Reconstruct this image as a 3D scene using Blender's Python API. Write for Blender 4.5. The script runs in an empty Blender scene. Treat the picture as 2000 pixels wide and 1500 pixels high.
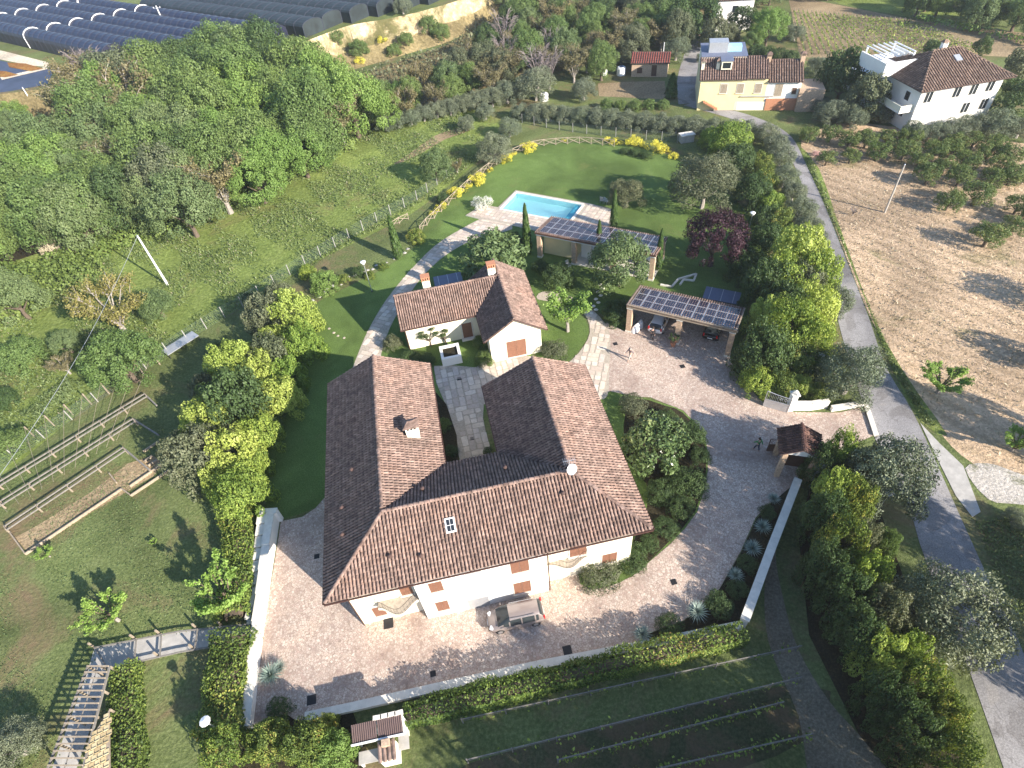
import bpy, bmesh, math, random
import numpy as np
from math import sin, cos, pi, radians, atan2, hypot, sqrt
from mathutils import Vector, Matrix
from mathutils.bvhtree import BVHTree

S = bpy.context.scene
C = S.collection
# ------------------------------------------------------------------ camera
FPX, PITCH, ROLL, CAMH = 1149.862, 0.8066, -0.115, 45.0     # focal length in px of a 2000 px wide frame
_fw = Vector((0, cos(PITCH), -sin(PITCH)))
_r0 = Vector((1, 0, 0)); _u0 = _r0.cross(_fw)
_r = _r0 * cos(ROLL) + _u0 * sin(ROLL); _u = _u0 * cos(ROLL) - _r0 * sin(ROLL)
cd = bpy.data.cameras.new('camera'); cam = bpy.data.objects.new('camera', cd); C.objects.link(cam)
cd.sensor_width = 36; cd.lens = FPX / 2000 * 36; cd.clip_start = 0.5; cd.clip_end = 6000
M = Matrix.Identity(4)
for i in range(3):
    M[i][0] = _r[i]; M[i][1] = _u[i]; M[i][2] = -_fw[i]
M[2][3] = CAMH
cam.matrix_world = M
S.camera = cam
# ------------------------------------------------------------------ light
SUN_EL = radians(25); SHADOW_AZ = radians(137)
sun_dir = Vector((-cos(SHADOW_AZ) * cos(SUN_EL), -sin(SHADOW_AZ) * cos(SUN_EL), sin(SUN_EL)))   # towards the sun
w = bpy.data.worlds.new('World'); S.world = w; w.use_nodes = True
nt = w.node_tree; bg = nt.nodes['Background']
sky = nt.nodes.new('ShaderNodeTexSky'); sky.sky_type = 'NISHITA'; sky.sun_disc = False
sky.sun_elevation = SUN_EL; sky.sun_rotation = atan2(sun_dir.x, sun_dir.y)
sky.air_density = 1.0; sky.dust_density = 0.6; sky.ozone_density = 3.0
nt.links.new(sky.outputs[0], bg.inputs[0]); bg.inputs[1].default_value = 0.11
sl = bpy.data.lights.new('sun', 'SUN'); sl.energy = 5.0; sl.angle = radians(0.55); sl.color = (1.0, 0.91, 0.79)
so = bpy.data.objects.new('sun', sl); C.objects.link(so); so.location = (60, -60, 90)
so.rotation_euler = sun_dir.to_track_quat('Z', 'Y').to_euler()
S.view_settings.view_transform = 'Standard'; S.view_settings.look = 'None'
S.view_settings.gamma = 1; S.view_settings.use_curve_mapping = False
S.view_settings.exposure = 1.32
S.cycles.max_bounces = 5; S.cycles.diffuse_bounces = 3; S.cycles.transparent_max_bounces = 8

# ------------------------------------------------------------------ helpers
def G(px, py, z=0.0):
    """point of the place at height z that the photograph shows at (px, py)"""
    d = _fw * FPX + _r * (px - 1000) - _u * (py - 750)
    t = (z - CAMH) / d.z
    return Vector((d.x * t, d.y * t, z))
def depth(p): return (Vector(p) - Vector((0, 0, CAMH))).dot(_fw)
rnd = random.Random(7)

def tag(o, label=None, cat=None, group=None, kind=None):
    if label: o['label'] = label
    if cat: o['category'] = cat
    if group: o['group'] = group
    if kind: o['kind'] = kind
    return o
def thing(name, label, cat, loc=(0, 0, 0), rz=0.0, group=None):
    o = bpy.data.objects.new(name, None); C.objects.link(o)
    o.empty_display_size = 0.3
    o.location = loc; o.rotation_euler = (0, 0, rz)
    return tag(o, label, cat, group)
def place(name, me, parent=None, loc=None, rz=None, scale=None):
    o = bpy.data.objects.new(name, me); C.objects.link(o)
    if parent: o.parent = parent
    if loc is not None: o.location = loc
    if rz is not None: o.rotation_euler = (0, 0, rz)
    if scale is not None: o.scale = scale if hasattr(scale, '__len__') else (scale,) * 3
    return o
def kids(o): return [c for c in o.children]
def dup(root, loc, rz=0.0, label=None, group=None, scale=None):
    r = root.copy(); C.objects.link(r); r.location = loc; r.rotation_euler = (0, 0, rz)
    if scale: r.scale = (scale,) * 3
    if label: r['label'] = label
    if group: r['group'] = group
    for ch in kids(root):
        c = ch.copy(); C.objects.link(c); c.parent = r
        for g in kids(ch):
            d = g.copy(); C.objects.link(d); d.parent = c
    return r

class MB:
    def __init__(s): s.v = []; s.f = []; s.a = []; s.smooth = False; s.val = 0.5
    def add(s, vs, fs, val=None):
        n = len(s.v); s.v += [tuple(x) for x in vs]
        for f in fs: s.f.append(tuple(i + n for i in f)); s.a.append(s.val if val is None else val)
        return s
    def box(s, c, d, rz=0.0, val=None, tilt=None):
        hx, hy, hz = d[0] / 2, d[1] / 2, d[2] / 2
        R = Matrix.Rotation(rz, 3, 'Z')
        if tilt: R = R @ Matrix.Rotation(tilt, 3, 'X')
        vs = [Vector(c) + R @ Vector((x * hx, y * hy, z * hz)) for z in (-1, 1) for x, y in ((-1, -1), (1, -1), (1, 1), (-1, 1))]
        return s.add(vs, [(3, 2, 1, 0), (4, 5, 6, 7), (0, 1, 5, 4), (1, 2, 6, 5), (2, 3, 7, 6), (3, 0, 4, 7)], val)
    def bar(s, a, b, w, h=None, val=None):
        """square bar from a to b"""
        a = Vector(a); b = Vector(b); d = b - a; L = d.length
        if L < 1e-6: return s
        h = h or w; d.normalize()
        up = Vector((0, 0, 1)) if abs(d.z) < 0.95 else Vector((1, 0, 0))
        x = d.cross(up).normalized(); y = x.cross(d).normalized()
        vs = [p + x * sx * w / 2 + y * sy * h / 2 for p in (a, b) for sx, sy in ((-1, -1), (1, -1), (1, 1), (-1, 1))]
        return s.add(vs, [(0, 1, 2, 3), (7, 6, 5, 4), (4, 5, 1, 0), (5, 6, 2, 1), (6, 7, 3, 2), (7, 4, 0, 3)], val)
    def tube(s, pts, r, n=6, cap=True, val=None):
        pts = [Vector(p) for p in pts]; m = len(pts)
        rs = r if hasattr(r, '__len__') else [r] * m
        rings = []
        for i, p in enumerate(pts):
            d = (pts[min(i + 1, m - 1)] - pts[max(i - 1, 0)]).normalized()
            up = Vector((0, 0, 1)) if abs(d.z) < 0.9 else Vector((1, 0, 0))
            x = d.cross(up).normalized(); y = x.cross(d).normalized()
            rings.append([p + (x * cos(2 * pi * k / n) + y * sin(2 * pi * k / n)) * rs[i] for k in range(n)])
        vs = [q for rg in rings for q in rg]
        fs = [(i * n + k, i * n + (k + 1) % n, (i + 1) * n + (k + 1) % n, (i + 1) * n + k) for i in range(m - 1) for k in range(n)]
        if cap: fs += [tuple(range(n))[::-1], tuple((m - 1) * n + k for k in range(n))]
        return s.add(vs, fs, val)
    def lathe(s, prof, n=16, c=(0, 0, 0), val=None):
        c = Vector(c)
        vs = [c + Vector((r * cos(2 * pi * k / n), r * sin(2 * pi * k / n), z)) for r, z in prof for k in range(n)]
        m = len(prof)
        fs = [(i * n + k, i * n + (k + 1) % n, (i + 1) * n + (k + 1) % n, (i + 1) * n + k) for i in range(m - 1) for k in range(n)]
        fs += [tuple(range(n))[::-1], tuple((m - 1) * n + k for k in range(n))]
        return s.add(vs, fs, val)
    def prism(s, poly, z0, z1, val=None):
        n = len(poly)
        if sum(poly[i][0] * poly[(i + 1) % n][1] - poly[(i + 1) % n][0] * poly[i][1] for i in range(n)) < 0: poly = poly[::-1]
        vs = [(p[0], p[1], z0) for p in poly] + [(p[0], p[1], z1) for p in poly]
        fs = [tuple(range(n))[::-1], tuple(range(n, 2 * n))] + [(i, (i + 1) % n, n + (i + 1) % n, n + i) for i in range(n)]
        return s.add(vs, fs, val)
    def poly(s, pts, val=None): return s.add(pts, [tuple(range(len(pts)))], val)
    def mesh(s, name, mat=None):
        me = bpy.data.meshes.new(name)
        me.from_pydata(s.v, [], s.f)
        mats = mat if isinstance(mat, (list, tuple)) else [mat]
        for m in mats:
            if m: me.materials.append(m)
        at = me.attributes.new('v', 'FLOAT', 'FACE'); at.data.foreach_set('value', np.array(s.a, dtype=np.float32))
        if s.smooth: me.polygons.foreach_set('use_smooth', [True] * len(me.polygons))
        me.update(); return me
    def build(s, name, mat, parent=None, rel=None, kind=None):
        """one mesh object; with rel the vertices are in world space and become local to rel"""
        if rel is not None: s.v = [(x - rel[0], y - rel[1], z - rel[2]) for x, y, z in s.v]
        o = bpy.data.objects.new(name, s.mesh(name, mat)); C.objects.link(o)
        if parent: o.parent = parent
        if kind: o['kind'] = kind
        return o

def np_mesh(name, verts, quads, vals, mat=None, smooth=False):
    me = bpy.data.meshes.new(name)
    nv, nf, k = len(verts), len(quads), quads.shape[1]
    me.vertices.add(nv); me.vertices.foreach_set('co', np.ascontiguousarray(verts, dtype=np.float32).ravel())
    me.loops.add(nf * k); me.polygons.add(nf)
    me.loops.foreach_set('vertex_index', np.ascontiguousarray(quads, dtype=np.int32).ravel())
    me.polygons.foreach_set('loop_start', np.arange(0, nf * k, k, dtype=np.int32))
    me.polygons.foreach_set('loop_total', np.full(nf, k, dtype=np.int32))
    at = me.attributes.new('v', 'FLOAT', 'FACE'); at.data.foreach_set('value', np.asarray(vals, dtype=np.float32))
    if mat: me.materials.append(mat)
    me.update(calc_edges=True); me.validate()
    return me

def smooth_path(pts, per=6, closed=False):
    pts = [Vector(p) for p in pts]; n = len(pts); out = []
    rng = range(n if closed else n - 1)
    for i in rng:
        if closed: p0, p1, p2, p3 = pts[i - 1], pts[i], pts[(i + 1) % n], pts[(i + 2) % n]
        else: p0, p1, p2, p3 = pts[max(i - 1, 0)], pts[i], pts[i + 1], pts[min(i + 2, n - 1)]
        for k in range(per):
            t = k / per
            out.append(0.5 * ((2 * p1) + (p2 - p0) * t + (2 * p0 - 5 * p1 + 4 * p2 - p3) * t * t + (3 * p1 - p0 - 3 * p2 + p3) * t ** 3))
    if not closed: out.append(pts[-1])
    return out
def along(pts, step):
    """points every `step` metres along a polyline, with the heading"""
    pts = [Vector(p) for p in pts]; out = []; carry = 0.0
    for a, b in zip(pts, pts[1:]):
        L = (b - a).length; d = (b - a) / L; t = carry
        while t < L:
            out.append((a + d * t, atan2(d.y, d.x))); t += step
        carry = t - L
    return out
def inside(p, poly):
    x, y = p[0], p[1]; c = False; n = len(poly); j = n - 1
    for i in range(n):
        xi, yi = poly[i][0], poly[i][1]; xj, yj = poly[j][0], poly[j][1]
        if (yi > y) != (yj > y) and x < (xj - xi) * (y - yi) / (yj - yi) + xi: c = not c
        j = i
    return c

# ------------------------------------------------------------------ materials
def new_mat(name):
    m = bpy.data.materials.new(name); m.use_nodes = True
    return m, m.node_tree, m.node_tree.nodes['Principled BSDF']
def _noise(nt, scale, detail=4, rough=0.6, coord=None, dist=0.0):
    n = nt.nodes.new('ShaderNodeTexNoise'); n.inputs['Scale'].default_value = scale
    n.inputs['Detail'].default_value = detail; n.inputs['Roughness'].default_value = rough; n.inputs['Distortion'].default_value = dist
    if coord: nt.links.new(coord, n.inputs['Vector'])
    return n.outputs['Fac']
def _ramp(nt, fac, stops, interp='LINEAR'):
    r = nt.nodes.new('ShaderNodeValToRGB'); cr = r.color_ramp; cr.interpolation = interp
    while len(cr.elements) < len(stops): cr.elements.new(0.5)
    for e, (p, c) in zip(cr.elements, stops): e.position = p; e.color = (*c, 1) if len(c) == 3 else c
    nt.links.new(fac, r.inputs[0]); return r.outputs[0]
def _mix(nt, fac, a, b, mode='MIX'):
    m = nt.nodes.new('ShaderNodeMix'); m.data_type = 'RGBA'; m.blend_type = mode
    for sock, val in ((m.inputs[0], fac), (m.inputs[6], a), (m.inputs[7], b)):
        if hasattr(val, 'links') or hasattr(val, 'is_output'): nt.links.new(val, sock)
        elif isinstance(val, (int, float)): sock.default_value = val
        else: sock.default_value = (*val, 1)
    return m.outputs[2]
def _pos(nt): return nt.nodes.new('ShaderNodeNewGeometry').outputs['Position']
def _bump(nt, b, height, strength, dist):
    n = nt.nodes.new('ShaderNodeBump'); n.inputs['Strength'].default_value = strength; n.inputs['Distance'].default_value = dist
    nt.links.new(height, n.inputs['Height']); nt.links.new(n.outputs[0], b.inputs['Normal'])
def plain(name, col, rough=0.7, metal=0.0, var=0.12, scale=3.0, spec=None, bump=0.0):
    """painted / cast surface with a little uneven tone"""
    m, nt, b = new_mat(name); p = _pos(nt)
    f = _noise(nt, scale, 5, 0.65, p)
    dark = tuple(c * (1 - var) for c in col); light = tuple(min(1, c * (1 + var * 0.6)) for c in col)
    nt.links.new(_ramp(nt, f, [(0.3, dark), (0.7, light)]), b.inputs['Base Color'])
    b.inputs['Roughness'].default_value = rough; b.inputs['Metallic'].default_value = metal
    if spec is not None: b.inputs['Specular IOR Level'].default_value = spec
    if bump: _bump(nt, b, _noise(nt, scale * 12, 4, 0.7, p), bump, 0.02)
    return m
def grassy(name, cols, big=0.06, mid=0.6, fine=9.0, bump=0.6, dry=None, dry_scale=0.12, dry_lo=0.52, dry_hi=0.68, furrow=None, cracks=False):
    """ground cover: three tones over three scales, optional dry patches"""
    m, nt, b = new_mat(name); p = _pos(nt)
    c = _ramp(nt, _noise(nt, mid, 6, 0.7, p, 0.4), [(0.25, cols[0]), (0.5, cols[1]), (0.75, cols[2])])
    c2 = _ramp(nt, _noise(nt, fine, 5, 0.75, p), [(0.3, tuple(x * 0.45 for x in cols[0])), (0.5, cols[1]), (0.7, tuple(x * 1.5 for x in cols[2]))])
    c = _mix(nt, 0.55, c, c2)
    f3 = _ramp(nt, _noise(nt, big, 4, 0.6, p, 0.8), [(0.35, (0.72, 0.72, 0.72)), (0.65, (1.25, 1.25, 1.25))])
    c = _mix(nt, 1.0, c, f3, 'MULTIPLY')
    if dry:
        fd = _ramp(nt, _noise(nt, dry_scale, 7, 0.72, p, 0.6), [(dry_lo, (0, 0, 0)), (dry_hi, (1, 1, 1))])
        dc = _mix(nt, _noise(nt, fine, 4, 0.7, p), tuple(x * 0.6 for x in dry), tuple(x * 1.3 for x in dry))
        c = _mix(nt, fd, c, dc)
    if furrow is not None:
        mp = nt.nodes.new('ShaderNodeMapping'); mp.inputs['Rotation'].default_value = (0, 0, -furrow); nt.links.new(p, mp.inputs['Vector'])
        wv = nt.nodes.new('ShaderNodeTexWave'); wv.bands_direction = 'Y'; wv.inputs['Scale'].default_value = .16; wv.inputs['Distortion'].default_value = 3.0; wv.inputs['Detail'].default_value = 4; wv.inputs['Detail Scale'].default_value = 1.2
        nt.links.new(mp.outputs[0], wv.inputs['Vector'])
        c = _mix(nt, 1.0, c, _ramp(nt, wv.outputs['Fac'], [(.15, (.87, .86, .84)), (.6, (1.06, 1.05, 1.05))]), 'MULTIPLY')
    if cracks:
        v2 = nt.nodes.new('ShaderNodeTexVoronoi'); v2.feature = 'DISTANCE_TO_EDGE'; v2.inputs['Scale'].default_value = .5; v2.inputs['Randomness'].default_value = 1
        nd = nt.nodes.new('ShaderNodeTexNoise'); nd.inputs['Scale'].default_value = 1.3; nt.links.new(p, nd.inputs['Vector'])
        nt.links.new(_mix(nt, .9, p, nd.outputs['Color'], 'ADD'), v2.inputs['Vector'])
        c = _mix(nt, _ramp(nt, v2.outputs['Distance'], [(.006, (.30, .30, .30)), (.016, (0, 0, 0))]), c, (.06, .055, .05))
        c = _mix(nt, 1.0, c, _ramp(nt, _noise(nt, .22, 2, .5, p, 1.0), [(.44, (.80, .79, .78)), (.47, (1, 1, 1)), (.62, (1, 1, 1)), (.66, (1.12, 1.1, 1.06))]), 'MULTIPLY')
    nt.links.new(c, b.inputs['Base Color']); b.inputs['Roughness'].default_value = 0.95; b.inputs['Specular IOR Level'].default_value = 0.1
    _bump(nt, b, _noise(nt, fine * 0.8, 5, 0.75, p), bump, 0.25)
    return m
def leafy(name, stops, trans=0.25, rough=0.55, hue=0.14):
    """foliage: tone per leaf clump from the mesh attribute v, a slight shift per plant"""
    m, nt, b = new_mat(name)
    at = nt.nodes.new('ShaderNodeAttribute'); at.attribute_name = 'v'
    ds = lambda c: tuple(x * .88 + .12 * (.45 * c[0] + .5 * c[1] + .05 * c[2]) for x in c)
    c = _ramp(nt, at.outputs['Fac'], [(p, ds(c)) for p, c in stops])
    oi = nt.nodes.new('ShaderNodeObjectInfo')
    tint = _ramp(nt, oi.outputs['Random'], [(0.0, (1 - hue, 1 - hue * 0.55, 1 - hue)), (0.5, (1, 1, 1)), (1.0, (1 + hue * 0.7, 1 + hue * 0.45, 1 - hue * 0.2))])
    c = _mix(nt, 1.0, c, tint, 'MULTIPLY')
    nt.links.new(c, b.inputs['Base Color']); b.inputs['Roughness'].default_value = rough; b.inputs['Specular IOR Level'].default_value = 0.25
    tr = nt.nodes.new('ShaderNodeBsdfTranslucent')
    nt.links.new(_mix(nt, 1.0, c, (1.2, 1.2, 0.6), 'MULTIPLY'), tr.inputs[0])
    mx = nt.nodes.new('ShaderNodeMixShader'); mx.inputs[0].default_value = trans
    nt.links.new(b.outputs[0], mx.inputs[1]); nt.links.new(tr.outputs[0], mx.inputs[2])
    nt.links.new(mx.outputs[0], nt.nodes['Material Output'].inputs[0])
    return m
def stones(name, scale, cols, grout, gw=0.05, rough=0.85, bump=0.5):
    m, nt, b = new_mat(name); p = _pos(nt)
    v = nt.nodes.new('ShaderNodeTexVoronoi'); v.inputs['Scale'].default_value = scale; nt.links.new(p, v.inputs['Vector'])
    v2 = nt.nodes.new('ShaderNodeTexVoronoi'); v2.feature = 'DISTANCE_TO_EDGE'; v2.inputs['Scale'].default_value = scale; nt.links.new(p, v2.inputs['Vector'])
    sep = nt.nodes.new('ShaderNodeSeparateColor'); nt.links.new(v.outputs['Color'], sep.inputs[0])
    n = len(cols)
    c = _ramp(nt, sep.outputs[0], [((i + 0.5) / n, cc) for i, cc in enumerate(cols)])
    c = _mix(nt, 1.0, c, _ramp(nt, _noise(nt, 0.35, 5, 0.65, p, 0.4), [(0.3, (0.82, 0.80, 0.80)), (0.7, (1.1, 1.08, 1.05))]), 'MULTIPLY')
    c = _mix(nt, 1.0, c, _ramp(nt, _noise(nt, 0.11, 6, 0.7, p, 1.5), [(0.36, (0.70, 0.66, 0.66)), (0.52, (1, 1, 1)), (0.7, (1.08, 1.05, 1.0))]), 'MULTIPLY')
    c = _mix(nt, 1.0, c, _ramp(nt, _noise(nt, 14, 3, 0.6, p), [(0.3, (0.85, 0.85, 0.85)), (0.7, (1.1, 1.1, 1.1))]), 'MULTIPLY')
    g = _ramp(nt, v2.outputs['Distance'], [(gw * 0.5, (1, 1, 1)), (gw * 1.6, (0, 0, 0))])
    nt.links.new(_mix(nt, g, c, grout), b.inputs['Base Color']); b.inputs['Roughness'].default_value = rough
    b.inputs['Specular IOR Level'].default_value = 0.2
    _bump(nt, b, _ramp(nt, v2.outputs['Distance'], [(0.0, (0, 0, 0)), (gw * 2, (1, 1, 1))]), bump, 0.02)
    return m
def tile_mat(name, cols, stain=0.5):
    m, nt, b = new_mat(name); p = _pos(nt)
    at = nt.nodes.new('ShaderNodeAttribute'); at.attribute_name = 'v'
    n = len(cols)
    c = _ramp(nt, at.outputs['Fac'], [((i + 0.5) / n, cc) for i, cc in enumerate(cols)])
    st = _ramp(nt, _noise(nt, 2.2, 6, 0.75, p, 0.5), [(0.42, (1 - stain, 1 - stain, 1 - stain)), (0.6, (1, 1, 1))])
    lg = _ramp(nt, _noise(nt, .32, 5, 0.7, p, 1.0), [(0.32, (.74, .76, .76)), (0.5, (1, 1, 1)), (0.7, (1.12, 1.04, .98))])
    c = _mix(nt, 1.0, c, lg, 'MULTIPLY')
    li = _ramp(nt, _noise(nt, 5.5, 4, 0.8, p), [(0.66, (0, 0, 0)), (0.74, (1, 1, 1))])
    c = _mix(nt, _mix(nt, 1.0, li, (.35, .35, .35), 'MULTIPLY'), c, (.34, .33, .27))
    c = _mix(nt, 1.0, c, st, 'MULTIPLY')
    nt.links.new(c, b.inputs['Base Color']); b.inputs['Roughness'].default_value = 0.85; b.inputs['Specular IOR Level'].default_value = 0.2
    return m
# ------------------------------------------------------------------ material library
MAT = {}
MAT['rough_grass'] = grassy('rough_grass', [(0.066, 0.092, 0.03), (0.12, 0.15, 0.053), (0.185, 0.205, 0.09)], mid=0.5, fine=4.0,
                            dry=(0.20, 0.15, 0.085), dry_scale=0.10, dry_lo=0.50, dry_hi=0.66)
MAT['meadow'] = grassy('meadow_grass', [(0.08, 0.125, 0.028), (0.165, 0.215, 0.054), (0.26, 0.30, 0.10)], mid=0.28, fine=2.2, bump=0.9,
                       dry=(0.20, 0.165, 0.08), dry_scale=0.07, dry_lo=0.55, dry_hi=0.7)
MAT['lawn'] = grassy('lawn_grass', [(0.072, 0.118, 0.03), (0.104, 0.16, 0.042), (0.143, 0.205, 0.064)], big=.09, mid=0.45, fine=9, bump=0.4, dry=(.16, .17, .06), dry_scale=.16, dry_lo=.56, dry_hi=.8)
MAT['dry'] = grassy('dry_cut_field', [(0.34, 0.24, 0.155), (0.46, 0.34, 0.225), (0.57, 0.44, 0.31)], big=0.05, mid=0.7, fine=3.0, bump=0.9, furrow=radians(-58),
                    dry=(0.16, 0.16, 0.06), dry_scale=0.12, dry_lo=0.58, dry_hi=0.75)
MAT['soil'] = grassy('tilled_soil', [(0.20, 0.145, 0.085), (0.30, 0.225, 0.135), (0.40, 0.31, 0.19)], big=0.05, mid=0.5, fine=3.0, bump=0.8)
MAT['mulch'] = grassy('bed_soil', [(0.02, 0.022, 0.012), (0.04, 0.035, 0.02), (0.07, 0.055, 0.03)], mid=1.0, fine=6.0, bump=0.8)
MAT['track'] = grassy('dirt_track', [(0.10, 0.10, 0.06), (0.19, 0.165, 0.12), (0.28, 0.245, 0.18)], mid=0.8, fine=5.0, bump=0.7)
MAT['sand'] = grassy('pale_sand', [(0.42, 0.36, 0.26), (0.55, 0.47, 0.36), (0.66, 0.58, 0.46)], mid=0.3, fine=2.0, bump=0.4)
MAT['gravel'] = grassy('pale_gravel', [(0.30, 0.27, 0.23), (0.42, 0.385, 0.34), (0.52, 0.485, 0.44)], mid=0.5, fine=4.0, bump=0.6, dry=(.12, .13, .05), dry_scale=.25, dry_lo=.52, dry_hi=.62)
MAT['clay'] = grassy('clay_bank', [(0.34, 0.25, 0.14), (0.60, 0.47, 0.28), (0.75, 0.62, 0.42)], big=0.03, mid=0.16, fine=0.9, bump=1.0,
                     dry=(0.13, 0.12, 0.05), dry_scale=0.08, dry_lo=0.44, dry_hi=0.58)
MAT['bank_grass'] = grassy('bank_grass', [(0.10, 0.09, 0.04), (0.20, 0.16, 0.08), (0.30, 0.24, 0.13)], mid=0.3, fine=1.5, bump=1.0)
MAT['cobble'] = stones('driveway_stone', 5.6, [(0.54, 0.435, 0.365), (0.61, 0.52, 0.445), (0.47, 0.37, 0.31), (0.65, 0.57, 0.495), (0.55, 0.425, 0.365), (0.40, 0.315, 0.27), (0.58, 0.49, 0.42)], (0.30, 0.23, 0.185), 0.05)
MAT['mortar'] = plain('path_mortar', (0.42, 0.36, 0.29), 0.9, var=0.3, scale=5)
MAT['asphalt'] = grassy('old_asphalt', [(0.21, 0.20, 0.20), (0.26, 0.25, 0.25), (0.31, 0.30, 0.295)], big=0.06, mid=0.35, fine=10, bump=0.15, cracks=True)
MAT['concrete'] = plain('concrete', (0.42, 0.40, 0.37), 0.9, var=0.25, scale=1.2, bump=0.15)
MAT['plaster'] = plain('cream_plaster', (0.80, 0.75, 0.60), 0.9, var=0.06, scale=0.8)
MAT['plaster_white'] = plain('white_plaster', (0.82, 0.80, 0.76), 0.9, var=0.06, scale=0.8)
MAT['plaster_yellow'] = plain('yellow_plaster', (0.74, 0.62, 0.34), 0.9, var=0.1, scale=0.7)
MAT['coping'] = plain('stone_coping', (0.70, 0.66, 0.58), 0.85, var=0.15, scale=2)
MAT['brick'] = plain('pale_brick', (0.50, 0.36, 0.25), 0.9, var=0.35, scale=6, bump=0.2)
MAT['shutter'] = plain('brown_shutter', (0.22, 0.105, 0.065), 0.6, var=0.15, scale=5)
MAT['wood'] = plain('weathered_wood', (0.33, 0.27, 0.20), 0.85, var=0.3, scale=6)
MAT['pale_wood'] = plain('pale_wood', (0.42, 0.385, 0.34), 0.85, var=0.25, scale=6)
MAT['dark_wood'] = plain('dark_wood', (0.10, 0.05, 0.03), 0.7, var=0.3, scale=6)
MAT['metal_dark'] = plain('dark_metal', (0.04, 0.04, 0.045), 0.5, 0.6)
MAT['gutter'] = plain('brown_gutter', (0.10, 0.05, 0.04), 0.45, 0.5)
MAT['galv'] = plain('galvanised', (0.55, 0.56, 0.58), 0.45, 0.6, var=0.1)
MAT['white_paint'] = plain('white_paint', (0.80, 0.80, 0.80), 0.4, var=0.04)
MAT['glass'] = plain('dark_glass', (0.02, 0.025, 0.03), 0.08, var=0.0, spec=0.7)
MAT['lamp_glass'] = plain('lamp_glass', (0.85, 0.85, 0.83), 0.25, var=0.02)
MAT['iron'] = plain('drain_iron', (0.035, 0.033, 0.033), 0.7, 0.3)
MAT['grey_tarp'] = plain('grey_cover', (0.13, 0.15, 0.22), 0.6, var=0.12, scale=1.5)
MAT['dark_sheet'] = plain('dark_ground_sheet', (.045, .05, .085), .5, var=.5, scale=.25)
MAT['niche'] = plain('grey_niche', (.42, .42, .40), .7, var=.1)
MAT['post_grey'] = plain('post_concrete', (.30, .29, .27), .9, var=.2)
MAT['rust_bed'] = grassy('rust_bed', [(.12, .05, .02), (.25, .11, .035), (.30, .22, .05)], mid=.4, fine=2.0)
MAT['vine_ground'] = grassy('weedy_soil', [(.04, .055, .022), (.075, .085, .04), (.12, .115, .065)], mid=.7, fine=5.0, bump=.8, dry=(.13, .10, .06), dry_scale=.3, dry_lo=.45, dry_hi=.6)
MAT['shaded_grey_wood'] = plain('shaded_grey_timber', (.20, .185, .165), .9, var=.3, scale=5)  # grey wood with the shade on the trellis rows put into its colour
MAT['terracotta'] = plain('terracotta', (0.45, 0.20, 0.11), 0.8, var=0.15, scale=6)
COPPI = [(0.29, 0.201, 0.166), (0.324, 0.227, 0.189), (0.259, 0.177, 0.146), (0.349, 0.247, 0.206), (0.293, 0.201, 0.166), (0.217, 0.147, 0.122), (0.317, 0.22, 0.184), (0.278, 0.189, 0.158)]
MAT['coppi'] = tile_mat('clay_roof_tile', COPPI, 0.5)
MAT['coppi_old'] = tile_mat('old_roof_tile', [(0.20, 0.14, 0.11), (0.28, 0.20, 0.155), (0.24, 0.165, 0.125), (0.33, 0.24, 0.19)], 0.45)
MAT['coppi_dark'] = tile_mat('dark_roof_tile', [(0.10, 0.055, 0.05), (0.14, 0.075, 0.06), (0.075, 0.045, 0.04), (0.18, 0.10, 0.08)], 0.5)
MAT['roof_bed'] = plain('roof_channel', (0.10, 0.06, 0.05), 0.9, var=0.3, scale=4)
MAT['panel'] = plain('solar_cell', (0.012, 0.014, 0.035), 0.12, var=0.3, scale=2.0, spec=0.6)
MAT['panel_frame'] = plain('panel_frame', (0.62, 0.63, 0.66), 0.4, 0.5)
MAT['soffit'] = plain('soffit', (0.30, 0.20, 0.13), 0.9)

class Frame:
    """plan frame of a building: u along its front, v to the back"""
    def __init__(s, x0, y0, phi): s.o = Vector((x0, y0, 0)); s.phi = phi; s.X = Vector((cos(phi), sin(phi), 0)); s.Y = Vector((-sin(phi), cos(phi), 0))
    def w(s, u, v, z=0): return s.o + s.X * u + s.Y * v + Vector((0, 0, z))
    def uv(s, p): q = Vector(p) - s.o; return q.dot(s.X), q.dot(s.Y)
    def wall(s, px, py, v):
        d = _fw * FPX + _r * (px - 1000) - _u * (py - 750); cam = Vector((0, 0, CAMH))
        t = (v - (cam - s.o).dot(s.Y)) / d.dot(s.Y); q = cam + d * t; return (q - s.o).dot(s.X), q.z
    def on(s, px, py, zf, z=5):
        for i in range(25):
            u, v = s.uv(G(px, py, z)); z = 0.5 * z + 0.5 * zf(u, v)
        return u, v, z
from mathutils.geometry import tessellate_polygon
PQ = Frame(1.444, 78.92, -0.557)
pw_, pd_ = 10.78, 4.9
POOL_HOLE = [PQ.w(u, v) for u, v in ((.0, .0), (pw_, .0), (pw_, pd_), (.0, pd_))]
def holed(name, outer, z, mat):
    al = list(outer) + POOL_HOLE; tri = tessellate_polygon([[Vector((p.x, p.y, 0)) for p in outer], [Vector((p.x, p.y, 0)) for p in POOL_HOLE]])
    fs = []
    for t in tri:
        a, b, c = (al[i] for i in t); cr = (b.x - a.x) * (c.y - a.y) - (b.y - a.y) * (c.x - a.x); fs.append(tuple(t) if cr > 0 else tuple(t)[::-1])
    return MB().add([(p.x, p.y, z) for p in al], fs).build(name, mat, kind='structure')
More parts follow.
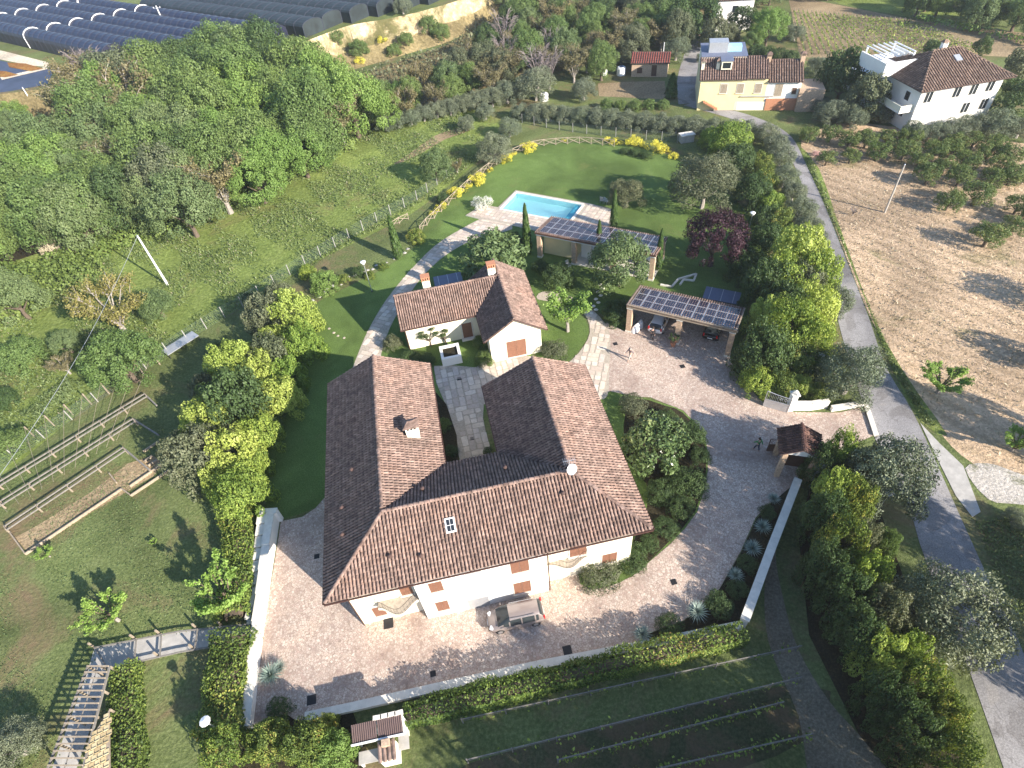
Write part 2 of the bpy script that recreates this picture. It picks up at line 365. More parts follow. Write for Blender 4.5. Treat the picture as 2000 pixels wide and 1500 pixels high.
def sheet(name, pts, z, mat, per=0, closed=True, kind='structure', px=True):
    """a flat piece of ground through photograph points"""
    P = [G(x, y, 0) for x, y in pts] if px else [Vector((*p, 0)) if len(p) == 2 else Vector(p) for p in pts]
    if per: P = smooth_path(P, per, True)
    bm = bmesh.new(); vs = [bm.verts.new((p.x, p.y, z)) for p in P]
    f = bm.faces.new(vs); f.normal_update()
    if f.normal.z < 0: f.normal_flip()
    bmesh.ops.triangulate(bm, faces=[f]); me = bpy.data.meshes.new(name); bm.to_mesh(me); bm.free()
    me.materials.append(mat)
    o = bpy.data.objects.new(name, me); C.objects.link(o)
    if kind: o['kind'] = kind
    return o, P
def strip(name, left, right, z, mat, per=5):
    L = smooth_path([G(*p) for p in left], per); R = smooth_path([G(*p) for p in right], per)
    n = 60
    def rs(P):
        d = [0]
        for a, b in zip(P, P[1:]): d.append(d[-1] + (b - a).length)
        out = []
        for i in range(n):
            t = d[-1] * i / (n - 1); j = 0
            while j < len(P) - 2 and d[j + 1] < t: j += 1
            out.append(P[j].lerp(P[j + 1], (t - d[j]) / max(d[j + 1] - d[j], 1e-6)))
        return out
    L, R = rs(L), rs(R); mb = MB()
    vs = [(p.x, p.y, z) for p in L + R]
    mb.add(vs, [(i, n + i, n + i + 1, i + 1) for i in range(n - 1)])
    o = mb.build(name, mat, kind='structure'); return o, L, R

# ------------------------------------------------------------------ ground
holed('ground', [Vector(p) for p in ((-2500, -600, 0), (2500, -600, 0), (2500, 3500, 0), (-2500, 3500, 0))], 0, MAT['rough_grass'])
sheet('meadow', [(-500, 760), (-150, 520), (150, 430), (300, 370), (560, 300), (690, 235), (740, 215), (900, 210), (1010, 235), (960, 290), (905, 340), (860, 375),
                 (800, 420), (700, 470), (600, 520), (540, 560), (470, 600), (390, 650), (310, 690), (200, 770), (90, 860), (0, 930), (-200, 1060)], 0.006, MAT['meadow'], 2)
lawn_pts = smooth_path([G(*p) for p in [(560, 720), (600, 610), (650, 575), (720, 540), (790, 500), (818, 470), (832, 440), (870, 400), (920, 360), (960, 330), (1010, 300), (1060, 284),
               (1120, 278), (1190, 281), (1260, 290), (1310, 305), (1400, 360), (1480, 440), (1500, 520), (1460, 600), (1430, 690), (1225, 655), (1160, 600), (1090, 640),
               (1000, 740), (860, 900), (700, 960), (615, 992), (560, 1012), (520, 1000), (520, 850)]], 2, True)
holed('lawn', lawn_pts, 0.014, MAT['lawn'])
sheet('dry_field', [(1565, 275), (1590, 330), (1622, 420), (1660, 520), (1700, 620), (1745, 700), (1790, 770), (1840, 850), (1900, 905), (2000, 945), (2300, 1010),
                    (2700, 700), (2500, 330), (2000, 280), (1800, 255), (1650, 240)], 0.006, MAT['dry'], 3)
sheet('verge', [(1562, 285), (1600, 330), (1632, 420), (1668, 520), (1706, 620), (1752, 705), (1798, 775), (1850, 850), (1800, 825), (1742, 720), (1700, 610), (1655, 500), (1618, 410), (1580, 330)], 0.012, MAT['meadow'], 2)
sheet('gravel_apron', [(1885, 915), (1930, 905), (1990, 925), (2100, 965), (2120, 1000), (1990, 985), (1930, 975)], 0.018, MAT['gravel'], 3)
ROAD, RL, RR = strip('road', [(2010, 1640), (1960, 1500), (1891, 1305), (1805, 1088), (1776, 997), (1706, 850), (1680, 770), (1640, 640), (1612, 507), (1580, 400), (1552, 325), (1525, 280), (1490, 255), (1440, 236), (1385, 219), (1335, 206)],
                     [(2130, 1640), (2075, 1480), (2000, 1277), (1939, 1149), (1878, 1015), (1786, 811), (1730, 717), (1695, 615), (1650, 500), (1610, 400), (1576, 325), (1548, 270), (1510, 243), (1455, 222), (1400, 208), (1370, 196)], 0.022, MAT['asphalt'])
strip('side_road', [(1325, 204), (1322, 170), (1326, 140), (1340, 95), (1345, 80)], [(1372, 200), (1368, 165), (1366, 135), (1368, 95), (1370, 80)], 0.028, MAT['asphalt'])
sheet('pavement', [(1797, 826), (1835, 866), (1881, 910), (1915, 1000), (1899, 1010), (1867, 969), (1830, 895)], 0.03, MAT['concrete'])
sheet('dirt_track', [(1545, 965), (1530, 1010), (1515, 1080), (1530, 1170), (1560, 1270), (1620, 1370), (1690, 1450), (1760, 1560), (1600, 1560), (1560, 1400), (1500, 1250), (1495, 1120), (1515, 1020)], 0.01, MAT['track'], 4)
DRIVE, drive_pts = sheet('driveway', [(549, 1018), (590, 1010), (616, 993), (640, 965), (760, 940), (860, 1030), (1000, 1060), (1080, 1100), (1128, 1122), (1150, 1153), (1190, 1146), (1235, 1126), (1310, 1062),
      (1362, 1000), (1383, 920), (1377, 850), (1335, 802), (1270, 776), (1232, 775), (1170, 780), (1150, 770), (1120, 735), (1150, 690), (1160, 650), (1185, 630), (1222, 648), (1250, 560), (1450, 600),
      (1424, 692), (1436, 730), (1470, 765), (1495, 792), (1550, 805), (1640, 806), (1690, 794), (1708, 850), (1640, 880), (1580, 890), (1552, 945), (1530, 965), (1500, 985), (1475, 1012),
      (1445, 1080), (1405, 1150), (1335, 1212), (1270, 1236), (1265, 1262), (1050, 1302), (690, 1383), (560, 1412), (488, 1425), (520, 1200)], 0.022, MAT['cobble'])
sheet('vineyard_soil', [(1538, -10), (1545, 20), (1562, 112), (1720, 116), (1800, 100), (1945, 110), (2200, 120), (2300, 90), (2050, 70), (1790, 40), (1650, 12)], 0.01, MAT['soil'])
sheet('far_field', [(1560, -30), (1640, 8), (1790, 36), (1900, 55), (1850, 5), (1780, -40)], 0.006, MAT['meadow'])
sheet('ploughed_plot', [(1168, 163), (1225, 160), (1298, 158), (1302, 185), (1295, 194), (1170, 188)], 0.012, MAT['soil'])
sheet('bare_strip', [(770, 320), (800, 300), (850, 265), (905, 248), (915, 256), (870, 272), (830, 295), (790, 315)], 0.012, MAT['soil'], 3)
sheet('orchard_bed', [(30, 1050), (75, 1025), (180, 960), (250, 905), (300, 890), (320, 905), (300, 930), (180, 1000), (55, 1080)], 0.006, MAT['soil'])
sheet('vine_soil', [(912, 1492), (1560, 1334), (1582, 1442), (1300, 1540), (900, 1600)], 0.004, MAT['vine_ground'], 3)
sheet('walkway', [(185, 1265), (350, 1235), (480, 1222), (500, 1232), (470, 1252), (350, 1272), (235, 1300), (215, 1310), (150, 1500), (110, 1560), (80, 1560), (165, 1330)], 0.012, MAT['concrete'])
# sloping bank up to the greenhouse plateau
ZP = 6.0
crest = [(-900, 260), (-300, 215), (95, 172), (300, 138), (480, 112), (590, 82), (640, 64), (690, 48), (760, 36), (830, 20), (915, -6), (1000, -40)]
toe = [(-900, 380), (-300, 300), (95, 240), (300, 205), (480, 175), (590, 150), (650, 146), (720, 128), (800, 104), (880, 80), (965, 36), (1060, -10)]
Cp = [G(x, y, ZP) for x, y in crest]; Tp = [G(x, y, 0) for x, y in toe]
mb = MB()
mid = [a.lerp(b, 0.42) + Vector((0, 0, -1.1)) for a, b in zip(Cp, Tp)]
def rows(A, B, zB=0):
    n = len(A); mb.add([tuple(p) for p in list(A) + list(B)], [(i, n + i, n + i + 1, i + 1) for i in range(n - 1)])
Cs, Ms, Ts = smooth_path(Cp, 6), smooth_path(mid, 6), smooth_path(Tp, 6)
rr = random.Random(3)
Ms = [p + Vector((rr.uniform(-.9, .9), rr.uniform(-.9, .9), rr.uniform(-.4, .5))) for p in Ms]
rows(Cs[27:], Ms[27:]); bk = mb.build('clay_bank', MAT['clay'], kind='structure')
mb = MB(); rows(Cs[:28], Ms[:28]); bk0 = mb.build('grassy_bank', MAT['bank_grass'], kind='structure')
mb = MB(); rows(Ms, [Vector((p.x, p.y, -0.05)) for p in Ts]); bk2 = mb.build('grassy_slope', MAT['bank_grass'], kind='structure')
mb = MB(); far = [(Cs[-1].x + 250, 1500), (-2200, 1500), (-2200, Cs[0].y - 200)]
pl = [tuple(p) for p in Cs] + [(x, y, ZP) for x, y in far]
mb.poly(pl)
pl_o = mb.build('plateau', MAT['rough_grass'], kind='structure')
def terrain_z(x, y):
    best = 0.0
    for o in (bk, bk0, bk2, pl_o):
        t = TERR[o.name].ray_cast(Vector((x, y, 60)), Vector((0, 0, -1)))
        if t[0] is not None: best = max(best, t[0].z)
    return best
TERR = {}
for o in (bk, bk0, bk2, pl_o):
    bm = bmesh.new(); bm.from_mesh(o.data); bmesh.ops.triangulate(bm, faces=bm.faces[:]); TERR[o.name] = BVHTree.FromBMesh(bm); bm.free()
def Gz(px, py, z): return G(px, py, z)
def plat(name, pts, dz, mat):
    mb = MB(); P = [G(x, y, ZP + dz) for x, y in pts]; mb.poly([tuple(p) for p in P][::-1]); return mb.build(name, mat, kind='structure')
plat('farm_track', [(-60, 92), (0, 98), (95, 122), (108, 132), (60, 128), (-60, 104)], 0.02, MAT['sand'])
plat('farm_yard', [(-200, 120), (-60, 106), (60, 130), (108, 134), (92, 165), (20, 178), (-200, 205)], 0.015, MAT['dark_sheet'])

plat('planting_strip', [(14, 122), (50, 124), (86, 134), (60, 139), (18, 131)], 0.06, MAT['rust_bed'])
plat('planting_strip', [(-30, 136), (12, 139), (36, 146), (10, 151), (-30, 148)], 0.06, MAT['rust_bed'])
plat('farm_path', [(0, 151), (88, 131), (96, 134), (4, 156)], 0.05, MAT['sand'])
# ------------------------------------------------------------------ flagstone paths
def flag_proto(seed, w, h):
    r = random.Random(seed); mb = MB(); k = 0.10
    pts = [(-w / 2 + r.uniform(0, k), -h / 2 + r.uniform(0, k)), (r.uniform(-.1, .1), -h / 2 + r.uniform(-.01, .03)), (w / 2 - r.uniform(0, k), -h / 2 + r.uniform(0, k)),
           (w / 2 - r.uniform(0, k), h / 2 - r.uniform(0, k)), (r.uniform(-.1, .1), h / 2 - r.uniform(-.01, .03)), (-w / 2 + r.uniform(0, k), h / 2 - r.uniform(0, k))]
    mb.prism(pts, 0, 0.035); return mb
FLAGC = [(0.56, 0.47, 0.385), (0.62, 0.53, 0.43), (0.52, 0.425, 0.35), (0.66, 0.58, 0.49), (0.58, 0.50, 0.435), (0.48, 0.40, 0.34)]
FLAGM = [plain('flagstone_%d' % i, c, 0.85, var=0.18, scale=2.5) for i, c in enumerate(FLAGC)]
FLAGS = {}
for w_, h_ in ((.62, .62), (.95, .62), (.62, .95)):
    FLAGS[(w_, h_)] = [flag_proto(i * 7 + int(w_ * 100), w_, h_).mesh('flagstone', FLAGM[i % 6]) for i in range(8)]
def pave(o, pts, ang, z, seed, limit=300, pxcen=None):
    """lay single flagstones over a path, the ones nearest the camera first"""
    r = random.Random(seed); ca, sa = cos(ang), sin(ang)
    us = [p.x * ca + p.y * sa for p in pts]; vs = [-p.x * sa + p.y * ca for p in pts]
    cell = 0.66; nu = int((max(us) - min(us)) / cell) + 2; nv = int((max(vs) - min(vs)) / cell) + 2
    used = set(); cand = []
    for j in range(nv):
        for i in range(nu):
            if (i, j) in used: continue
            k = r.random(); w_, h_ = .62, .62; du = dv = 0.5
            if k < .25 and (i + 1, j) not in used: used.add((i + 1, j)); w_, du = .95 * 1.0, 1.0
            elif k < .5: used.add((i, j + 1)); h_, dv = .95, 1.0
            used.add((i, j))
            u = min(us) + (i + du) * cell; v = min(vs) + (j + dv) * cell
            sx = 1.28 / .95 if du == 1.0 else 1; sy = 1.28 / .95 if dv == 1.0 else 1
            x, y = u * ca - v * sa, u * sa + v * ca
            hw, hh = w_ * sx / 2 - .1, h_ * sy / 2 - .1
            if all(inside((x + a * ca - b * sa, y + a * sa + b * ca), pts) for a in (-hw, hw) for b in (-hh, hh)):
                cand.append((depth((x, y, 0)), x, y, (w_, h_), sx, sy))
    cand.sort(); rest = MB()
    for n, (d, x, y, k, sx, sy) in enumerate(cand):
        me = r.choice(FLAGS[k])
        if n < limit:
            f = place('flagstone', me, o, (x, y, z - 0.012 + r.uniform(-.006, .006)), ang, (sx, sy, 1))
        else:
            R = Matrix.Rotation(ang, 3, 'Z')
            rest.add([R @ Vector((v.co.x * sx, v.co.y * sy, v.co.z)) + Vector((x, y, z - 0.012)) for v in me.vertices], [tuple(p.vertices) for p in me.polygons])
    if rest.v: rest.build('far_flagstones', FLAGM[1], o, kind='stuff')
o, pp = sheet('garden_path', [(690, 730), (700, 690), (722, 640), (755, 585), (800, 530), (850, 480), (905, 445), (958, 420), (985, 428), (1000, 448), (940, 462), (880, 492), (830, 535), (790, 590), (762, 640), (745, 690), (735, 740)], 0.026, MAT['mortar'], 3)
pave(o, pp, radians(62), 0.026, 1, 270)
o, pp = sheet('courtyard_path', [(848, 715), (930, 718), (965, 690), (1060, 700), (1090, 720), (1110, 770), (1000, 790), (945, 790), (950, 850), (960, 905), (900, 905), (892, 850), (870, 790)], 0.03, MAT['mortar'], 2)
pave(o, pp, radians(8), 0.03, 2, 290)
o, pp = sheet('round_path', [(1050, 585), (1060, 570), (1105, 576), (1150, 600), (1180, 630), (1192, 660), (1190, 720), (1186, 774), (1160, 776), (1120, 740), (1095, 725), (1130, 690), (1152, 650), (1140, 612), (1100, 592)], 0.036, MAT['mortar'], 3)
pave(o, pp, radians(-20), 0.036, 3, 270)
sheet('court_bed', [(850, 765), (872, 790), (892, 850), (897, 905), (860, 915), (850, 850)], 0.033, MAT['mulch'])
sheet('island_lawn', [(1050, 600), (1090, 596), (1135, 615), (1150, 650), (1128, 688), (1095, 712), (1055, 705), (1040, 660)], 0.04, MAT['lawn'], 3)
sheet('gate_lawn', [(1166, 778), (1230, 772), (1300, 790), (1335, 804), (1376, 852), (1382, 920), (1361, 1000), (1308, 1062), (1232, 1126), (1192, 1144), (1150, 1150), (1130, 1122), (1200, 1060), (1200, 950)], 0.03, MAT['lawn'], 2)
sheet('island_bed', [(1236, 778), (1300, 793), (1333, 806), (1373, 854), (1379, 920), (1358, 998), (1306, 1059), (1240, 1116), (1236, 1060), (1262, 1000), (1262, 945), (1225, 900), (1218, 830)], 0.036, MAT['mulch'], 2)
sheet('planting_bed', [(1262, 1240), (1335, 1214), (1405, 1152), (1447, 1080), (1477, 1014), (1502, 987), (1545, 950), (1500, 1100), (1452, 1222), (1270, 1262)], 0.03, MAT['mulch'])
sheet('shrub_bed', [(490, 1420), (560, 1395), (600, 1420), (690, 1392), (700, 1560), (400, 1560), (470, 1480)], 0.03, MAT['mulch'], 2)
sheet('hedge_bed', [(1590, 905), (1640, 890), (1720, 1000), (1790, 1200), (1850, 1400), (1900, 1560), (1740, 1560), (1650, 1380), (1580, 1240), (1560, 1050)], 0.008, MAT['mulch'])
# ------------------------------------------------------------------ roofs
def tile_field(O, U, Sv, poly, cs=0.26, rs=0.36, seed=0, r0=0.095, segs=4, lift=0.05):
    """barrel tiles over a slope; poly in (u, s) from O; returns verts, quads, values"""
    rg = np.random.default_rng(seed)
    O, U, Sv = np.array(O, float), np.array(U, float), np.array(Sv, float); N = np.cross(U, Sv); N /= np.linalg.norm(N)
    if N[2] < 0: N = -N
    us = [p[0] for p in poly]; ss = [p[1] for p in poly]
    V = []; F = []; A = []; n = 0; k = segs + 1
    ang = np.linspace(0, pi, k)
    ca, sa = np.cos(ang), np.sin(ang)
    s = min(ss)
    while s < max(ss) - 0.05:
        u = min(us) + cs / 2
        while u < max(us):
            if inside((u, s + rs * 0.5), poly):
                ju, js, jl, tw = rg.normal(0, .008), rg.normal(0, .012), abs(rg.normal(0, .008)), rg.normal(0, .02)
                L = rs * 1.18
                for (sv, r, h) in ((s + js, r0, lift + jl + .018), (s + js + L, r0 * .84, 0.0)):
                    uu = u + ju + (sv - s) * tw
                    for q in range(k):
                        V.append(O + U * (uu + r * ca[q]) + Sv * sv + N * (h + r * sa[q] * .95))
                for q in range(segs): F.append((n + q, n + q + 1, n + k + q + 1, n + k + q))
                # thickness of the lower lip
                for q in range(k):
                    V.append(O + U * (u + ju + r0 * .8 * ca[q]) + Sv * (s + js) + N * (lift + .018 + r0 * sa[q] * .95 * .78))
                for q in range(segs): F.append((n + 2 * k + q, n + 2 * k + q + 1, n + q + 1, n + q))
                A += [rg.random()] * (2 * segs); n += 3 * k
            u += cs
        s += rs
    return np.array(V), np.array(F), np.array(A)
RIDGE_MB = MB()
_k = 7
_v = [(r * cos(pi * q / (_k - 1)), y, h + r * sin(pi * q / (_k - 1)) * .8) for y, r, h in ((0, .15, .03), (.44, .125, 0.0)) for q in range(_k)]
RIDGE_MB.add(_v, [(q, q + 1, _k + q + 1, _k + q) for q in range(_k - 1)] + [tuple(range(_k))])
RIDGE_ME = {k: [RIDGE_MB.mesh('ridge_tile', m)] for k, m in (('coppi', MAT['coppi']), ('coppi_old', MAT['coppi_old']), ('coppi_dark', MAT['coppi_dark']))}
for k in RIDGE_ME:
    for val in (.05, .2, .45, .7, .9):
        me = RIDGE_ME[k][0].copy(); me.attributes['v'].data.foreach_set('value', [val] * len(me.polygons)); RIDGE_ME[k].append(me)
def ridge(parent, a, b, mat='coppi', step=0.38, seed=0, lift=0.05):
    r = random.Random(seed); a, b = Vector(a), Vector(b); d = b - a; n = max(1, int(d.length / step)); d.normalize()
    x = d.cross(Vector((0, 0, 1))).normalized(); z = x.cross(d)
    R = Matrix((x, d, z)).transposed().to_4x4()
    for i in range(n):
        o = place('ridge_tile', r.choice(RIDGE_ME[mat]), parent)
        p = a + d * (i * (b - a).length / n)
        o.matrix_local = Matrix.Translation(p + Vector((0, 0, lift))) @ R
def slope(par, poly, up, zf, mat='coppi', seed=0, tiles=True, thick=0.12, cs=0.26, rs=0.36, segs=4, bed='roof_bed', name='roof_slope'):
    """one roof slope: poly in plan (u, v), up = plan direction the slope climbs, zf(u, v) its height"""
    P = [Vector((u, v, zf(u, v))) for u, v in poly]
    up2 = Vector((up[0], up[1], 0)).normalized()
    k = zf(up2.x, up2.y) - zf(0, 0)
    Sv = Vector((up2.x, up2.y, k)).normalized(); U = Vector((up2.y, -up2.x, 0)); N = U.cross(Sv)
    if N.z < 0: N = -N
    mb = MB(); n = len(P)
    bot = [p - N * thick for p in P]; mb.add(P + bot, [tuple(range(n)) if (P[1] - P[0]).cross(P[2] - P[1]).z > 0 else tuple(range(n))[::-1]])
    mb.add(P + bot, [tuple(range(n, 2 * n))[::-1]] + [(i, (i + 1) % n, n + (i + 1) % n, n + i) for i in range(n)])
    bm = bmesh.new(); me = mb.mesh(name, MAT[bed]); bm.from_mesh(me); bmesh.ops.remove_doubles(bm, verts=bm.verts[:], dist=1e-5)
    bmesh.ops.recalc_face_normals(bm, faces=bm.faces[:]); bm.to_mesh(me); bm.free()
    o = place(name, me, par)
    if tiles:
        O = min(P, key=lambda p: p.z)
        pl = [((p - O).dot(U), (p - O).dot(Sv)) for p in P]
        V, F, A = tile_field(O + N * 0.004, U, Sv, pl, cs, rs, seed, segs=segs)
        t = place('roof_tiles', np_mesh('roof_tiles', V, F, A, MAT[mat]), o); t['kind'] = 'stuff'
    return o
def shutter_window(par, u0, u1, z0, z1, v, leaves=2, open_=False, ny=-1, mat='shutter', frame='coping'):
    """window in a wall facing -v (ny=-1): frame, sill, two slatted shutter leaves"""
    f = MB(); w_, h_ = u1 - u0, z1 - z0; t = 0.07
    f.box(((u0 + u1) / 2, v + ny * .02, z1 + t / 2), (w_ + 2 * t, .06, t)); f.box((u0 - t / 2, v + ny * .02, (z0 + z1) / 2), (t, .06, h_)); f.box((u1 + t / 2, v + ny * .02, (z0 + z1) / 2), (t, .06, h_))
    win = f.build('window', MAT[frame], par)
    sl = MB().box(((u0 + u1) / 2, v + ny * .07, z0 - .04), (w_ + .24, .2, .075)); sl.build('sill', MAT['coping'], win)
    if leaves < 0:
        MB().box(((u0 + u1) / 2, v + ny * .008, (z0 + z1) / 2), (w_, .016, h_)).build('blind', MAT['niche'], win)
    elif leaves:
        for i in range(leaves):
            a = u0 + w_ * i / leaves + .012; b = u0 + w_ * (i + 1) / leaves - .012
            s = MB(); s.box(((a + b) / 2, v + ny * .035, (z0 + z1) / 2), (b - a, .035, h_ - .02))
            for r_ in (a + .04, b - .04): s.box((r_, v + ny * .058, (z0 + z1) / 2), (.08, .012, h_ - .02))
            nz = max(3, int(h_ / .13))
            for k in range(nz): s.box(((a + b) / 2, v + ny * .058, z0 + h_ * (k + .5) / nz), (b - a - .16, .016, .05))
            s.build('shutter', MAT[mat], win)
    else:
        g = MB().box(((u0 + u1) / 2, v + ny * .012, (z0 + z1) / 2), (w_, .02, h_)); g.build('pane', MAT['glass'], win)
        m = MB().box(((u0 + u1) / 2, v + ny * .03, (z0 + z1) / 2), (.06, .02, h_)); m.build('mullion', MAT['white_paint'], win)
    return win
def chimney_pot(par, u, v, z0, h, w=.9, d=.7, mat='plaster', top='coppi', brick=False):
    c = MB().box((u, v, z0 + h / 2), (w, d, h)).build('chimney', MAT[mat], par)
    if brick:
        t = MB()
        for i in range(4): t.box((u - w * .46 + i * w * .306, v, z0 + h + .22), (w * .17, d * 1.06, .44))
        t.build('chimney_pier', MAT['terracotta'], c)
        MB().box((u, v, z0 + h + .47), (w * 1.2, d * 1.2, .08)).build('chimney_cap', MAT['terracotta'], c)
        s = MB()
        for i in (-1, 0, 1): s.box((u + i * w * .25, v - d / 2 - .004, z0 + h - .25), (w * .13, .02, .12))
        s.build('vent_hole', MAT['metal_dark'], c)
    else:
        s = MB()
        for i in (-1, 0, 1): s.box((u + i * w * .28, v - d / 2 - .004, z0 + h - .2), (w * .17, .02, .2))
        s.build('vent_hole', MAT['metal_dark'], c)
        k = MB(); a, b = w * .66, d * .70
        vs = [(u - a, v - b, z0 + h + .002), (u + a, v - b, z0 + h + .002), (u + a, v + b, z0 + h + .002), (u - a, v + b, z0 + h + .002), (u - a, v - b, z0 + h + .07), (u + a, v - b, z0 + h + .07), (u + a, v + b, z0 + h + .07), (u - a, v + b, z0 + h + .07), (u - a * .3, v, z0 + h + .42), (u + a * .3, v, z0 + h + .42)]
        k.add(vs, [(3, 2, 1, 0), (0, 1, 5, 4), (1, 2, 6, 5), (2, 3, 7, 6), (3, 0, 4, 7), (4, 5, 9, 8), (6, 7, 8, 9), (5, 6, 9), (7, 4, 8)], .3)
        k.build('chimney_cap', MAT[top], c)
    return c
def gable(par, pts, v, t, mat, name='gable'):
    """triangle of wall in the plane v, thickness t towards +v"""
    mb = MB(); n = len(pts)
    vs = [(u, v, z) for u, z in pts] + [(u, v + t, z) for u, z in pts]
    mb.add(vs, [tuple(range(n)), tuple(range(n, 2 * n))[::-1]] + [(i, n + i, n + (i + 1) % n, (i + 1) % n) for i in range(n)])
    return mb.build(name, MAT[mat], par)
def railing(par, pts, h=1.0, step=.26, mat='metal_dark'):
    mb = MB(); P = smooth_path(pts, 5)
    for p, a in along(P, step): mb.bar(p, p + Vector((0, 0, h)), .012)
    for z in (.08, h): 
        for a, b in zip(P, P[1:]): mb.bar(a + Vector((0, 0, z)), b + Vector((0, 0, z)), .022 if z == h else .014)
    return mb.build('railing', MAT[mat], par)

# ------------------------------------------------------------------ main house
H = Frame(-14.512, 18.134, 0.118)
e, pt, L, WL, WR, h = 6.58, 0.489, 23.53, 21.65, 17.33, 4.775
house = thing('main_house', 'large U-shaped cream house with clay tile roofs in the middle of the paved yard', 'house', H.o, H.phi)
zF = lambda u, v: e + pt * v
zLO = lambda u, v: e + pt * u
zLI = lambda u, v: e + pt * (2 * h - u)
zB = lambda u, v: e + pt * (2 * h - v)
zRI = lambda u, v: e + pt * (u - (L - 2 * h))
zRO = lambda u, v: e + pt * (L - u)
s1 = slope(house, [(0, 0), (L, 0), (L - h, h), (h, h)], (0, 1), zF, seed=1)
s2 = slope(house, [(0, 0), (h, h), (h, WL), (0, WL)], (1, 0), zLO, seed=2)
s3 = slope(house, [(2 * h, 2 * h), (2 * h, WL), (h, WL), (h, h)], (-1, 0), zLI, seed=3)
s4 = slope(house, [(2 * h, 2 * h), (h, h), (L - h, h), (L - 2 * h, 2 * h)], (0, -1), zB, seed=4)
s5 = slope(house, [(L - 2 * h, 2 * h), (L - h, h), (L - h, WR), (L - 2 * h, WR)], (1, 0), zRI, seed=5)
s6 = slope(house, [(L, 0), (L, WR), (L - h, WR), (L - h, h)], (-1, 0), zRO, seed=6)
zr = e + pt * h
ridge(s1, (h, h, zr), (L - h, h, zr), seed=1); ridge(s1, (0.05, 0.05, e), (h, h, zr), seed=2); ridge(s1, (L - 0.05, 0.05, e), (L - h, h, zr), seed=3)
ridge(s2, (h, h + .3, zr), (h, WL, zr), seed=4); ridge(s6, (L - h, h + .3, zr), (L - h, WR, zr), seed=5)
mb = MB(); i_ = 1.0; iw = .8
mb.prism([(i_, i_), (L - i_, i_), (L - i_, WR - .6), (L - 2 * h + iw, WR - .6), (L - 2 * h + iw, 2 * h - iw), (2 * h - iw, 2 * h - iw), (2 * h - iw, WL - .6), (i_, WL - .6)], -0.02, e + .22)
mb.build('wall', MAT['plaster'], house)
MB().box(((6.05 + 15.65) / 2, (.25 + 1.0) / 2, (e - .06) / 2), (9.6, .76, e - .04)).build('front_wall', MAT['plaster_white'], house)
gable(house, [(.9, e + .2), (2 * h - .7, e + .2), (2 * h - .7, e + .25), (h, zr - .14), (.9, e + .25)], WL - .8, .2, 'plaster')
gable(house, [(L - 2 * h + .7, e + .2), (L - .9, e + .2), (L - .9, e + .25), (L - h, zr - .14), (L - 2 * h + .7, e + .25)], WR - .8, .2, 'plaster')
for nm, a, b in (('gutter', (0, -.07), (L, -.07)), ('gutter', (-.07, 0), (-.07, WL)), ('gutter', (L + .07, 0), (L + .07, WR)), ('gutter', (2 * h + .07, 2 * h), (2 * h + .07, WL)), ('gutter', (L - 2 * h - .07, 2 * h), (L - 2 * h - .07, WR)), ('gutter', (2 * h, 2 * h + .07), (L - 2 * h, 2 * h + .07))):
    MB().tube([(*a, e - .06), (*b, e - .06)], .075, 7).build(nm, MAT['gutter'], house)
dp = MB().tube([(15.78, .3, 0), (15.78, .3, e - .3), (15.78, -.05, e - .08)], .055, 7); dp.build('downpipe', MAT['gutter'], house)
MB().tube([(1.1, .9, 0), (1.1, .9, e - .3), (1.1, -.05, e - .08)], .05, 7).build('downpipe', MAT['gutter'], house)
for (u0, u1, z0, z1) in ((6.98, 7.92, 1.0, 2.5), (12.98, 14.3, 0.85, 2.65), (7.02, 7.98, 4.25, 5.7), (13.0, 14.35, 4.3, 5.9)): shutter_window(house, u0, u1, z0, z1, .25)
shutter_window(house, 4.75, 5.65, 3.3, 5.5, 1.0)
for (u0, u1, z0, z1) in ((9.7, 10.85, 4.7, 5.85), (9.65, 10.85, 1.95, 2.85)): shutter_window(house, u0, u1, z0, z1, .25, leaves=-1, frame='plaster_white')
d = MB().box((10.15, .23, .85), (1.6, .03, 1.7)); d.build('garage_door', MAT['galv'], house)
shutter_window(house, 17.6, 18.9, 3.3, 5.5, 1.0); shutter_window(house, 20.2, 21.4, 1.0, 2.4, 1.0)
shutter_window(house, 2.2, 3.1, .9, 2.4, 1.0)
# balconies
def balcony(u0, u1, v_out, bulge, z):
    n = 12; P = [(u0, 1.0)] + [(u0 + (u1 - u0) * i / n, v_out - bulge * (0.5 - 0.5 * cos(2 * pi * min(max((i / n), 0), 1))) ) for i in range(n + 1)] + [(u1, 1.0)]
    b = MB().prism(P, z - .22, z).build('balcony', MAT['plaster'], house)
    MB().prism([(x, y + .06) for x, y in P], z + .004, z + .03).build('balcony_floor', MAT['mortar'], b)
    railing(b, [(x, y + .05, z + .03) for x, y in P], 1.0)
    return b
balcony(2.9, 6.02, .45, .85, 3.1); balcony(16.0, 18.9, .72, .6, 3.1)
# chimney, skylight, vents, aerial
u, v, z = H.on(808, 849, zLI, 7); chimney_pot(house, u, v, z - .4, 1.75, 1.0, .75)
u, v, z = H.on(880, 1027, zF, 7)
R_ = atan2(pt, 1)
sk = MB(); sk.box((0, 0, .06), (.72, 1.05, .12)); o = sk.build('skylight', MAT['white_paint'], house); o.location = (u, v, z + .08); o.rotation_euler = (R_, 0, 0)
for kx in (-.19, .19):
    for ky in (-.22, .22): MB().box((kx * .72, ky, .127), (.24, .40, .012)).build('pane', MAT['glass'], o)
def vent(px, py, zf, k=1.0):
    u, v, z = H.on(px, py, zf, 7)
    m = MB(); m.lathe([(.09 * k, -.1), (.09 * k, .28), (.16 * k, .28), (.16 * k, .36), (.02, .42)], 8, (u, v, z)); m.build('roof_vent', MAT['roof_bed'], house)
for q in ((763, 1090), (823, 1089), (1100, 967)): vent(*q, zF)
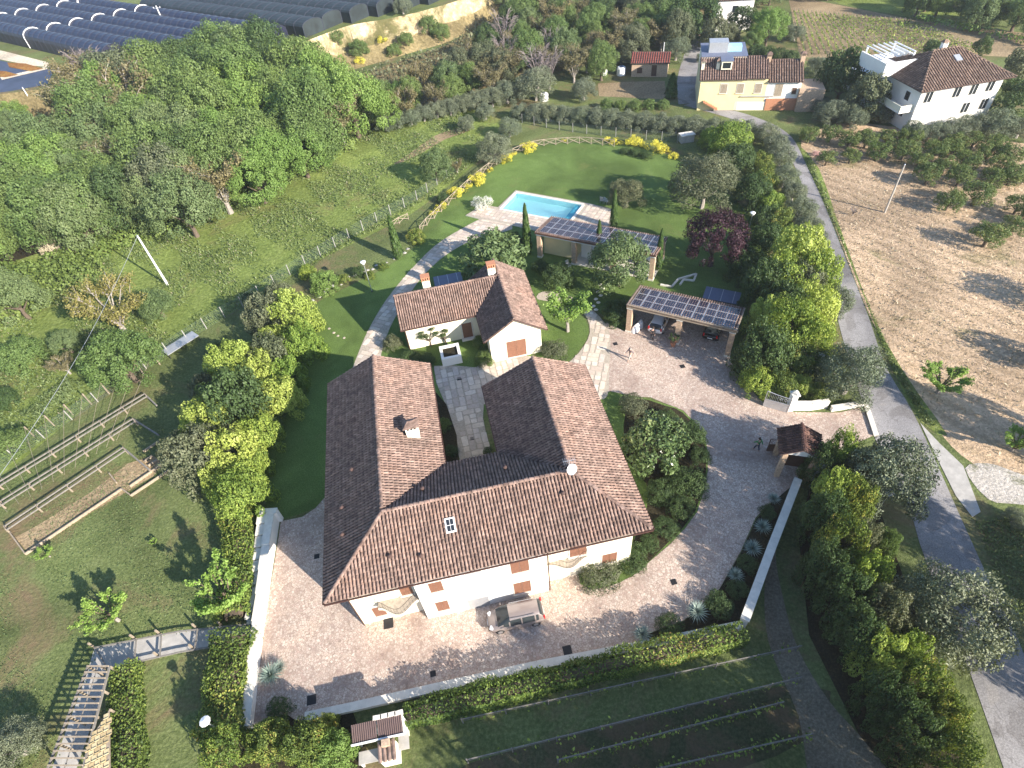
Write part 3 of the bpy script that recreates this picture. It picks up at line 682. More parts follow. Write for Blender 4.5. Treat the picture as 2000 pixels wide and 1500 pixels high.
for q in ((688, 921), (669, 995), (670, 1048)): vent(*q, zLO)
for q in ((826, 958), (987, 917)): vent(*q, zB)
m = MB(); u, v, z = H.on(1112, 925, zF, 8.5)
m.bar((u, v, z - .1), (u, v, z + 1.7), .045); m.bar((u - .45, v, z + 1.6), (u + .45, v, z + 1.6), .03)
for i in range(7): m.bar((u - .42 + i * .14, v - .28, z + 1.6), (u - .42 + i * .14, v + .28, z + 1.6), .018)
m.build('aerial', MAT['galv'], house)
m = MB(); m.lathe([(.02, 0), (.25, .03), (.42, .12), (.40, .125), (.24, .05), (.02, .02)], 14); o = m.build('satellite_dish', MAT['white_paint'], house); o.location = (u + .1, v - .15, z + .75); o.rotation_euler = (radians(60), 0, radians(20))

# ------------------------------------------------------------------ guest house
Q = Frame(-11.483, 49.761, 0.136)
qw, qa, qg, qd, qe, qr = 6.559, 8.523, 6.837, 4.705, 3.451, 5.741
guest = thing('guest_house', 'small L-shaped cream house with clay tile roof and two brick topped chimneys', 'house', Q.o, Q.phi)
k1 = (qr - qe) / (qw / 2); k2 = (qr - qe) / (qg / 2); um = qa + qg / 2
t1 = slope(guest, [(0, 0), (qa, 0), (um, qw / 2), (0, qw / 2)], (0, 1), lambda u, v: qe + k1 * v, seed=11)
slope(guest, [(0, qw), (0, qw / 2), (um, qw / 2), (qa, qw)], (0, -1), lambda u, v: qe + k1 * (qw - v), seed=12)
t3 = slope(guest, [(qa, -qd), (um, -qd), (um, qw / 2), (qa, 0)], (1, 0), lambda u, v: qe + k2 * (u - qa), seed=13)
slope(guest, [(um, qw / 2), (um, qw), (qa, qw)], (1, 0), lambda u, v: qe + k2 * (u - qa), seed=14)
t4 = slope(guest, [(qa + qg, -qd), (qa + qg, qw), (um, qw), (um, -qd)], (-1, 0), lambda u, v: qe + k2 * (qa + qg - u), seed=15)
ridge(t1, (0, qw / 2, qr), (um, qw / 2, qr), seed=6); ridge(t3, (um, -qd, qr), (um, qw, qr), seed=7)
MB().prism([(.5, .55), (qa + .6, .55), (qa + .6, -qd + .4), (qa + qg - .6, -qd + .4), (qa + qg - .6, qw - .5), (.5, qw - .5)], -.02, qe + .2).build('wall', MAT['plaster'], guest)
gable(guest, [(qa + .2, qe), (qa + qg - .2, qe), (qa + qg - .2, qe + .04), (um, qr - .16), (qa + .2, qe + .04)], -qd + .38, .2, 'plaster')
mb = MB(); vs = [(.52, .4, qe + .1), (.52, qw - .4, qe + .1), (.52, qw / 2, qr - .16), (.7, .4, qe + .1), (.7, qw - .4, qe + .1), (.7, qw / 2, qr - .16)]
mb.add(vs, [(0, 2, 1), (3, 4, 5), (0, 3, 5, 2), (1, 2, 5, 4), (0, 1, 4, 3)]); mb.build('gable', MAT['plaster'], guest)
u0, z0 = Q.wall(992, 700, -qd + .4); u1, z1 = Q.wall(1026, 658, -qd + .4)
shutter_window(guest, u0, u1, .25, 2.55, -qd + .4)
ud, _ = Q.wall(906, 660, .55); ue, _ = Q.wall(924, 655, .55)
dr = MB().box(((ud + ue) / 2, .53, 1.1), (ue - ud, .06, 2.2)).build('door', MAT['shutter'], guest)
MB().box((ud - .09, .52, 1.16), (.16, .1, 2.32)).build('door_frame', MAT['coping'], dr); MB().box((ue + .09, .52, 1.16), (.16, .1, 2.32)).build('door_frame', MAT['coping'], dr)
MB().box(((ud + ue) / 2, .3, .06), (ue - ud + .5, .6, .12)).build('door_step', MAT['coping'], guest)
for a, b in (((0, -.07), (qa, -.07)), ((qa + qg + .07, -qd), (qa + qg + .07, qw)), ((qa - .07, -qd), (qa - .07, 0))): MB().tube([(*a, qe - .05), (*b, qe - .05)], .065, 6).build('gutter', MAT['gutter'], guest)
MB().tube([(.42, .5, 0), (.42, .5, qe - .2), (.42, -.05, qe - .06)], .05, 6).build('downpipe', MAT['gutter'], guest)
zbk = lambda u, v: qe + k1 * (qw - v)
u, v = Q.uv(G(834, 561, 6)); chimney_pot(guest, u, qw / 2 + .9, 4.6, 1.9, .85, .7, 'plaster', brick=True)
u, v = Q.uv(G(963, 538, 6)); chimney_pot(guest, u, qw / 2 + .9, 4.6, 1.9, .85, .7, 'plaster', brick=True)

# ------------------------------------------------------------------ open sheds with solar panels
def solar_roof(par, roof, L_, D_, zf, zb, nx, ny, mx0, mx1, my0, my1):
    k = (zb - zf) / D_; a = atan2(k, 1.0)
    pw, ph = (L_ - mx0 - mx1) / nx, (D_ - my0 - my1) / ny
    base = MB().box((0, 0, 0), (pw - .03, ph - .03, .035)).mesh('solar_panel', MAT['panel_frame'])
    cell = MB().box((0, 0, .021), (pw - .13, ph - .13, .006)).mesh('panel_cells', MAT['panel'])
    for i in range(nx):
        for j in range(ny):
            u = mx0 + pw * (i + .5); v = my0 + ph * (j + .5)
            p = place('solar_panel', base, par, (u, v, zf + k * v + .11)); p.rotation_euler = (a, 0, 0)
            place('panel_cells', cell, p)
def col(par, u, v, hgt, w=.55):
    c = MB().box((u, v, hgt / 2), (w, w, hgt)).build('column', MAT['brick'], par)
    MB().box((u, v, .12), (w + .1, w + .1, .24)).build('plinth', MAT['coping'], c); MB().box((u, v, hgt - .09), (w + .12, w + .12, .1)).build('column_cap', MAT['coping'], c)
K = Frame(13.315, 49.195, -0.543); KL, KD, kf, kb = 11.58, 4.95, 3.85, 2.95
carport = thing('carport', 'open brick-columned carport with dark solar panels on its sloping roof', 'carport', K.o, K.phi)
zk = lambda u, v: kf + (kb - kf) / KD * v
rf = slope(carport, [(0, 0), (KL, 0), (KL, KD), (0, KD)], (0, -1), zk, seed=21, bed='dark_wood', name='roof')
for u in (.35, KL / 2, KL - .35): col(carport, u, .35, kf - .36); col(carport, u, KD - .35, kb - .36, .5)
MB().box((KL / 2, .12, kf - .17), (KL, .26, .3)).build('front_beam', MAT['wood'], carport)
MB().box((KL / 2, KD - .35, kb - .18), (KL, .26, .3)).build('rear_beam', MAT['dark_wood'], carport)
for i in range(9):
    u = .3 + (KL - .6) * i / 8; MB().bar((u, .2, kf - .23), (u, KD - .2, kb - .23), .12, .18).build('rafter', MAT['dark_wood'], carport)
for u in (.06, KL - .06): MB().bar((u, 0, kf + .02), (u, KD, kb + .02), .16, .16).build('verge', MAT['wood'], carport)
MB().bar((0.15, .03, kf + .05), (KL - .15, .03, kf + .05), .1, .16).build('fascia', MAT['wood'], carport)
solar_roof(carport, rf, KL, KD, kf, kb, 10, 3, .35, .35, .25, .55)
MB().box((KL / 2, KD - .15, 1.1), (KL - .6, .12, 2.2)).build('rear_wall', MAT['plaster'], carport)
N_ = Frame(5.108, 65.698, -0.534); NL, ND, nf, nb = 15.79, 5.3, 3.8, 3.0
poolh = thing('pool_house', 'long cream pool house with brick columns and a roof of grey solar panels', 'pool house', N_.o, N_.phi)
zn = lambda u, v: nf + (nb - nf) / ND * v
rf = slope(poolh, [(0, 0), (NL, 0), (NL, ND), (0, ND)], (0, -1), zn, seed=22, bed='dark_wood', name='roof')
MB().bar((0, -.02, nf - .08), (NL, -.02, nf - .08), .12, .24).build('fascia', MAT['dark_wood'], poolh)
solar_roof(poolh, rf, NL, ND, nf, nb, 14, 3, .5, .5, .3, .3)
for u in (.45, NL / 3, NL * .66, NL - .4): col(poolh, u, .35, nf - .28)
for u in (NL / 3, NL * .66, NL - .4): col(poolh, u, ND - .35, nb - .28, .5)
MB().prism([(.6, 1.3), (NL / 3 - .1, 1.3), (NL / 3 - .1, ND - .4), (.6, ND - .4)], 0, nb - .2).build('wall', MAT['plaster_yellow'], poolh)
MB().prism([(NL / 3 - .1, .15), (NL - .1, .15), (NL - .1, ND - .1), (NL / 3 - .1, ND - .1)], .0, .14).build('floor', MAT['coping'], poolh)
MB().box((NL / 3 + 1.0, 2.0, 1.15), (1.3, .2, 2.2)).build('partition', MAT['plaster_white'], poolh)
MB().box((NL * .5, .12, nf - .26), (NL - .4, .22, .22)).build('front_beam', MAT['white_paint'], poolh)

# ------------------------------------------------------------------ pool
deck = [(-4.2, -3.4), (-1.4, -3.6), (3, -3.4), (8, -3.6), (13, -3.2), (16.2, -1.0), (16.4, 1.6), (15.6, 5.2), (11.6, 5.6), (-.5, 5.6), (-.7, .2), (-3.2, .1)]
mb = MB()
# deck with the basin left open
basin = [(0, 0), (pw_, 0), (pw_, pd_), (0, pd_)]
def deck_mesh(outer, hole, z):
    tri = tessellate_polygon([[Vector((x, y, 0)) for x, y in outer], [Vector((x, y, 0)) for x, y in hole]])
    al = outer + hole; m = MB()
    fs = []
    for t in tri:
        a, b, c = (al[i] for i in t)
        cr = (b[0] - a[0]) * (c[1] - a[1]) - (b[1] - a[1]) * (c[0] - a[0]); fs.append(t if cr > 0 else t[::-1])
    m.add([(x, y, z) for x, y in al], fs); return m
pool = thing('swimming_pool', 'turquoise rectangular swimming pool with pale stone surround', 'swimming pool', PQ.o, PQ.phi)
dk = deck_mesh(deck, basin, .12).build('pool_deck', MAT['mortar'], pool)
m = MB(); n = len(deck); m.add([(x, y, .12) for x, y in deck] + [(x, y, -.05) for x, y in deck], [(i, n + i, n + (i + 1) % n, (i + 1) % n) for i in range(n)]); m.build('deck_edge', MAT['coping'], pool)
MAT['pool_tile'] = plain('pool_liner', (.60, .90, .90), 0.5, var=0.05)
MAT['pool_step'] = plain('pool_deep_liner', (0.10, 0.42, 0.55), 0.5, var=0.05)
m = MB(); z0 = -.9
m.add([(0, 0, z0), (pw_, 0, z0), (pw_, pd_, z0), (0, pd_, z0), (0, 0, .1), (pw_, 0, .1), (pw_, pd_, .1), (0, pd_, .1)], [(0, 1, 2, 3), (0, 4, 5, 1), (1, 5, 6, 2), (2, 6, 7, 3), (3, 7, 4, 0)])
m.build('basin', MAT['pool_tile'], pool)
MB().box((pw_ - .55, pd_ / 2, -.5), (1.06, pd_ - .06, .75)).build('pool_bench', MAT['pool_step'], pool)
MB().lathe([(1.5, -.6), (1.5, -.25), (1.45, -.22)], 20, (2.6, .2, 0)).build('pool_step', MAT['pool_tile'], pool)
for a, b, w_ in (((-.2, -.18), (pw_ + .2, -.18), .36), ((-.2, pd_ + .18), (pw_ + .2, pd_ + .18), .36)): MB().bar((*a, .135), (*b, .135), w_, .06).build('coping', MAT['coping'], pool)
for u in (-.18, pw_ + .18): MB().bar((u, 0, .135), (u, pd_, .135), .36, .06).build('coping', MAT['coping'], pool)
m_, nt_, b_ = new_mat('pool_water'); b_.inputs['Base Color'].default_value = (.72, .97, .98, 1); b_.inputs['Roughness'].default_value = .04; b_.inputs['Transmission Weight'].default_value = 1.0; b_.inputs['IOR'].default_value = 1.05
_bump(nt_, b_, _noise(nt_, 1.5, 3, .5, _pos(nt_)), .15, .05)
m = MB().poly([(0, 0, .02), (pw_, 0, .02), (pw_, pd_, .02), (0, pd_, .02)]).build('pool_water', m_, pool)
m = MB(); rs_ = random.Random(5)
ni = 0
for i in range(int(21 / .66)):
    for j in range(int(10 / .66)):
        u, v = -4.2 + i * .66 + .33, -3.7 + j * .66 + .33
        c4 = [(u + a, v + b) for a in (-.31, .31) for b in (-.31, .31)]
        if all(inside(q, deck) for q in c4) and not any(-.4 < q[0] < pw_ + .4 and -.4 < q[1] < pd_ + .4 for q in c4):
            ni += 1
            if ni <= 300: place('deck_flagstone', rs_.choice(FLAGS[(.62, .62)]), dk, (u, v, .108 + rs_.uniform(-.004, .006)), rs_.choice((0, pi / 2, pi)))
# ------------------------------------------------------------------ villa and farmhouse beyond the garden
A_, B_ = G(1800, 181, 6.6), G(1986, 150, 6.6)
V_ = Frame(A_.x, A_.y, atan2(B_.y - A_.y, B_.x - A_.x)); VL = (B_ - A_).length
cu, cv = V_.uv(G(1735, 146, 6.6)); VD = max(14.0, cv)
villa = thing('villa', 'white three storey villa with a grey brown hipped roof among trees', 'house', V_.o, V_.phi)
ve, vp = 6.6, .42; vh = VD / 2
z1 = lambda u, v: ve + vp * v
z2 = lambda u, v: ve + vp * (VD - v)
z3 = lambda u, v: ve + vp * u
z4 = lambda u, v: ve + vp * (VL - u)
q1 = slope(villa, [(0, 0), (VL, 0), (VL - vh * .8, vh), (vh * .8, vh)], (0, 1), z1, 'coppi_old', 31, cs=.42, rs=.6, segs=3)
slope(villa, [(VL, VD), (0, VD), (vh * .8, vh), (VL - vh * .8, vh)], (0, -1), z2, 'coppi_old', 32, tiles=False, bed='roof_bed')
z3 = lambda u, v: ve + vp / .8 * u
z4 = lambda u, v: ve + vp / .8 * (VL - u)
slope(villa, [(0, 0), (vh * .8, vh), (0, VD)], (1, 0), z3, 'coppi_old', 33, cs=.42, rs=.6, segs=3)
slope(villa, [(VL, 0), (VL, VD), (VL - vh * .8, vh)], (-1, 0), z4, 'coppi_old', 34, cs=.42, rs=.6, segs=3)
zz = ve + vp * vh
ridge(q1, (vh * .8, vh, zz), (VL - vh * .8, vh, zz), 'coppi_old', .6); ridge(q1, (0, 0, ve), (vh * .8, vh, zz), 'coppi_old', .6); ridge(q1, (VL, 0, ve), (VL - vh * .8, vh, zz), 'coppi_old', .6)
MB().prism([(1, 1), (VL - 1, 1), (VL - 1, VD - 1), (1, VD - 1)], 0, ve + .3).build('wall', MAT['plaster_white'], villa)
for px0, py0, px1, py1 in ((1809, 183, 1817, 197), (1862, 173, 1876, 186), (1894, 168, 1909, 181), (1926, 161, 1942, 174), (1877, 204, 1892, 216), (1913, 196, 1928, 209)):
    a, za = V_.wall(px0, py0, 1.0); b, zb_ = V_.wall(px1, py1, 1.0); c = (a + b) / 2; zc = min(max((za + zb_) / 2, 1.2), ve - 1)
    shutter_window(villa, c - .6, c + .6, zc - .75, zc + .75, 1.0, leaves=0)
for k_, z_ in ((.25, 2.6), (.25, 5.0), (.6, 2.6), (.6, 5.0)):
    w = MB().box((.98, VD * k_, z_ - .2), (.06, 1.2, 1.5)).build('window', MAT['white_paint'], villa); MB().box((.945, VD * k_, z_ - .2), (.02, .95, 1.25)).build('pane', MAT['glass'], w)
b = MB().box((-.1, VD * .32, 3.2), (2.2, 6, .2)).build('balcony', MAT['plaster_white'], villa)
m = MB(); m.box((-1.15, VD * .32, 3.75), (.1, 6, .9)); m.box((-.1, VD * .32 - 2.95, 3.75), (2.0, .1, .9)); m.box((-.1, VD * .32 + 2.95, 3.75), (2.0, .1, .9)); m.build('parapet', MAT['plaster'], b)
# roof terrace cut into the far left corner
t = MB().box((1.6, VD - 3.5, ve + .55), (6.2, 6.4, 1.1)).build('terrace_block', MAT['plaster_white'], villa)
m = MB()
for (x, y, dx, dy) in ((-1.4, VD - 3.5, .25, 6.4), (1.6, VD - 6.6, 6.2, .25), (4.6, VD - 3.5, .25, 6.4)): m.box((x, y, ve + 1.5), (dx, dy, .95))
m.build('parapet', MAT['plaster_white'], t)
m = MB()
for i in range(6): m.box((-.9 + i * .95, VD - 3.0, ve + 2.7), (.14, 5.2, .18))
for x, y in ((-.9, VD - .6), (-.9, VD - 5.4), (3.9, VD - .6), (3.9, VD - 5.4)): m.box((x, y, ve + 1.9), (.2, .2, 1.7))
m.build('terrace_pergola', MAT['white_paint'], t)
c = chimney_pot(villa, VL * .5, vh + .6, zz - .8, 1.6, .8, .6, 'plaster_white', 'coppi_old')
MB().box((VL * .55, vh * .7, z1(0, vh * .7) + .12), (1.0, 1.2, .2), tilt=.4).build('skylight', MAT['galv'], villa)
MB().box((VL * .35, VD + 4, 1.8), (6, 4, 3.6)).build('side_shed', MAT['galv'], villa)

A_, B_ = G(1366, 157, 5.2), G(1502, 155, 5.2)
Y_ = Frame(A_.x, A_.y, atan2(B_.y - A_.y, B_.x - A_.x)); YL = (B_ - A_).length
farm = thing('farmhouse', 'long yellow farmhouse with terracotta roof and grey roof terrace behind it', 'house', Y_.o, Y_.phi)
cu, cv = Y_.uv(G(1368, 121, 7.4)); YD = max(cv, 4.5)
zy = lambda u, v: 5.2 + 2.2 / YD * v
slope(farm, [(0, 0), (YL * .69, 0), (YL * .69, YD), (0, YD)], (0, 1), zy, 'coppi', 41, cs=.4, rs=.6, segs=3, name='main_roof')
slope(farm, [(YL * .69, 0), (YL, 0), (YL, YD), (YL * .69, YD)], (0, 1), lambda u, v: zy(u, v) + .12, 'coppi', 42, cs=.4, rs=.6, segs=3, name='end_roof')
E_ = YL * .5
slope(farm, [(YL + .05, 0), (YL + E_, 0), (YL + E_, YD), (YL + .05, YD)], (0, 1), lambda u, v: zy(u, v) - .5, 'coppi_old', 43, cs=.4, rs=.6, segs=3, name='old_roof')
MB().prism([(.3, .4), (YL, .4), (YL, YD + 7), (.3, YD + 7)], 0, 5.25).build('wall', MAT['plaster_yellow'], farm)
m = MB(); m.prism([(.3, YD - .2), (YL * .69, YD - .2), (YL * .69, YD + 7), (.3, YD + 7)], 5.26, 7.35); o = m.build('upper_wall', MAT['plaster'], farm)
MB().prism([(.2, YD + .02), (YL * .7, YD + .02), (YL * .7, YD + 7.1), (.2, YD + 7.1)], 7.36, 7.5).build('roof_terrace', MAT['grey_tarp'], o)
m = MB().box((3.0, YD + 3, 8.3), (3.2, 2.4, 1.6)).build('stair_head', MAT['galv'], o)
MB().box((YL * .5, YD + 3, 7.95), (2.6, 1.6, .9)).build('water_tank', plain('pale_blue_plastic', (.35, .6, .75), .4), o)
MB().prism([(YL + .01, .5), (YL + E_ - .2, .5), (YL + E_ - .2, YD + 3), (YL + .01, YD + 3)], 0, 4.72).build('old_wall', MAT['plaster_white'], farm)
dm = MB().box((YL * .38, YD * .55, 7.0), (1.7, 2.0, 1.3)).build('dormer', MAT['plaster'], farm); MB().box((YL * .38, YD * .55 - 1.01, 7.0), (1.3, .03, .9)).build('pane', MAT['glass'], dm); MB().box((YL * .38, YD * .55 + .2, 7.72), (2.1, 2.6, .12)).build('dormer_roof', MAT['grey_tarp'], dm)
for k_ in (.04, .26): chimney_pot(farm, YL * k_, YD * .5, 6.0, 1.5, .5, .5, 'plaster')
for k_ in (1.0, 1.48): chimney_pot(farm, YL * k_, YD * .9, 6.2, 1.6, .7, .6, 'brick')
for k_ in (.38, .62, .88): shutter_window(farm, YL * k_ - .55, YL * k_ + .55, 2.9, 4.4, .4, 2, mat='wood')
shutter_window(farm, YL + 1.4, YL + 2.6, 2.3, 4.3, .5, 2, mat='wood'); shutter_window(farm, YL + 4.2, YL + 4.9, 2.6, 3.6, .5, 1, mat='dark_wood')
u0, v0 = Y_.uv(G(1395, 213)); u1, v1 = Y_.uv(G(1502, 207))
pc = MB().prism([(u0, v0), (u1, v1), (u1, .3), (u1 * .55, .3), (u1 * .5, v0 * .5), (u0, v0 * .45)], 0, 1.4).build('porch', MAT['plaster'], farm)
MB().prism([(u0 + (u1 - u0) * .42, v0 * .94), (u1 - .1, v1 + .15), (u1 - .1, .2), (u0 + (u1 - u0) * .42, .2)], 2.3, 2.42).build('porch_roof', MAT['concrete'], pc)
m = MB()
for i in range(8): m.box((u0 * .4 + i * .32, v0 * .3, 1.5 + i * .0 - .17 * i + .1), (.34, 1.4, .18))
m.build('stair', MAT['terracotta'], pc)
MB().prism([(YL + .3, v0 + .6), (YL + E_ + 1.5, v0 + .6), (YL + E_ + 1.5, .2), (YL + .3, .2)], 0, 1.9).build('lower_terrace', MAT['terracotta'], farm)
MB().box((YL + E_ + 1.6, 2, 1.8), (4, 5, 3.6)).build('side_room', MAT['brick'], farm)

def simple_hut(name, label, pxa, pxb, eave, depth_, rise, wallm, roofm, seed, cat='shed'):
    a, b = G(*pxa, eave), G(*pxb, eave); F_ = Frame(a.x, a.y, atan2(b.y - a.y, b.x - a.x)); L_ = (b - a).length
    t = thing(name, label, cat, F_.o, F_.phi)
    k = rise / depth_ * 2
    slope(t, [(0, 0), (L_, 0), (L_, depth_ / 2), (0, depth_ / 2)], (0, 1), lambda u, v: eave + k * v, roofm, seed, cs=.45, rs=.6, segs=3, name='front_roof')
    slope(t, [(0, depth_), (0, depth_ / 2), (L_, depth_ / 2), (L_, depth_)], (0, -1), lambda u, v: eave + k * (depth_ - v), roofm, seed + 1, tiles=False, name='rear_roof')
    MB().prism([(.3, .3), (L_ - .3, .3), (L_ - .3, depth_ - .3), (.3, depth_ - .3)], 0, eave + .05).build('wall', MAT[wallm], t)
    for u in (.3, L_ - .45): 
        m = MB(); m.add([(u, .3, eave), (u, depth_ - .3, eave), (u, depth_ / 2, eave + rise - .15), (u + .15, .3, eave), (u + .15, depth_ - .3, eave), (u + .15, depth_ / 2, eave + rise - .15)], [(0, 2, 1), (3, 4, 5), (0, 3, 5, 2), (1, 2, 5, 4)]); m.build('gable', MAT[wallm], t)
    return t, F_, L_
MAT['red_tile'] = tile_mat('red_roof_sheet', [(.28, .075, .06), (.33, .09, .07), (.24, .06, .05)], .3)
RIDGE_ME['red_tile'] = RIDGE_ME['coppi']
t, F_, L_ = simple_hut('garden_shed', 'small shed with a dark red roof and pale walls near the ploughed plot', (1231, 124), (1308, 124), 2.6, 6.0, 1.2, 'brick', 'red_tile', 51)
for u in (.25, .62): w = MB().box((L_ * u, .28, 1.2), (1.0, .05, 2.0 if u > .5 else 1.0)).build('door' if u > .5 else 'window', MAT['dark_wood'], t)
t, F_, L_ = simple_hut('far_house', 'white house with grey roof half hidden by trees at the top edge', (1402, 2), (1478, -2), 6.0, 8.0, 1.6, 'plaster_white', 'coppi_old', 53, 'house')
w = MB().box((L_ * .5, .28, 4.2), (1.2, .06, 1.3)).build('window', MAT['glass'], t)

# ------------------------------------------------------------------ gate lodge roof, gate, entrance walls
gb = G(1560, 902); 
# ridge of the little roof runs away from the camera
Ar, Br = G(1566, 827, 4.3), G(1572, 880, 4.3)
LG = Frame(Br.x, Br.y, atan2(Ar.y - Br.y, Ar.x - Br.x) - pi / 2); lgl = (Ar - Br).length
lodge = thing('gate_canopy', 'small dark tiled canopy roof on brick piers over the pedestrian entrance', 'canopy', LG.o, LG.phi)
ww = 1.75
r1 = slope(lodge, [(-ww, 0), (0, 0), (0, lgl), (-ww, lgl)], (1, 0), lambda u, v: 3.3 + (u + ww) * .57, 'coppi_dark', 61)
r2 = slope(lodge, [(ww, 0), (ww, lgl), (0, lgl), (0, 0)], (-1, 0), lambda u, v: 3.3 + (ww - u) * .57, 'coppi_dark', 62)
ridge(r1, (0, 0, 4.3), (0, lgl, 4.3), 'coppi_dark', .38)
for u, v in ((-1.2, .3), (1.2, .3), (-1.2, lgl - .3), (1.2, lgl - .3)): MB().box((u, v, 1.6), (.4, .4, 3.2)).build('pier', MAT['brick'], lodge)
gable(lodge, [(-1.5, 3.2), (1.5, 3.2), (0, 4.1)], .25, .15, 'plaster_white')
MB().box((0, lgl * .5, 1.5), (2.0, .12, 2.6)).build('door', MAT['dark_wood'], lodge)
MB().box((2.3, .5, 1.0), (1.6, .4, 2.0)).build('side_wall', MAT['plaster_white'], lodge)
def gate_leaf(a, b, h, label, z=0.08, mt='galv'):
    a, b = Vector(a), Vector(b); F_ = Frame(a.x, a.y, atan2(b.y - a.y, b.x - a.x)); L_ = (b - a).length
    t = thing('gate_leaf', label, 'gate', F_.o, F_.phi)
    for x, y in (((0, z), (0, h)), ((L_, z), (L_, h + .25)), ((0, z), (L_, z)), ((0, h * .55), (L_, h * .55))): MB().bar((x[0], 0, x[1]), (y[0], 0, y[1]), .07).build('gate_frame', MAT[mt], t)
    P = [Vector((L_ * i / 10, 0, h + .25 * (i / 10) ** 2)) for i in range(11)]
    MB().tube(P, .035, 5).build('top_rail', MAT[mt], t)
    n = max(6, int(L_ / .14))
    for i in range(1, n): MB().bar((L_ * i / n, 0, h * .55), (L_ * i / n, 0, h + .25 * (i / n) ** 2), .022).build('bar', MAT[mt], t)
    for k in range(4):
        z0_, z1_ = z + .05 + (h * .55 - z - .08) * k / 4, z + .05 + (h * .55 - z - .08) * (k + 1) / 4 - .02
        MB().box((L_ / 2, 0, (z0_ + z1_) / 2), (L_ - .08, .03, z1_ - z0_)).build('panel', MAT[mt], t)
    for cx in (L_ * .22, L_ * .42):
        MB().tube([Vector((cx + cos(q * .7) * (.3 - q * .028), 0, h * .8 + sin(q * .7) * (.24 - q * .024))) for q in range(9)], .018, 4).build('scroll', MAT[mt], t)
    return t
gate_leaf(G(1537, 806), G(1490, 793), 1.9, 'open grey metal driveway gate leaf with scrollwork beside white pillar')
gate_leaf(G(1497, 881), G(1541, 881), 1.75, 'dark brown gate leaf standing beside the small tiled canopy', mt='dark_wood')
p = G(1541, 800); gp = thing('gate_pillar', 'white gate pillar with stepped cap at the hinge of the scrollwork gate', 'pillar', p)
MB().box((0, 0, 1.1), (.55, .55, 2.2)).build('shaft', MAT['plaster_white'], gp); MB().box((0, 0, 2.27), (.75, .75, .14)).build('cap', MAT['coping'], gp)
MB().lathe([(.36, 2.34), (.3, 2.5), (.05, 2.72)], 4).build('cap_top', MAT['coping'], gp)
def wall_run(name, label, pts, hgt, th, mat='plaster_white', cop='coping', cat='wall', step=2.2, hts=None):
    P = [Vector((p.x, p.y, 0)) for p in pts]; t = thing(name, label, cat, P[0]); n = 0
    for a, b in zip(P, P[1:]):
        a, b = a - P[0], b - P[0]; d = b - a; k = max(1, int(d.length / step)); an = atan2(d.y, d.x)
        hh = hgt if hts is None else hts[n]; n += 1
        c = (a + b) / 2
        MB().box((c.x, c.y, hh / 2), (d.length + th * .0, th, hh), an).build('wall_face', MAT[mat], t)
        for i in range(k):
            q = a + d * ((i + .5) / k); MB().box((q.x, q.y, hh + .045), (d.length / k - .015, th + .14, .085), an).build('coping_stone', MAT[cop], t)
    return t
wall_run('entrance_wall', 'low white curved wall between the gate pillar and the road', [G(1546, 800), G(1580, 800), (G(1614, 795))], .95, .3)
wall_run('entrance_kerb', 'cream kerb wall along the entrance apron beside the large olive', [G(1622, 802), G(1688, 792)], .45, .3)
wall_run('entrance_kerb', 'pale stone kerb between the entrance paving and the asphalt road', [G(1691, 794), G(1710, 852)], .12, .3, 'coping')
wall_run('garden_wall', 'long white capped wall on the right of the yard along the dirt track', [G(1552, 950), G(1499, 1086), G(1448, 1224)], 1.15, .5, step=2.5)
wall_run('garden_wall', 'low capped wall along the bottom of the yard behind the clipped hedge', [G(1444, 1226), G(1250, 1266), G(1050, 1304), G(860, 1346), G(690, 1385), G(600, 1404)], .5, .45, step=2.5)
sw = wall_run('retaining_wall', 'stepped white retaining wall on the left side of the yard', [G(540, 1020), G(531, 1080), G(524, 1125), G(518, 1170), G(510, 1222), G(497, 1330), G(487, 1425)], 1.8, .55, hts=[1.45, 1.3, 1.15, 1.0, .85, .7], step=2.6)
b = G(545, 1014); wall_run('retaining_wall', 'short white cross wall at the head of the stepped retaining wall', [G(553, 1015), G(520, 1017)], 1.5, .4)
wall_run('kerb_wall', 'low rough white kerb beside the steps left of the retaining wall', [G(520, 1018), G(505, 1110), G(497, 1180), G(488, 1215)], .5, .3, step=1.2)
# steps between kerb and retaining wall
st = thing('garden_steps', 'flight of pale stone steps between the hedge and the stepped white wall', 'steps', G(510, 1120))
o_ = G(510, 1120); P = along([G(528, 1028), G(516, 1110), G(508, 1180), G(500, 1215)], 1.05)
for i, (p, a) in enumerate(P): MB().box((p.x - o_.x, p.y - o_.y, (1.5 - i * 1.4 / len(P)) / 2), (1.0, 1.25, 1.5 - i * 1.4 / len(P)), a).build('step', MAT['coping'], st)

# ------------------------------------------------------------------ fences
def rustic_fence(pts, label, step=2.0, hgt=1.15):
    P = along(smooth_path(pts, 8), step); t = thing('rustic_fence', label, 'fence', P[0][0]); o = P[0][0]
    post = MB().tube([(0, 0, 0), (0, 0, hgt + .08)], .055, 6).mesh('post', MAT['wood'])
    for (p, a) in P: place('post', post, t, p - o)
    for (p, a), (q, b) in zip(P, P[1:]):
        p, q = p - o, q - o; z = Vector((0, 0, 1))
        MB().tube([p + z * hgt, q + z * hgt], .05, 5).build('top_rail', MAT['wood'], t)
        MB().tube([p + z * .15, q + z * (hgt - .08)], .042, 5).build('diagonal', MAT['wood'], t)
        MB().tube([q + z * .15, p + z * (hgt - .08)], .042, 5).build('diagonal', MAT['wood'], t)
    return t
rustic_fence([G(822, 470), G(824, 452), G(850, 426), G(888, 390), G(925, 356), G(965, 325), G(1005, 302), G(1045, 288), G(1090, 283), G(1140, 281), G(1200, 287)], 'long rustic wooden fence with crossed rails curving around the pool lawn')
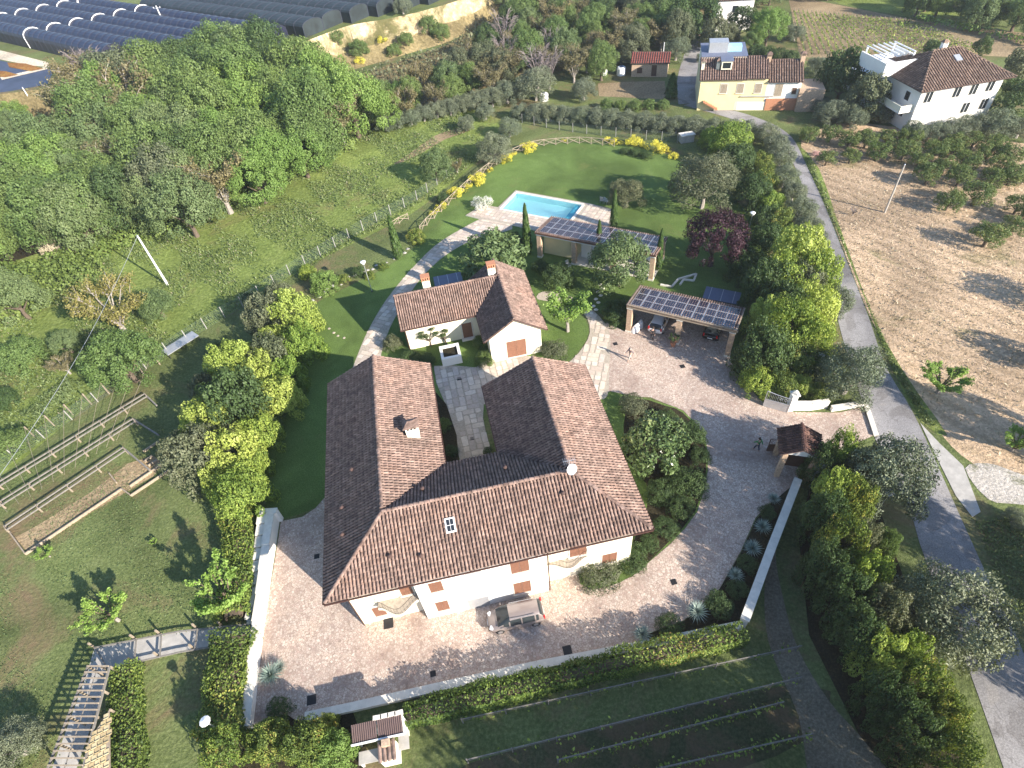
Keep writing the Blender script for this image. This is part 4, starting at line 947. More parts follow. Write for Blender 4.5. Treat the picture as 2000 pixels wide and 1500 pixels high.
rustic_fence([G(765, 447), G(782, 436), G(800, 428)], 'short rustic wooden fence beside the leftmost cypress', 1.6, 1.0)
def wire_fence(pts, label, step=2.6, hgt=1.7, mat='post_grey', smooth=True):
    pts = smooth_path(pts, 6) if smooth else pts
    P = along(pts, step); o = P[0][0]; t = thing('wire_fence', label, 'fence', o)
    post = MB().box((0, 0, hgt / 2), (.09, .09, hgt)).mesh('post', MAT[mat])
    for p, a in P: place('post', post, t, p - o, a)
    m = MB()
    for (p, a), (q, b) in zip(P, P[1:]):
        p, q = p - o, q - o
        for k in range(8): m.bar(p + Vector((0, 0, .05 + k * (hgt - .1) / 7)), q + Vector((0, 0, .05 + k * (hgt - .1) / 7)), .012)
        n = int(step / .22)
        for k in range(n): 
            r = p.lerp(q, (k + .5) / n); m.bar(r + Vector((0, 0, .02)), r + Vector((0, 0, hgt - .05)), .010)
    m.build('netting', MAT['netting'], t); return t
MAT['netting'] = plain('green_wire', (.16, .22, .19), .6, .3)
wire_fence([G(330, 690), G(420, 632), G(500, 585), G(545, 552), G(600, 517), G(650, 487), G(700, 456), G(760, 422), G(815, 392), G(870, 350), G(905, 330)], 'wire fence with concrete posts dividing the meadow from the garden')
wire_fence([G(1020, 240), G(1080, 252), G(1150, 262), G(1230, 270), G(1340, 280)], 'wire fence in front of the long olive row beyond the pool lawn', 2.6, 1.6)
wire_fence([G(330, 690), G(250, 745), G(170, 800), G(80, 862), G(0, 920), G(-60, 965)], 'wire fence behind the timber pergola at the left edge', 3.0, 1.5)

# ------------------------------------------------------------------ poles, lamps
def utility_pole(base, top, label, r=.14, arm=False, mat='concrete', zb=0.0):
    b = G(*base, zb); zz = min(np.linspace(2, 16, 300), key=lambda z: hypot(*(np.array(proj(b + Vector((0, 0, z)))) - np.array(top))))
    t = thing('utility_pole', label, 'pole', b)
    MB().tube([(0, 0, 0), (0, 0, zz)], [r, r * .6], 8).build('shaft', MAT[mat], t)
    if arm:
        MB().bar((-.9, 0, zz - .5), (.9, 0, zz - .5), .1).build('crossarm', MAT['galv'], t)
        for x in (-.8, .8): MB().lathe([(.05, zz - .45), (.09, zz - .35), (.04, zz - .2)], 6, (x, 0, 0)).build('insulator', MAT['white_paint'], t)
    else: MB().lathe([(r * .65, zz), (r * .8, zz + .05), (.02, zz + .15)], 8).build('cap', MAT['galv'], t)
    return t, b + Vector((0, 0, zz))
def proj(p):
    q = Vector(p) - Vector((0, 0, CAMH)); d = q.dot(_fw); return (1000 + FPX * q.dot(_r) / d, 750 - FPX * q.dot(_u) / d)
t, top1 = utility_pole((328, 557), (270, 460), 'pale concrete utility pole in the meadow with a wire running down left', .16, mat='white_paint')
utility_pole((85, 235), (45, 170), 'white utility pole rising from scrub left of the forest', .16, mat='white_paint')
utility_pole((24, 166), (0, 124), 'white utility pole at the left edge beside the farm yard', .16, mat='white_paint')
utility_pole((325, 57), (304, 11), 'white utility pole with crossarm among the net tunnels', .2, True, 'white_paint', ZP)
utility_pole((168, 33), (152, -4), 'white utility pole behind the front net tunnels', .2, False, 'white_paint', ZP)
utility_pole((515, 60), (507, 35), 'short white pole between the net tunnels and the wood', .16, False, 'white_paint', ZP)
utility_pole((1728, 415), (1762, 320), 'leaning brown wooden pole in the dry field', .13, mat='pale_wood')
utility_pole((1293, 130), (1298, 84), 'thin pale pole beside the red roofed shed', .1, mat='white_paint')
utility_pole((1403, 92), (1407, 48), 'thin pole behind the yellow farmhouse', .1, mat='galv')
utility_pole((1648, 172), (1656, 152), 'short pole in front of the dark pines', .1, mat='galv')
m = MB(); e1 = G(-40, 985, 5.5); P = [top1.lerp(e1, i / 14) - Vector((0, 0, 1.1 * sin(pi * i / 14))) for i in range(15)]
tag(m.tube(P, .022, 4).build('overhead_wire', MAT['galv']), 'thin overhead wire sagging from the meadow pole towards the left edge', 'wire')
def garden_lamp(base, top, label, r=.05):
    b = G(*base); zz = min(np.linspace(1.5, 7, 200), key=lambda z: hypot(*(np.array(proj(b + Vector((0, 0, z)))) - np.array(top))))
    t = thing('garden_lamp', label, 'lamp', b)
    MB().tube([(0, 0, 0), (0, 0, zz - .15)], [r, r * .8], 7).build('lamp_post', MAT['galv'], t)
    MB().lathe([(.10, 0), (.10, .12)], 8).build('lamp_base', MAT['metal_dark'], t)
    MB().lathe([(.06, zz - .2), (.22, zz - .1), (.30, zz + .12), (.27, zz + .16)], 10).build('lamp_globe', MAT['lamp_glass'], t)
    MB().lathe([(.36, zz + .165), (.34, zz + .2), (.05, zz + .3)], 10).build('lamp_hood', MAT['white_paint'], t)
garden_lamp((727, 570), (715, 512), 'white hooded garden lamp on the lawn edge left of the pool path')
garden_lamp((1463, 447), (1468, 417), 'white hooded garden lamp behind the purple plum tree')
garden_lamp((447, 1437), (410, 1397), 'white hooded garden lamp on the lower left hedge')
garden_lamp((1717, 992), (1733, 962), 'white hooded garden lamp beside the roadside olive')
garden_lamp((1592, 722), (1600, 694), 'white hooded garden lamp in the hedge near the gate')
garden_lamp((1590, 915), (1600, 885), 'white hooded garden lamp behind the tiled canopy')

# ------------------------------------------------------------------ net tunnels on the plateau
m_, nt_, b_ = new_mat('tunnel_net'); p_ = _pos(nt_)
nt_.links.new(_ramp(nt_, _noise(nt_, .5, 5, .7, p_), [(.3, (.010, .011, .028)), (.7, (.024, .027, .055))]), b_.inputs['Base Color']); b_.inputs['Roughness'].default_value = .42; b_.inputs['Specular IOR Level'].default_value = .45
MAT['net'] = m_
MAT['net_green'] = plain('green_net', (.022, .032, .036), .6, var=.5, scale=.4)
MAT['hoop'] = plain('net_hoop', (.05, .055, .08), .5, .3)
O_ = G(60, 95, ZP); W5 = G(233, 58, ZP); D5 = G(123, 38, ZP)
Ld = (W5 - D5).normalized(); Td = Vector((-Ld.y, Ld.x, 0)); 
if Td.y < 0: Td = -Td
TW = (W5 - O_).dot(Td) / 4; uo = (W5 - O_).dot(Ld) / 4
def tunnel(c0, l0, l1, wdt, hgt, side, mat, label, group, hoop_step=2.5, big=()):
    """arched net tunnel from l0 to l1 along Ld; c0 its left foot line"""
    t = thing('net_tunnel', label, 'net tunnel', c0 + Ld * l0, atan2(Ld.y, Ld.x), group)
    Ln = l1 - l0; n = 8; sg = 1
    prof = [(0, 0), (0, side)] + [(wdt / 2 - wdt / 2 * cos(pi * i / n), side + hgt * sin(pi * i / n)) for i in range(1, n)] + [(wdt, side), (wdt, 0)]
    m = MB(); k = max(2, int(Ln / hoop_step)); r = random.Random(int(Ln * 10))
    V = [(Ln * i / k, y, z - (.0 if i % 1 == 0 else .1)) for i in range(k + 1) for y, z in prof]
    q = len(prof); m.add(V, [(i * q + j, i * q + j + 1, (i + 1) * q + j + 1, (i + 1) * q + j) for i in range(k) for j in range(q - 1)])
    m.build('net_cover', MAT[mat], t)
    h = MB()
    for i in range(k + 1): h.tube([(Ln * i / k, y, z + .03) for y, z in prof], .055, 4)
    h.build('hoops', MAT['hoop'], t, kind='stuff')
    for x_ in (0, Ln):
        ee = MB(); ee.poly([(x_, y, z) for y, z in prof]); ee.build('end_net', MAT[mat], t)
    for b in big: MB().tube([(b - l0, y, z + .1) for y, z in prof], .13, 5).build('white_hoop', MAT['white_paint'], t)
def clip_end(base, l0, l1):
    """stop a row at the plateau edge"""
    l = l0
    while l < l1:
        p = base + Ld * l
        if TERR['plateau'].ray_cast(Vector((p.x, p.y, 60)), Vector((0, 0, -1)))[0] is None: return l - 3
        l += 3
    return l1
rk = ['front', 'second', 'third', 'fourth', 'fifth', 'sixth']
dl = (W5 - D5).length
for i in range(6):
    base = O_ + Td * (TW * i); base.z = ZP
    off = uo * i
    tunnel(base, off - dl * 2.2, min(off + dl * (1.25 + .25 * i), clip_end(base, off, off + 300)), TW - .15, 1.6, 2.3, 'net', 'long dark net tunnel with white hoops, %s row from the sandy farm track' % rk[i], 'arched net tunnels above the wood', 2.6, (off, off - dl))
c0 = O_ + Td * (TW * 6 + 3)
OR = ['first', 'second', 'third', 'fourth', 'fifth', 'sixth', 'seventh', 'eighth', 'ninth', 'tenth', 'eleventh', 'twelfth', 'thirteenth', 'fourteenth', 'fifteenth', 'sixteenth', 'seventeenth', 'eighteenth', 'nineteenth', 'twentieth']
s0 = (G(300, 20, ZP) - c0).dot(Ld)
for i in range(14):
    base = c0 + Td * (6.0 * i); base.z = ZP
    l1 = min(clip_end(base, s0, s0 + 260), clip_end(base + Td * -2, s0, s0 + 260))
    tunnel(base, s0 + i * 3, l1, 5.9, .95, 2.2, 'net_green', 'low greenish net tunnel beyond the dark ones, %s row counted from them' % OR[i], 'low net tunnels at the top edge', 3.0)
a = G(8, 12, ZP + 3)
t = thing('packing_shed', 'pale flat roofed packing shed at the top left corner beyond the net tunnels', 'shed', G(75, 16, ZP), radians(-20))
MB().box((0, 6, 2), (30, 14, 4)).build('wall', MAT['plaster_white'], t); MB().box((0, 6, 4.12), (31, 15, .22)).build('roof', MAT['white_paint'], t)
for i in range(4): MB().box((-11 + i * 7, -1.03, 1.6), (4, .08, 3)).build('shutter_door', MAT['galv'], t)
# ------------------------------------------------------------------ foliage
def leaf_quads(P, Nn, size, aspect, rg, tilt=.9, up=None):
    """rhombic leaf clumps at P facing roughly along Nn"""
    n = len(P)
    N = Nn + rg.normal(0, tilt, (n, 3)); N /= np.linalg.norm(N, axis=1, keepdims=True) + 1e-9
    A = rg.normal(0, 1, (n, 3)) if up is None else np.array(up) + rg.normal(0, .35, (n, 3))
    A -= (A * N).sum(1, keepdims=True) * N; A /= np.linalg.norm(A, axis=1, keepdims=True) + 1e-9
    B = np.cross(N, A)
    s = (size * rg.uniform(.65, 1.35, n))[:, None]
    V = np.stack([P - A * s * .5, P + B * s * aspect * .5 + N * s * .06, P + A * s * .5, P - B * s * aspect * .5 + N * s * .06], 1).reshape(-1, 3)
    F = np.arange(4 * n).reshape(n, 4)
    return V, F
def sph(n, rg):
    d = rg.normal(0, 1, (n, 3)); return d / np.linalg.norm(d, axis=1, keepdims=True)
def crown(name, seed, n=5000, leaf=.085, hz=1.6, lobes=22, lr=(.26, .44), aspect=.62, spread=.66, flat=1.0, shell=.72, tilt=.9, low=.0, gap=0.0):
    rg = np.random.default_rng(seed)
    d = sph(lobes, rg); d[:, 2] = np.where(d[:, 2] < -.35, -d[:, 2], d[:, 2])
    rad = spread * rg.uniform(.45, 1.0, lobes) ** .5
    c = d * rad[:, None]; r = rg.uniform(*lr, lobes)
    c[0] = 0; r[0] = lr[1]
    w = r ** 2; k = rg.choice(lobes, n * 2, p=w / w.sum())
    dd = sph(n * 2, rg)
    P = c[k] + dd * (r[k] * (shell + (1 - shell) * rg.random(n * 2)))[:, None] * np.array([1, 1, flat])
    # drop what lies deep inside the other lobes
    dist = np.min(np.linalg.norm(P[:, None, :] - c[None], axis=2) / r[None], axis=1)
    keep = dist > .55
    if gap: keep &= np.sin(P[:, 0] * 9 + seed) * np.sin(P[:, 1] * 8 + 2 * seed) * np.sin(P[:, 2] * 7) < gap
    P, k, dd = P[keep][:n], k[keep][:n], dd[keep][:n]
    out = P / (np.linalg.norm(P, axis=1, keepdims=True) + 1e-6)
    V, F = leaf_quads(P, dd * .8 + out * .5, leaf, aspect, rg, tilt)
    tone = rg.uniform(0, 1, lobes)
    vals = np.clip(.5 * tone[k] + .5 * rg.random(len(P)), 0, 1)
    mx = np.percentile(np.hypot(V[:, 0], V[:, 1]), 97); z0, z1 = np.percentile(V[:, 2], 1), np.percentile(V[:, 2], 99)
    V[:, :2] /= mx; V[:, 2] = (V[:, 2] - z0) / (z1 - z0) * hz
    return np_mesh(name, V, F, vals)
def tuft(name, seed, n, hz, leaf, aspect=.2):
    rg = np.random.default_rng(seed); a = rg.uniform(0, 2 * pi, n); rr_ = np.sqrt(rg.random(n))
    z = hz * (1 - rr_ ** 2) * rg.uniform(.35, 1.0, n)
    P = np.stack([rr_ * np.cos(a), rr_ * np.sin(a), z], 1)
    N = P * np.array([1, 1, .6]); N /= np.linalg.norm(N, axis=1, keepdims=True) + 1e-6
    V, F = leaf_quads(P, N, leaf, aspect, rg, .8, up=N * .7 + np.array([0, 0, .8])); V[:, 2] = np.maximum(V[:, 2], .0)
    return np_mesh(name, V, F, np.clip(.25 * rg.random(n) + .75 * z / hz * rg.uniform(.6, 1.2, n), 0, 1))
def spindle(name, seed, n=2600, hz=8.0):
    rg = np.random.default_rng(seed); t = rg.random(n) ** .8; a = rg.uniform(0, 2 * pi, n)
    pr = np.where(t < .12, .55 + t / .12 * .45, np.clip((1 - t) / .88, 0, 1) ** .55)
    rr_ = pr * rg.uniform(.75, 1.02, n) * (1 + .12 * np.sin(a * 5 + t * 22))
    P = np.stack([rr_ * np.cos(a), rr_ * np.sin(a), t * hz], 1)
    N = np.stack([np.cos(a), np.sin(a), np.full(n, .25)], 1)
    V, F = leaf_quads(P, N, .5, .3, rg, .35, up=np.array([0, 0, 1.0])); return np_mesh(name, V, F, rg.random(n))
def limbs(seed, n_main=7, sub=4, spread=.85, hz=1.3, r0=.055, start=.0):
    """branch skeleton: list of (points, r)"""
    r = random.Random(seed); out = []
    for i in range(n_main):
        a = 2 * pi * (i + r.uniform(-.3, .3)) / n_main; k = r.uniform(.55, 1.0) * spread; zt = hz * r.uniform(.6, 1.0)
        p0 = Vector((0, 0, start)); p3 = Vector((cos(a) * k, sin(a) * k, zt)); p1 = Vector((cos(a) * k * .35, sin(a) * k * .35, start + (zt - start) * .45))
        out.append(([p0, p1, p3], (r0, r0 * .65, r0 * .2)))
        for j in range(sub):
            t = r.uniform(.35, .95); b = p1.lerp(p3, t); a2 = a + r.uniform(-1.2, 1.2); q = b + Vector((cos(a2), sin(a2), r.uniform(.2, .9))) * r.uniform(.2, .42)
            out.append(([b, b.lerp(q, .5) + Vector((0, 0, .03)), q], (r0 * .3, r0 * .2, r0 * .1)))
    return out
def branches_mesh(name, seed, mat, **k):
    m = MB()
    for P, r in limbs(seed, **k): m.tube(P, r, 4, cap=False)
    return m.mesh(name, mat)
def open_crown(name, seed, n, leaf, hz=1.3, aspect=.7, rad=.10, **k):
    """leaf clumps gathered along the limbs (young open trees)"""
    rg = np.random.default_rng(seed); L = limbs(seed, hz=hz, **k); P = []; D = []; T = []
    per = max(1, n // len(L))
    for pts, r in L:
        tone = rg.random()
        t = rg.uniform(.25, 1.05, per)
        a, b, c = (np.array(p) for p in pts)
        q = ((1 - t) ** 2)[:, None] * a + (2 * t * (1 - t))[:, None] * b + (t ** 2)[:, None] * c
        dd = sph(per, rg); P.append(q + dd * rad * rg.uniform(.3, 1, per)[:, None]); D.append(dd); T.append(np.clip(.4 * tone + .6 * rg.random(per), 0, 1))
    P = np.concatenate(P); D = np.concatenate(D)
    V, F = leaf_quads(P, D + np.array([0, 0, .4]), leaf, aspect, rg, .7)
    return np_mesh(name, V, F, np.concatenate(T))
def rosette(name, seed, n=90):
    r = random.Random(seed); m = MB()
    for i in range(n):
        a = i * 2.39996; el = radians(80 - 75 * (i / n) ** .8); L_ = r.uniform(.85, 1.05)
        d = Vector((cos(a) * cos(el), sin(a) * cos(el), sin(el))); s = Vector((-sin(a), cos(a), 0)) * .035
        b = Vector((0, 0, .35)); mid_ = b + d * L_ * .5; tip = b + d * L_ + Vector((0, 0, -.08 * L_))
        m.add([b - s * .6, b + s * .6, mid_ + s, tip, mid_ - s], [(0, 1, 2, 4), (4, 2, 3)], r.random())
    return m.mesh(name, None)
BARK = plain('bark', (.12, .09, .065), .9, var=.35, scale=5); BARKG = plain('grey_bark', (.30, .27, .24), .9, var=.3, scale=5)
def trunk_mesh(name, mat, seed):
    r = random.Random(seed); m = MB()
    m.tube([(0, 0, -.05), (.03, .02, .5), (r.uniform(-.05, .05), r.uniform(-.05, .05), 1.0), (0, 0, 1.9)], (.14, .11, .09, .03), 7)
    for i in range(5):
        a = 2 * pi * i / 5 + r.uniform(-.3, .3); z = r.uniform(.75, 1.1)
        m.tube([(0, 0, z), (cos(a) * .3, sin(a) * .3, z + .35), (cos(a) * .62, sin(a) * .62, z + .75)], (.06, .045, .015), 5)
    return m.mesh(name, mat)
TRUNK = [trunk_mesh('trunk', BARK, i) for i in range(3)]; TRUNKG = [trunk_mesh('trunk', BARKG, i) for i in range(2)]
CR = {
 'broad': [crown('crown', s, 15000, .046, 1.5, 95, (.12, .24), spread=.82, tilt=.55, shell=.6) for s in (1, 2, 3, 4)],
 'fluffy': [crown('crown', s, 15000, .044, 1.4, 120, (.10, .19), spread=.86, tilt=.55, shell=.6) for s in (11, 12, 13)],
 'shrub': [crown('foliage', s, 9500, .056, 1.25, 75, (.12, .22), spread=.83, tilt=.6) for s in (21, 22, 23)],
 'olive': [crown('crown', s, 17000, .048, 1.2, 60, (.16, .28), aspect=.46, spread=.8, shell=.5, tilt=.9) for s in (31, 32, 33)],
 'dome': [crown('foliage', s, 6000, .058, .95, 40, (.2, .3), spread=.72, tilt=.7) for s in (41, 42)],
 'glossy': [crown('crown', s, 4600, .10, 1.5, 50, (.16, .27), aspect=.5, spread=.8) for s in (51, 52)],
 'orchard': [crown('crown', s, 4200, .085, 1.05, 26, (.18, .34), aspect=.5, spread=.8, shell=.5, gap=.45) for s in (61, 62, 63)],
 'pine': [crown('crown', s, 6500, .07, 1.7, 40, (.17, .3), spread=.78, flat=.7) for s in (71, 72)],
 'young': [open_crown('crown', s, 4200, .085, 1.35, n_main=9, sub=4, rad=.12) for s in (81, 82)],
 'airy': [open_crown('crown', s, 7500, .085, 1.3, n_main=13, sub=9, rad=.17) for s in (91, 92)],
 'sparse': [open_crown('crown', s, 6500, .06, 1.35, n_main=13, sub=8, rad=.17) for s in (95, 96)],
 'cypress': [spindle('foliage', s) for s in (101, 102)],
 'broom': [crown('foliage', s, 3600, .085, 1.0, 16, (.18, .42), aspect=.4, spread=.9, shell=.5, gap=.5) for s in (111, 112, 113, 114)],
 'loquat': [crown('crown', s, 3200, .12, 1.15, 60, (.12, .2), aspect=.45, spread=.86, tilt=.6) for s in (121,)],
}
BR = {k: [branches_mesh('branches', s, BARKG if k != 'young' else BARK, **a) for s in ss] for k, ss, a in (('young', (81, 82), dict(n_main=9, sub=4, hz=1.35)), ('airy', (91, 92), dict(n_main=13, sub=9, hz=1.3)), ('bare', (131, 132, 133), dict(n_main=16, sub=11, hz=1.7, r0=.04)))}
BR['sparse'] = [branches_mesh('branches', s, BARKG, n_main=13, sub=8, hz=1.35, r0=.04) for s in (95, 96)]
AGAVE = [rosette('leaves', s) for s in (1, 2)]
LM = {
 'green': leafy('leaf_green', [(0, (.075, .125, .028)), (.5, (.125, .195, .045)), (1, (.185, .26, .075))]),
 'dark': leafy('leaf_dark', [(0, (.035, .062, .02)), (.5, (.065, .115, .032)), (1, (.105, .165, .05))]),
 'bright': leafy('leaf_bright', [(0, (.11, .19, .03)), (.5, (.175, .285, .05)), (1, (.25, .37, .085))], .32),
 'greygreen': leafy('leaf_greygreen', [(0, (.085, .13, .045)), (.5, (.14, .20, .07)), (1, (.205, .265, .11))]),
 'brownish': leafy('leaf_brownish', [(0, (0.091, 0.078, 0.033)), (.5, (0.169, 0.150, 0.065)), (1, (0.260, 0.227, 0.111))]),
 'yellow': leafy('leaf_yellowgreen', [(0, (.14, .20, .022)), (.45, (.32, .40, .05)), (1, (.50, .57, .12))], .3, hue=.12),
 'lime': leafy('leaf_lime', [(0, (.06, .12, .014)), (.5, (.19, .28, .03)), (1, (.40, .50, .07))], .3, hue=.2),
 'olive': leafy('leaf_olive', [(0, (.075, .095, .055)), (.5, (.15, .18, .11)), (1, (.24, .27, .175))], .15, .5, hue=.12),
 'khaki': leafy('leaf_khaki', [(0, (.065, .08, .04)), (.5, (.12, .14, .07)), (1, (.20, .21, .12))], .2, hue=.15),
 'plum': leafy('leaf_plum', [(0, (.022, .008, .016)), (.5, (.045, .014, .026)), (1, (.085, .035, .05))], .15, hue=.1),
 'broom': leafy('broom_flower', [(0, (.05, .08, .015)), (.34, (.10, .15, .02)), (.46, (.80, .68, .01)), (1, (.95, .86, .02))], .2, hue=.05),
 'white': leafy('white_blossom', [(0, (.06, .10, .03)), (.35, (.20, .24, .12)), (.55, (.72, .72, .66)), (1, (.85, .84, .80))], .1, hue=.05),
 'mixed': leafy('leaf_mixed_hedge', [(0, (0.034, 0.068, 0.014)), (.4, (0.095, 0.149, 0.022)), (.75, (0.216, 0.284, 0.034)), (.93, (0.365, 0.324, 0.054)), (1, (0.486, 0.230, 0.068))], .25, hue=.2),
 'magnolia': leafy('leaf_glossy', [(0, (.05, .09, .03)), (.5, (.10, .16, .05)), (.85, (.18, .24, .08)), (1, (.38, .38, .16))], .1, .25, hue=.08),
 'cypress': leafy('leaf_cypress', [(0, (.03, .07, .012)), (.5, (.06, .115, .02)), (1, (.10, .17, .03))], .15, hue=.08),
 'orchard': leafy('leaf_orchard', [(0, (.05, .09, .02)), (.5, (.11, .17, .04)), (.85, (.19, .23, .06)), (1, (.28, .18, .07))], .25),
 'agave': leafy('leaf_agave', [(0, (.16, .22, .19)), (1, (.34, .42, .37))], .05, .5, hue=.08),
 'midgreen': leafy('leaf_midgreen', [(0, (.055, .095, .03)), (.5, (.115, .175, .055)), (1, (.20, .27, .10))], .25, hue=.08),
 'bramble': leafy('bramble_leaf', [(0, (.075, .12, .02)), (.5, (.14, .20, .035)), (1, (.24, .31, .06))], .25, hue=.1),
 'sprout': leafy('leaf_sprout', [(0, (.13, .22, .03)), (.5, (.22, .36, .05)), (1, (.34, .48, .09))], .35, hue=.08),
 'meadowleaf': leafy('meadow_leaf', [(0, (.065, .105, .03)), (.5, (.125, .185, .055)), (1, (.20, .25, .095))], .2),
 'twig': plain('twig', (.21, .175, .17), .9, var=.25), 'pink': leafy('pink_blossom', [(0, (.2, .16, .1)), (.4, (.6, .3, .3)), (1, (.8, .55, .52))], .1, hue=.05),
 'reed': leafy('dry_reed', [(0, (.22, .18, .10)), (1, (.52, .45, .32))], .15, hue=.05),
 'ochre': leafy('leaf_ochre', [(0, (.09, .10, .02)), (.5, (.20, .19, .04)), (1, (.34, .27, .08))], .25, hue=.1),
}
#        meshes, material, crown height / radius, clear trunk / radius, trunk mesh, object name
KIND = {
 'green': ('broad', 'green', 1.6, .45, 0, 'broadleaf_tree'), 'darktree': ('broad', 'dark', 1.6, .4, 0, 'broadleaf_tree'), 'bright': ('fluffy', 'bright', 1.5, .4, 0, 'broadleaf_tree'),
 'grey': ('fluffy', 'greygreen', 1.5, .4, 0, 'broadleaf_tree'), 'brown': ('sparse', 'brownish', 1.6, .3, 2, 'budding_tree'), 'khakitree': ('broad', 'khaki', 1.6, .4, 0, 'broadleaf_tree'),
 'bare': (None, 'twig', 1.7, .3, 2, 'bare_tree'), 'olive': ('olive', 'olive', 1.25, .22, 1, 'olive_tree'), 'bayolive': ('olive', 'khaki', 1.35, .3, 1, 'garden_tree'),
 'yellow': ('shrub', 'yellow', 1.25, 0, None, 'shrub'), 'lime': ('shrub', 'lime', 1.25, 0, None, 'shrub'), 'khaki': ('shrub', 'khaki', 1.3, 0, None, 'shrub'), 'mixed': ('shrub', 'mixed', 1.15, 0, None, 'shrub'),
 'darkshrub': ('shrub', 'dark', 1.15, 0, None, 'shrub'), 'greenshrub': ('shrub', 'green', 1.15, 0, None, 'shrub'), 'brightshrub': ('shrub', 'bright', 1.1, 0, None, 'shrub'),
 'dome': ('dome', 'dark', .95, 0, None, 'clipped_shrub'), 'domegreen': ('dome', 'green', .95, 0, None, 'clipped_shrub'), 'domekhaki': ('dome', 'khaki', .95, 0, None, 'clipped_shrub'),
 'broom': ('broom', 'broom', 1.0, 0, None, 'broom_bush'), 'white': ('broom', 'white', .9, 0, None, 'flowering_bush'), 'magnolia': ('glossy', 'magnolia', 1.6, .1, 0, 'magnolia_tree'),
 'loquat': ('loquat', 'greygreen', 1.15, .25, 0, 'garden_tree'), 'cherry': ('broad', 'midgreen', 1.15, .3, 0, 'garden_tree'), 'maple': ('airy', 'sprout', 1.45, .5, 2, 'garden_tree'),
 'roundgreen': ('fluffy', 'green', 1.4, .2, 0, 'broadleaf_tree'), 'young': ('young', 'sprout', 1.35, .25, 2, 'young_tree'), 'plum': ('fluffy', 'plum', 1.35, .45, 0, 'plum_tree'), 'pine': ('pine', 'dark', 1.7, .3, 0, 'pine_tree'), 'pinekhaki': ('pine', 'khaki', 1.7, .3, 0, 'pine_tree'),
 'orchard': ('orchard', 'orchard', 1.0, .35, 0, 'orchard_tree'), 'ochre': ('sparse', 'ochre', 1.2, .2, 2, 'small_tree'), 'brightround': ('fluffy', 'bright', 1.55, .35, 0, 'broadleaf_tree'),
}
_count = {}
def T(kind, cx, cy, rpx, label, cat=None, group=None, hs=1.0, terr=False, rpy=None):
    """a plant whose crown the photograph shows around (cx, cy), rpx wide to each side"""
    ms, lm, hz, th, tr, name = KIND[kind]; hz *= hs
    zc = 2.0; zb = 0.0
    for _ in range(6):
        p = G(cx, cy, zc + zb); r = rpx * depth(p) / FPX
        if terr: zb = zb * .5 + .5 * terrain_z(p.x, p.y)
        zc = (th + hz / 2) * r
    if not terr: zb = 0
    base = Vector((p.x, p.y, zb - .02)); rz = rnd.uniform(0, 2 * pi)
    cat = cat or ('tree' if 'tree' in name else 'shrub')
    n = _count[kind] = _count.get(kind, -1) + 1
    if tr is None:
        me = CR[ms][n % len(CR[ms])]
        o = place(name, me, None, base, rz, (r, r, r * hs)); setm(o, LM[lm]); return tag(o, label, cat, group)
    t = thing(name, label, cat, base, rz, group)
    if tr == 2:
        k = ms if ms in BR else 'bare'; b = BR[k][n % len(BR[k])]
        if th: place('trunk', STEM, t, (0, 0, 0), None, (r * .07, r * .07, th * r + .02 * r))
        o = place('branches', b, t, (0, 0, th * r), None, (r, r, r * hs))
        if kind == 'bare': setm(o, LM['twig'])
    else: place('trunk', (TRUNKG if tr == 1 else TRUNK)[n % 2], t, (0, 0, 0), None, (r * (.55 if r > 3.5 else .8), r * (.55 if r > 3.5 else .8), max(th, .3) * r * (1.15 if th > .2 else 1)))
    if ms:
        o = place('crown', CR[ms][n % len(CR[ms])], t, (0, 0, th * r), None, (r, r, r * hs)); setm(o, LM[lm])
    return t
def setm(o, m):
    if not o.data.materials: o.data.materials.append(m)
    o.material_slots[0].link = 'OBJECT'; o.material_slots[0].material = m
STEM = MB().tube([(0, 0, 0), (0, 0, 1)], [1.3, 1.0], 7).mesh('trunk', BARKG)
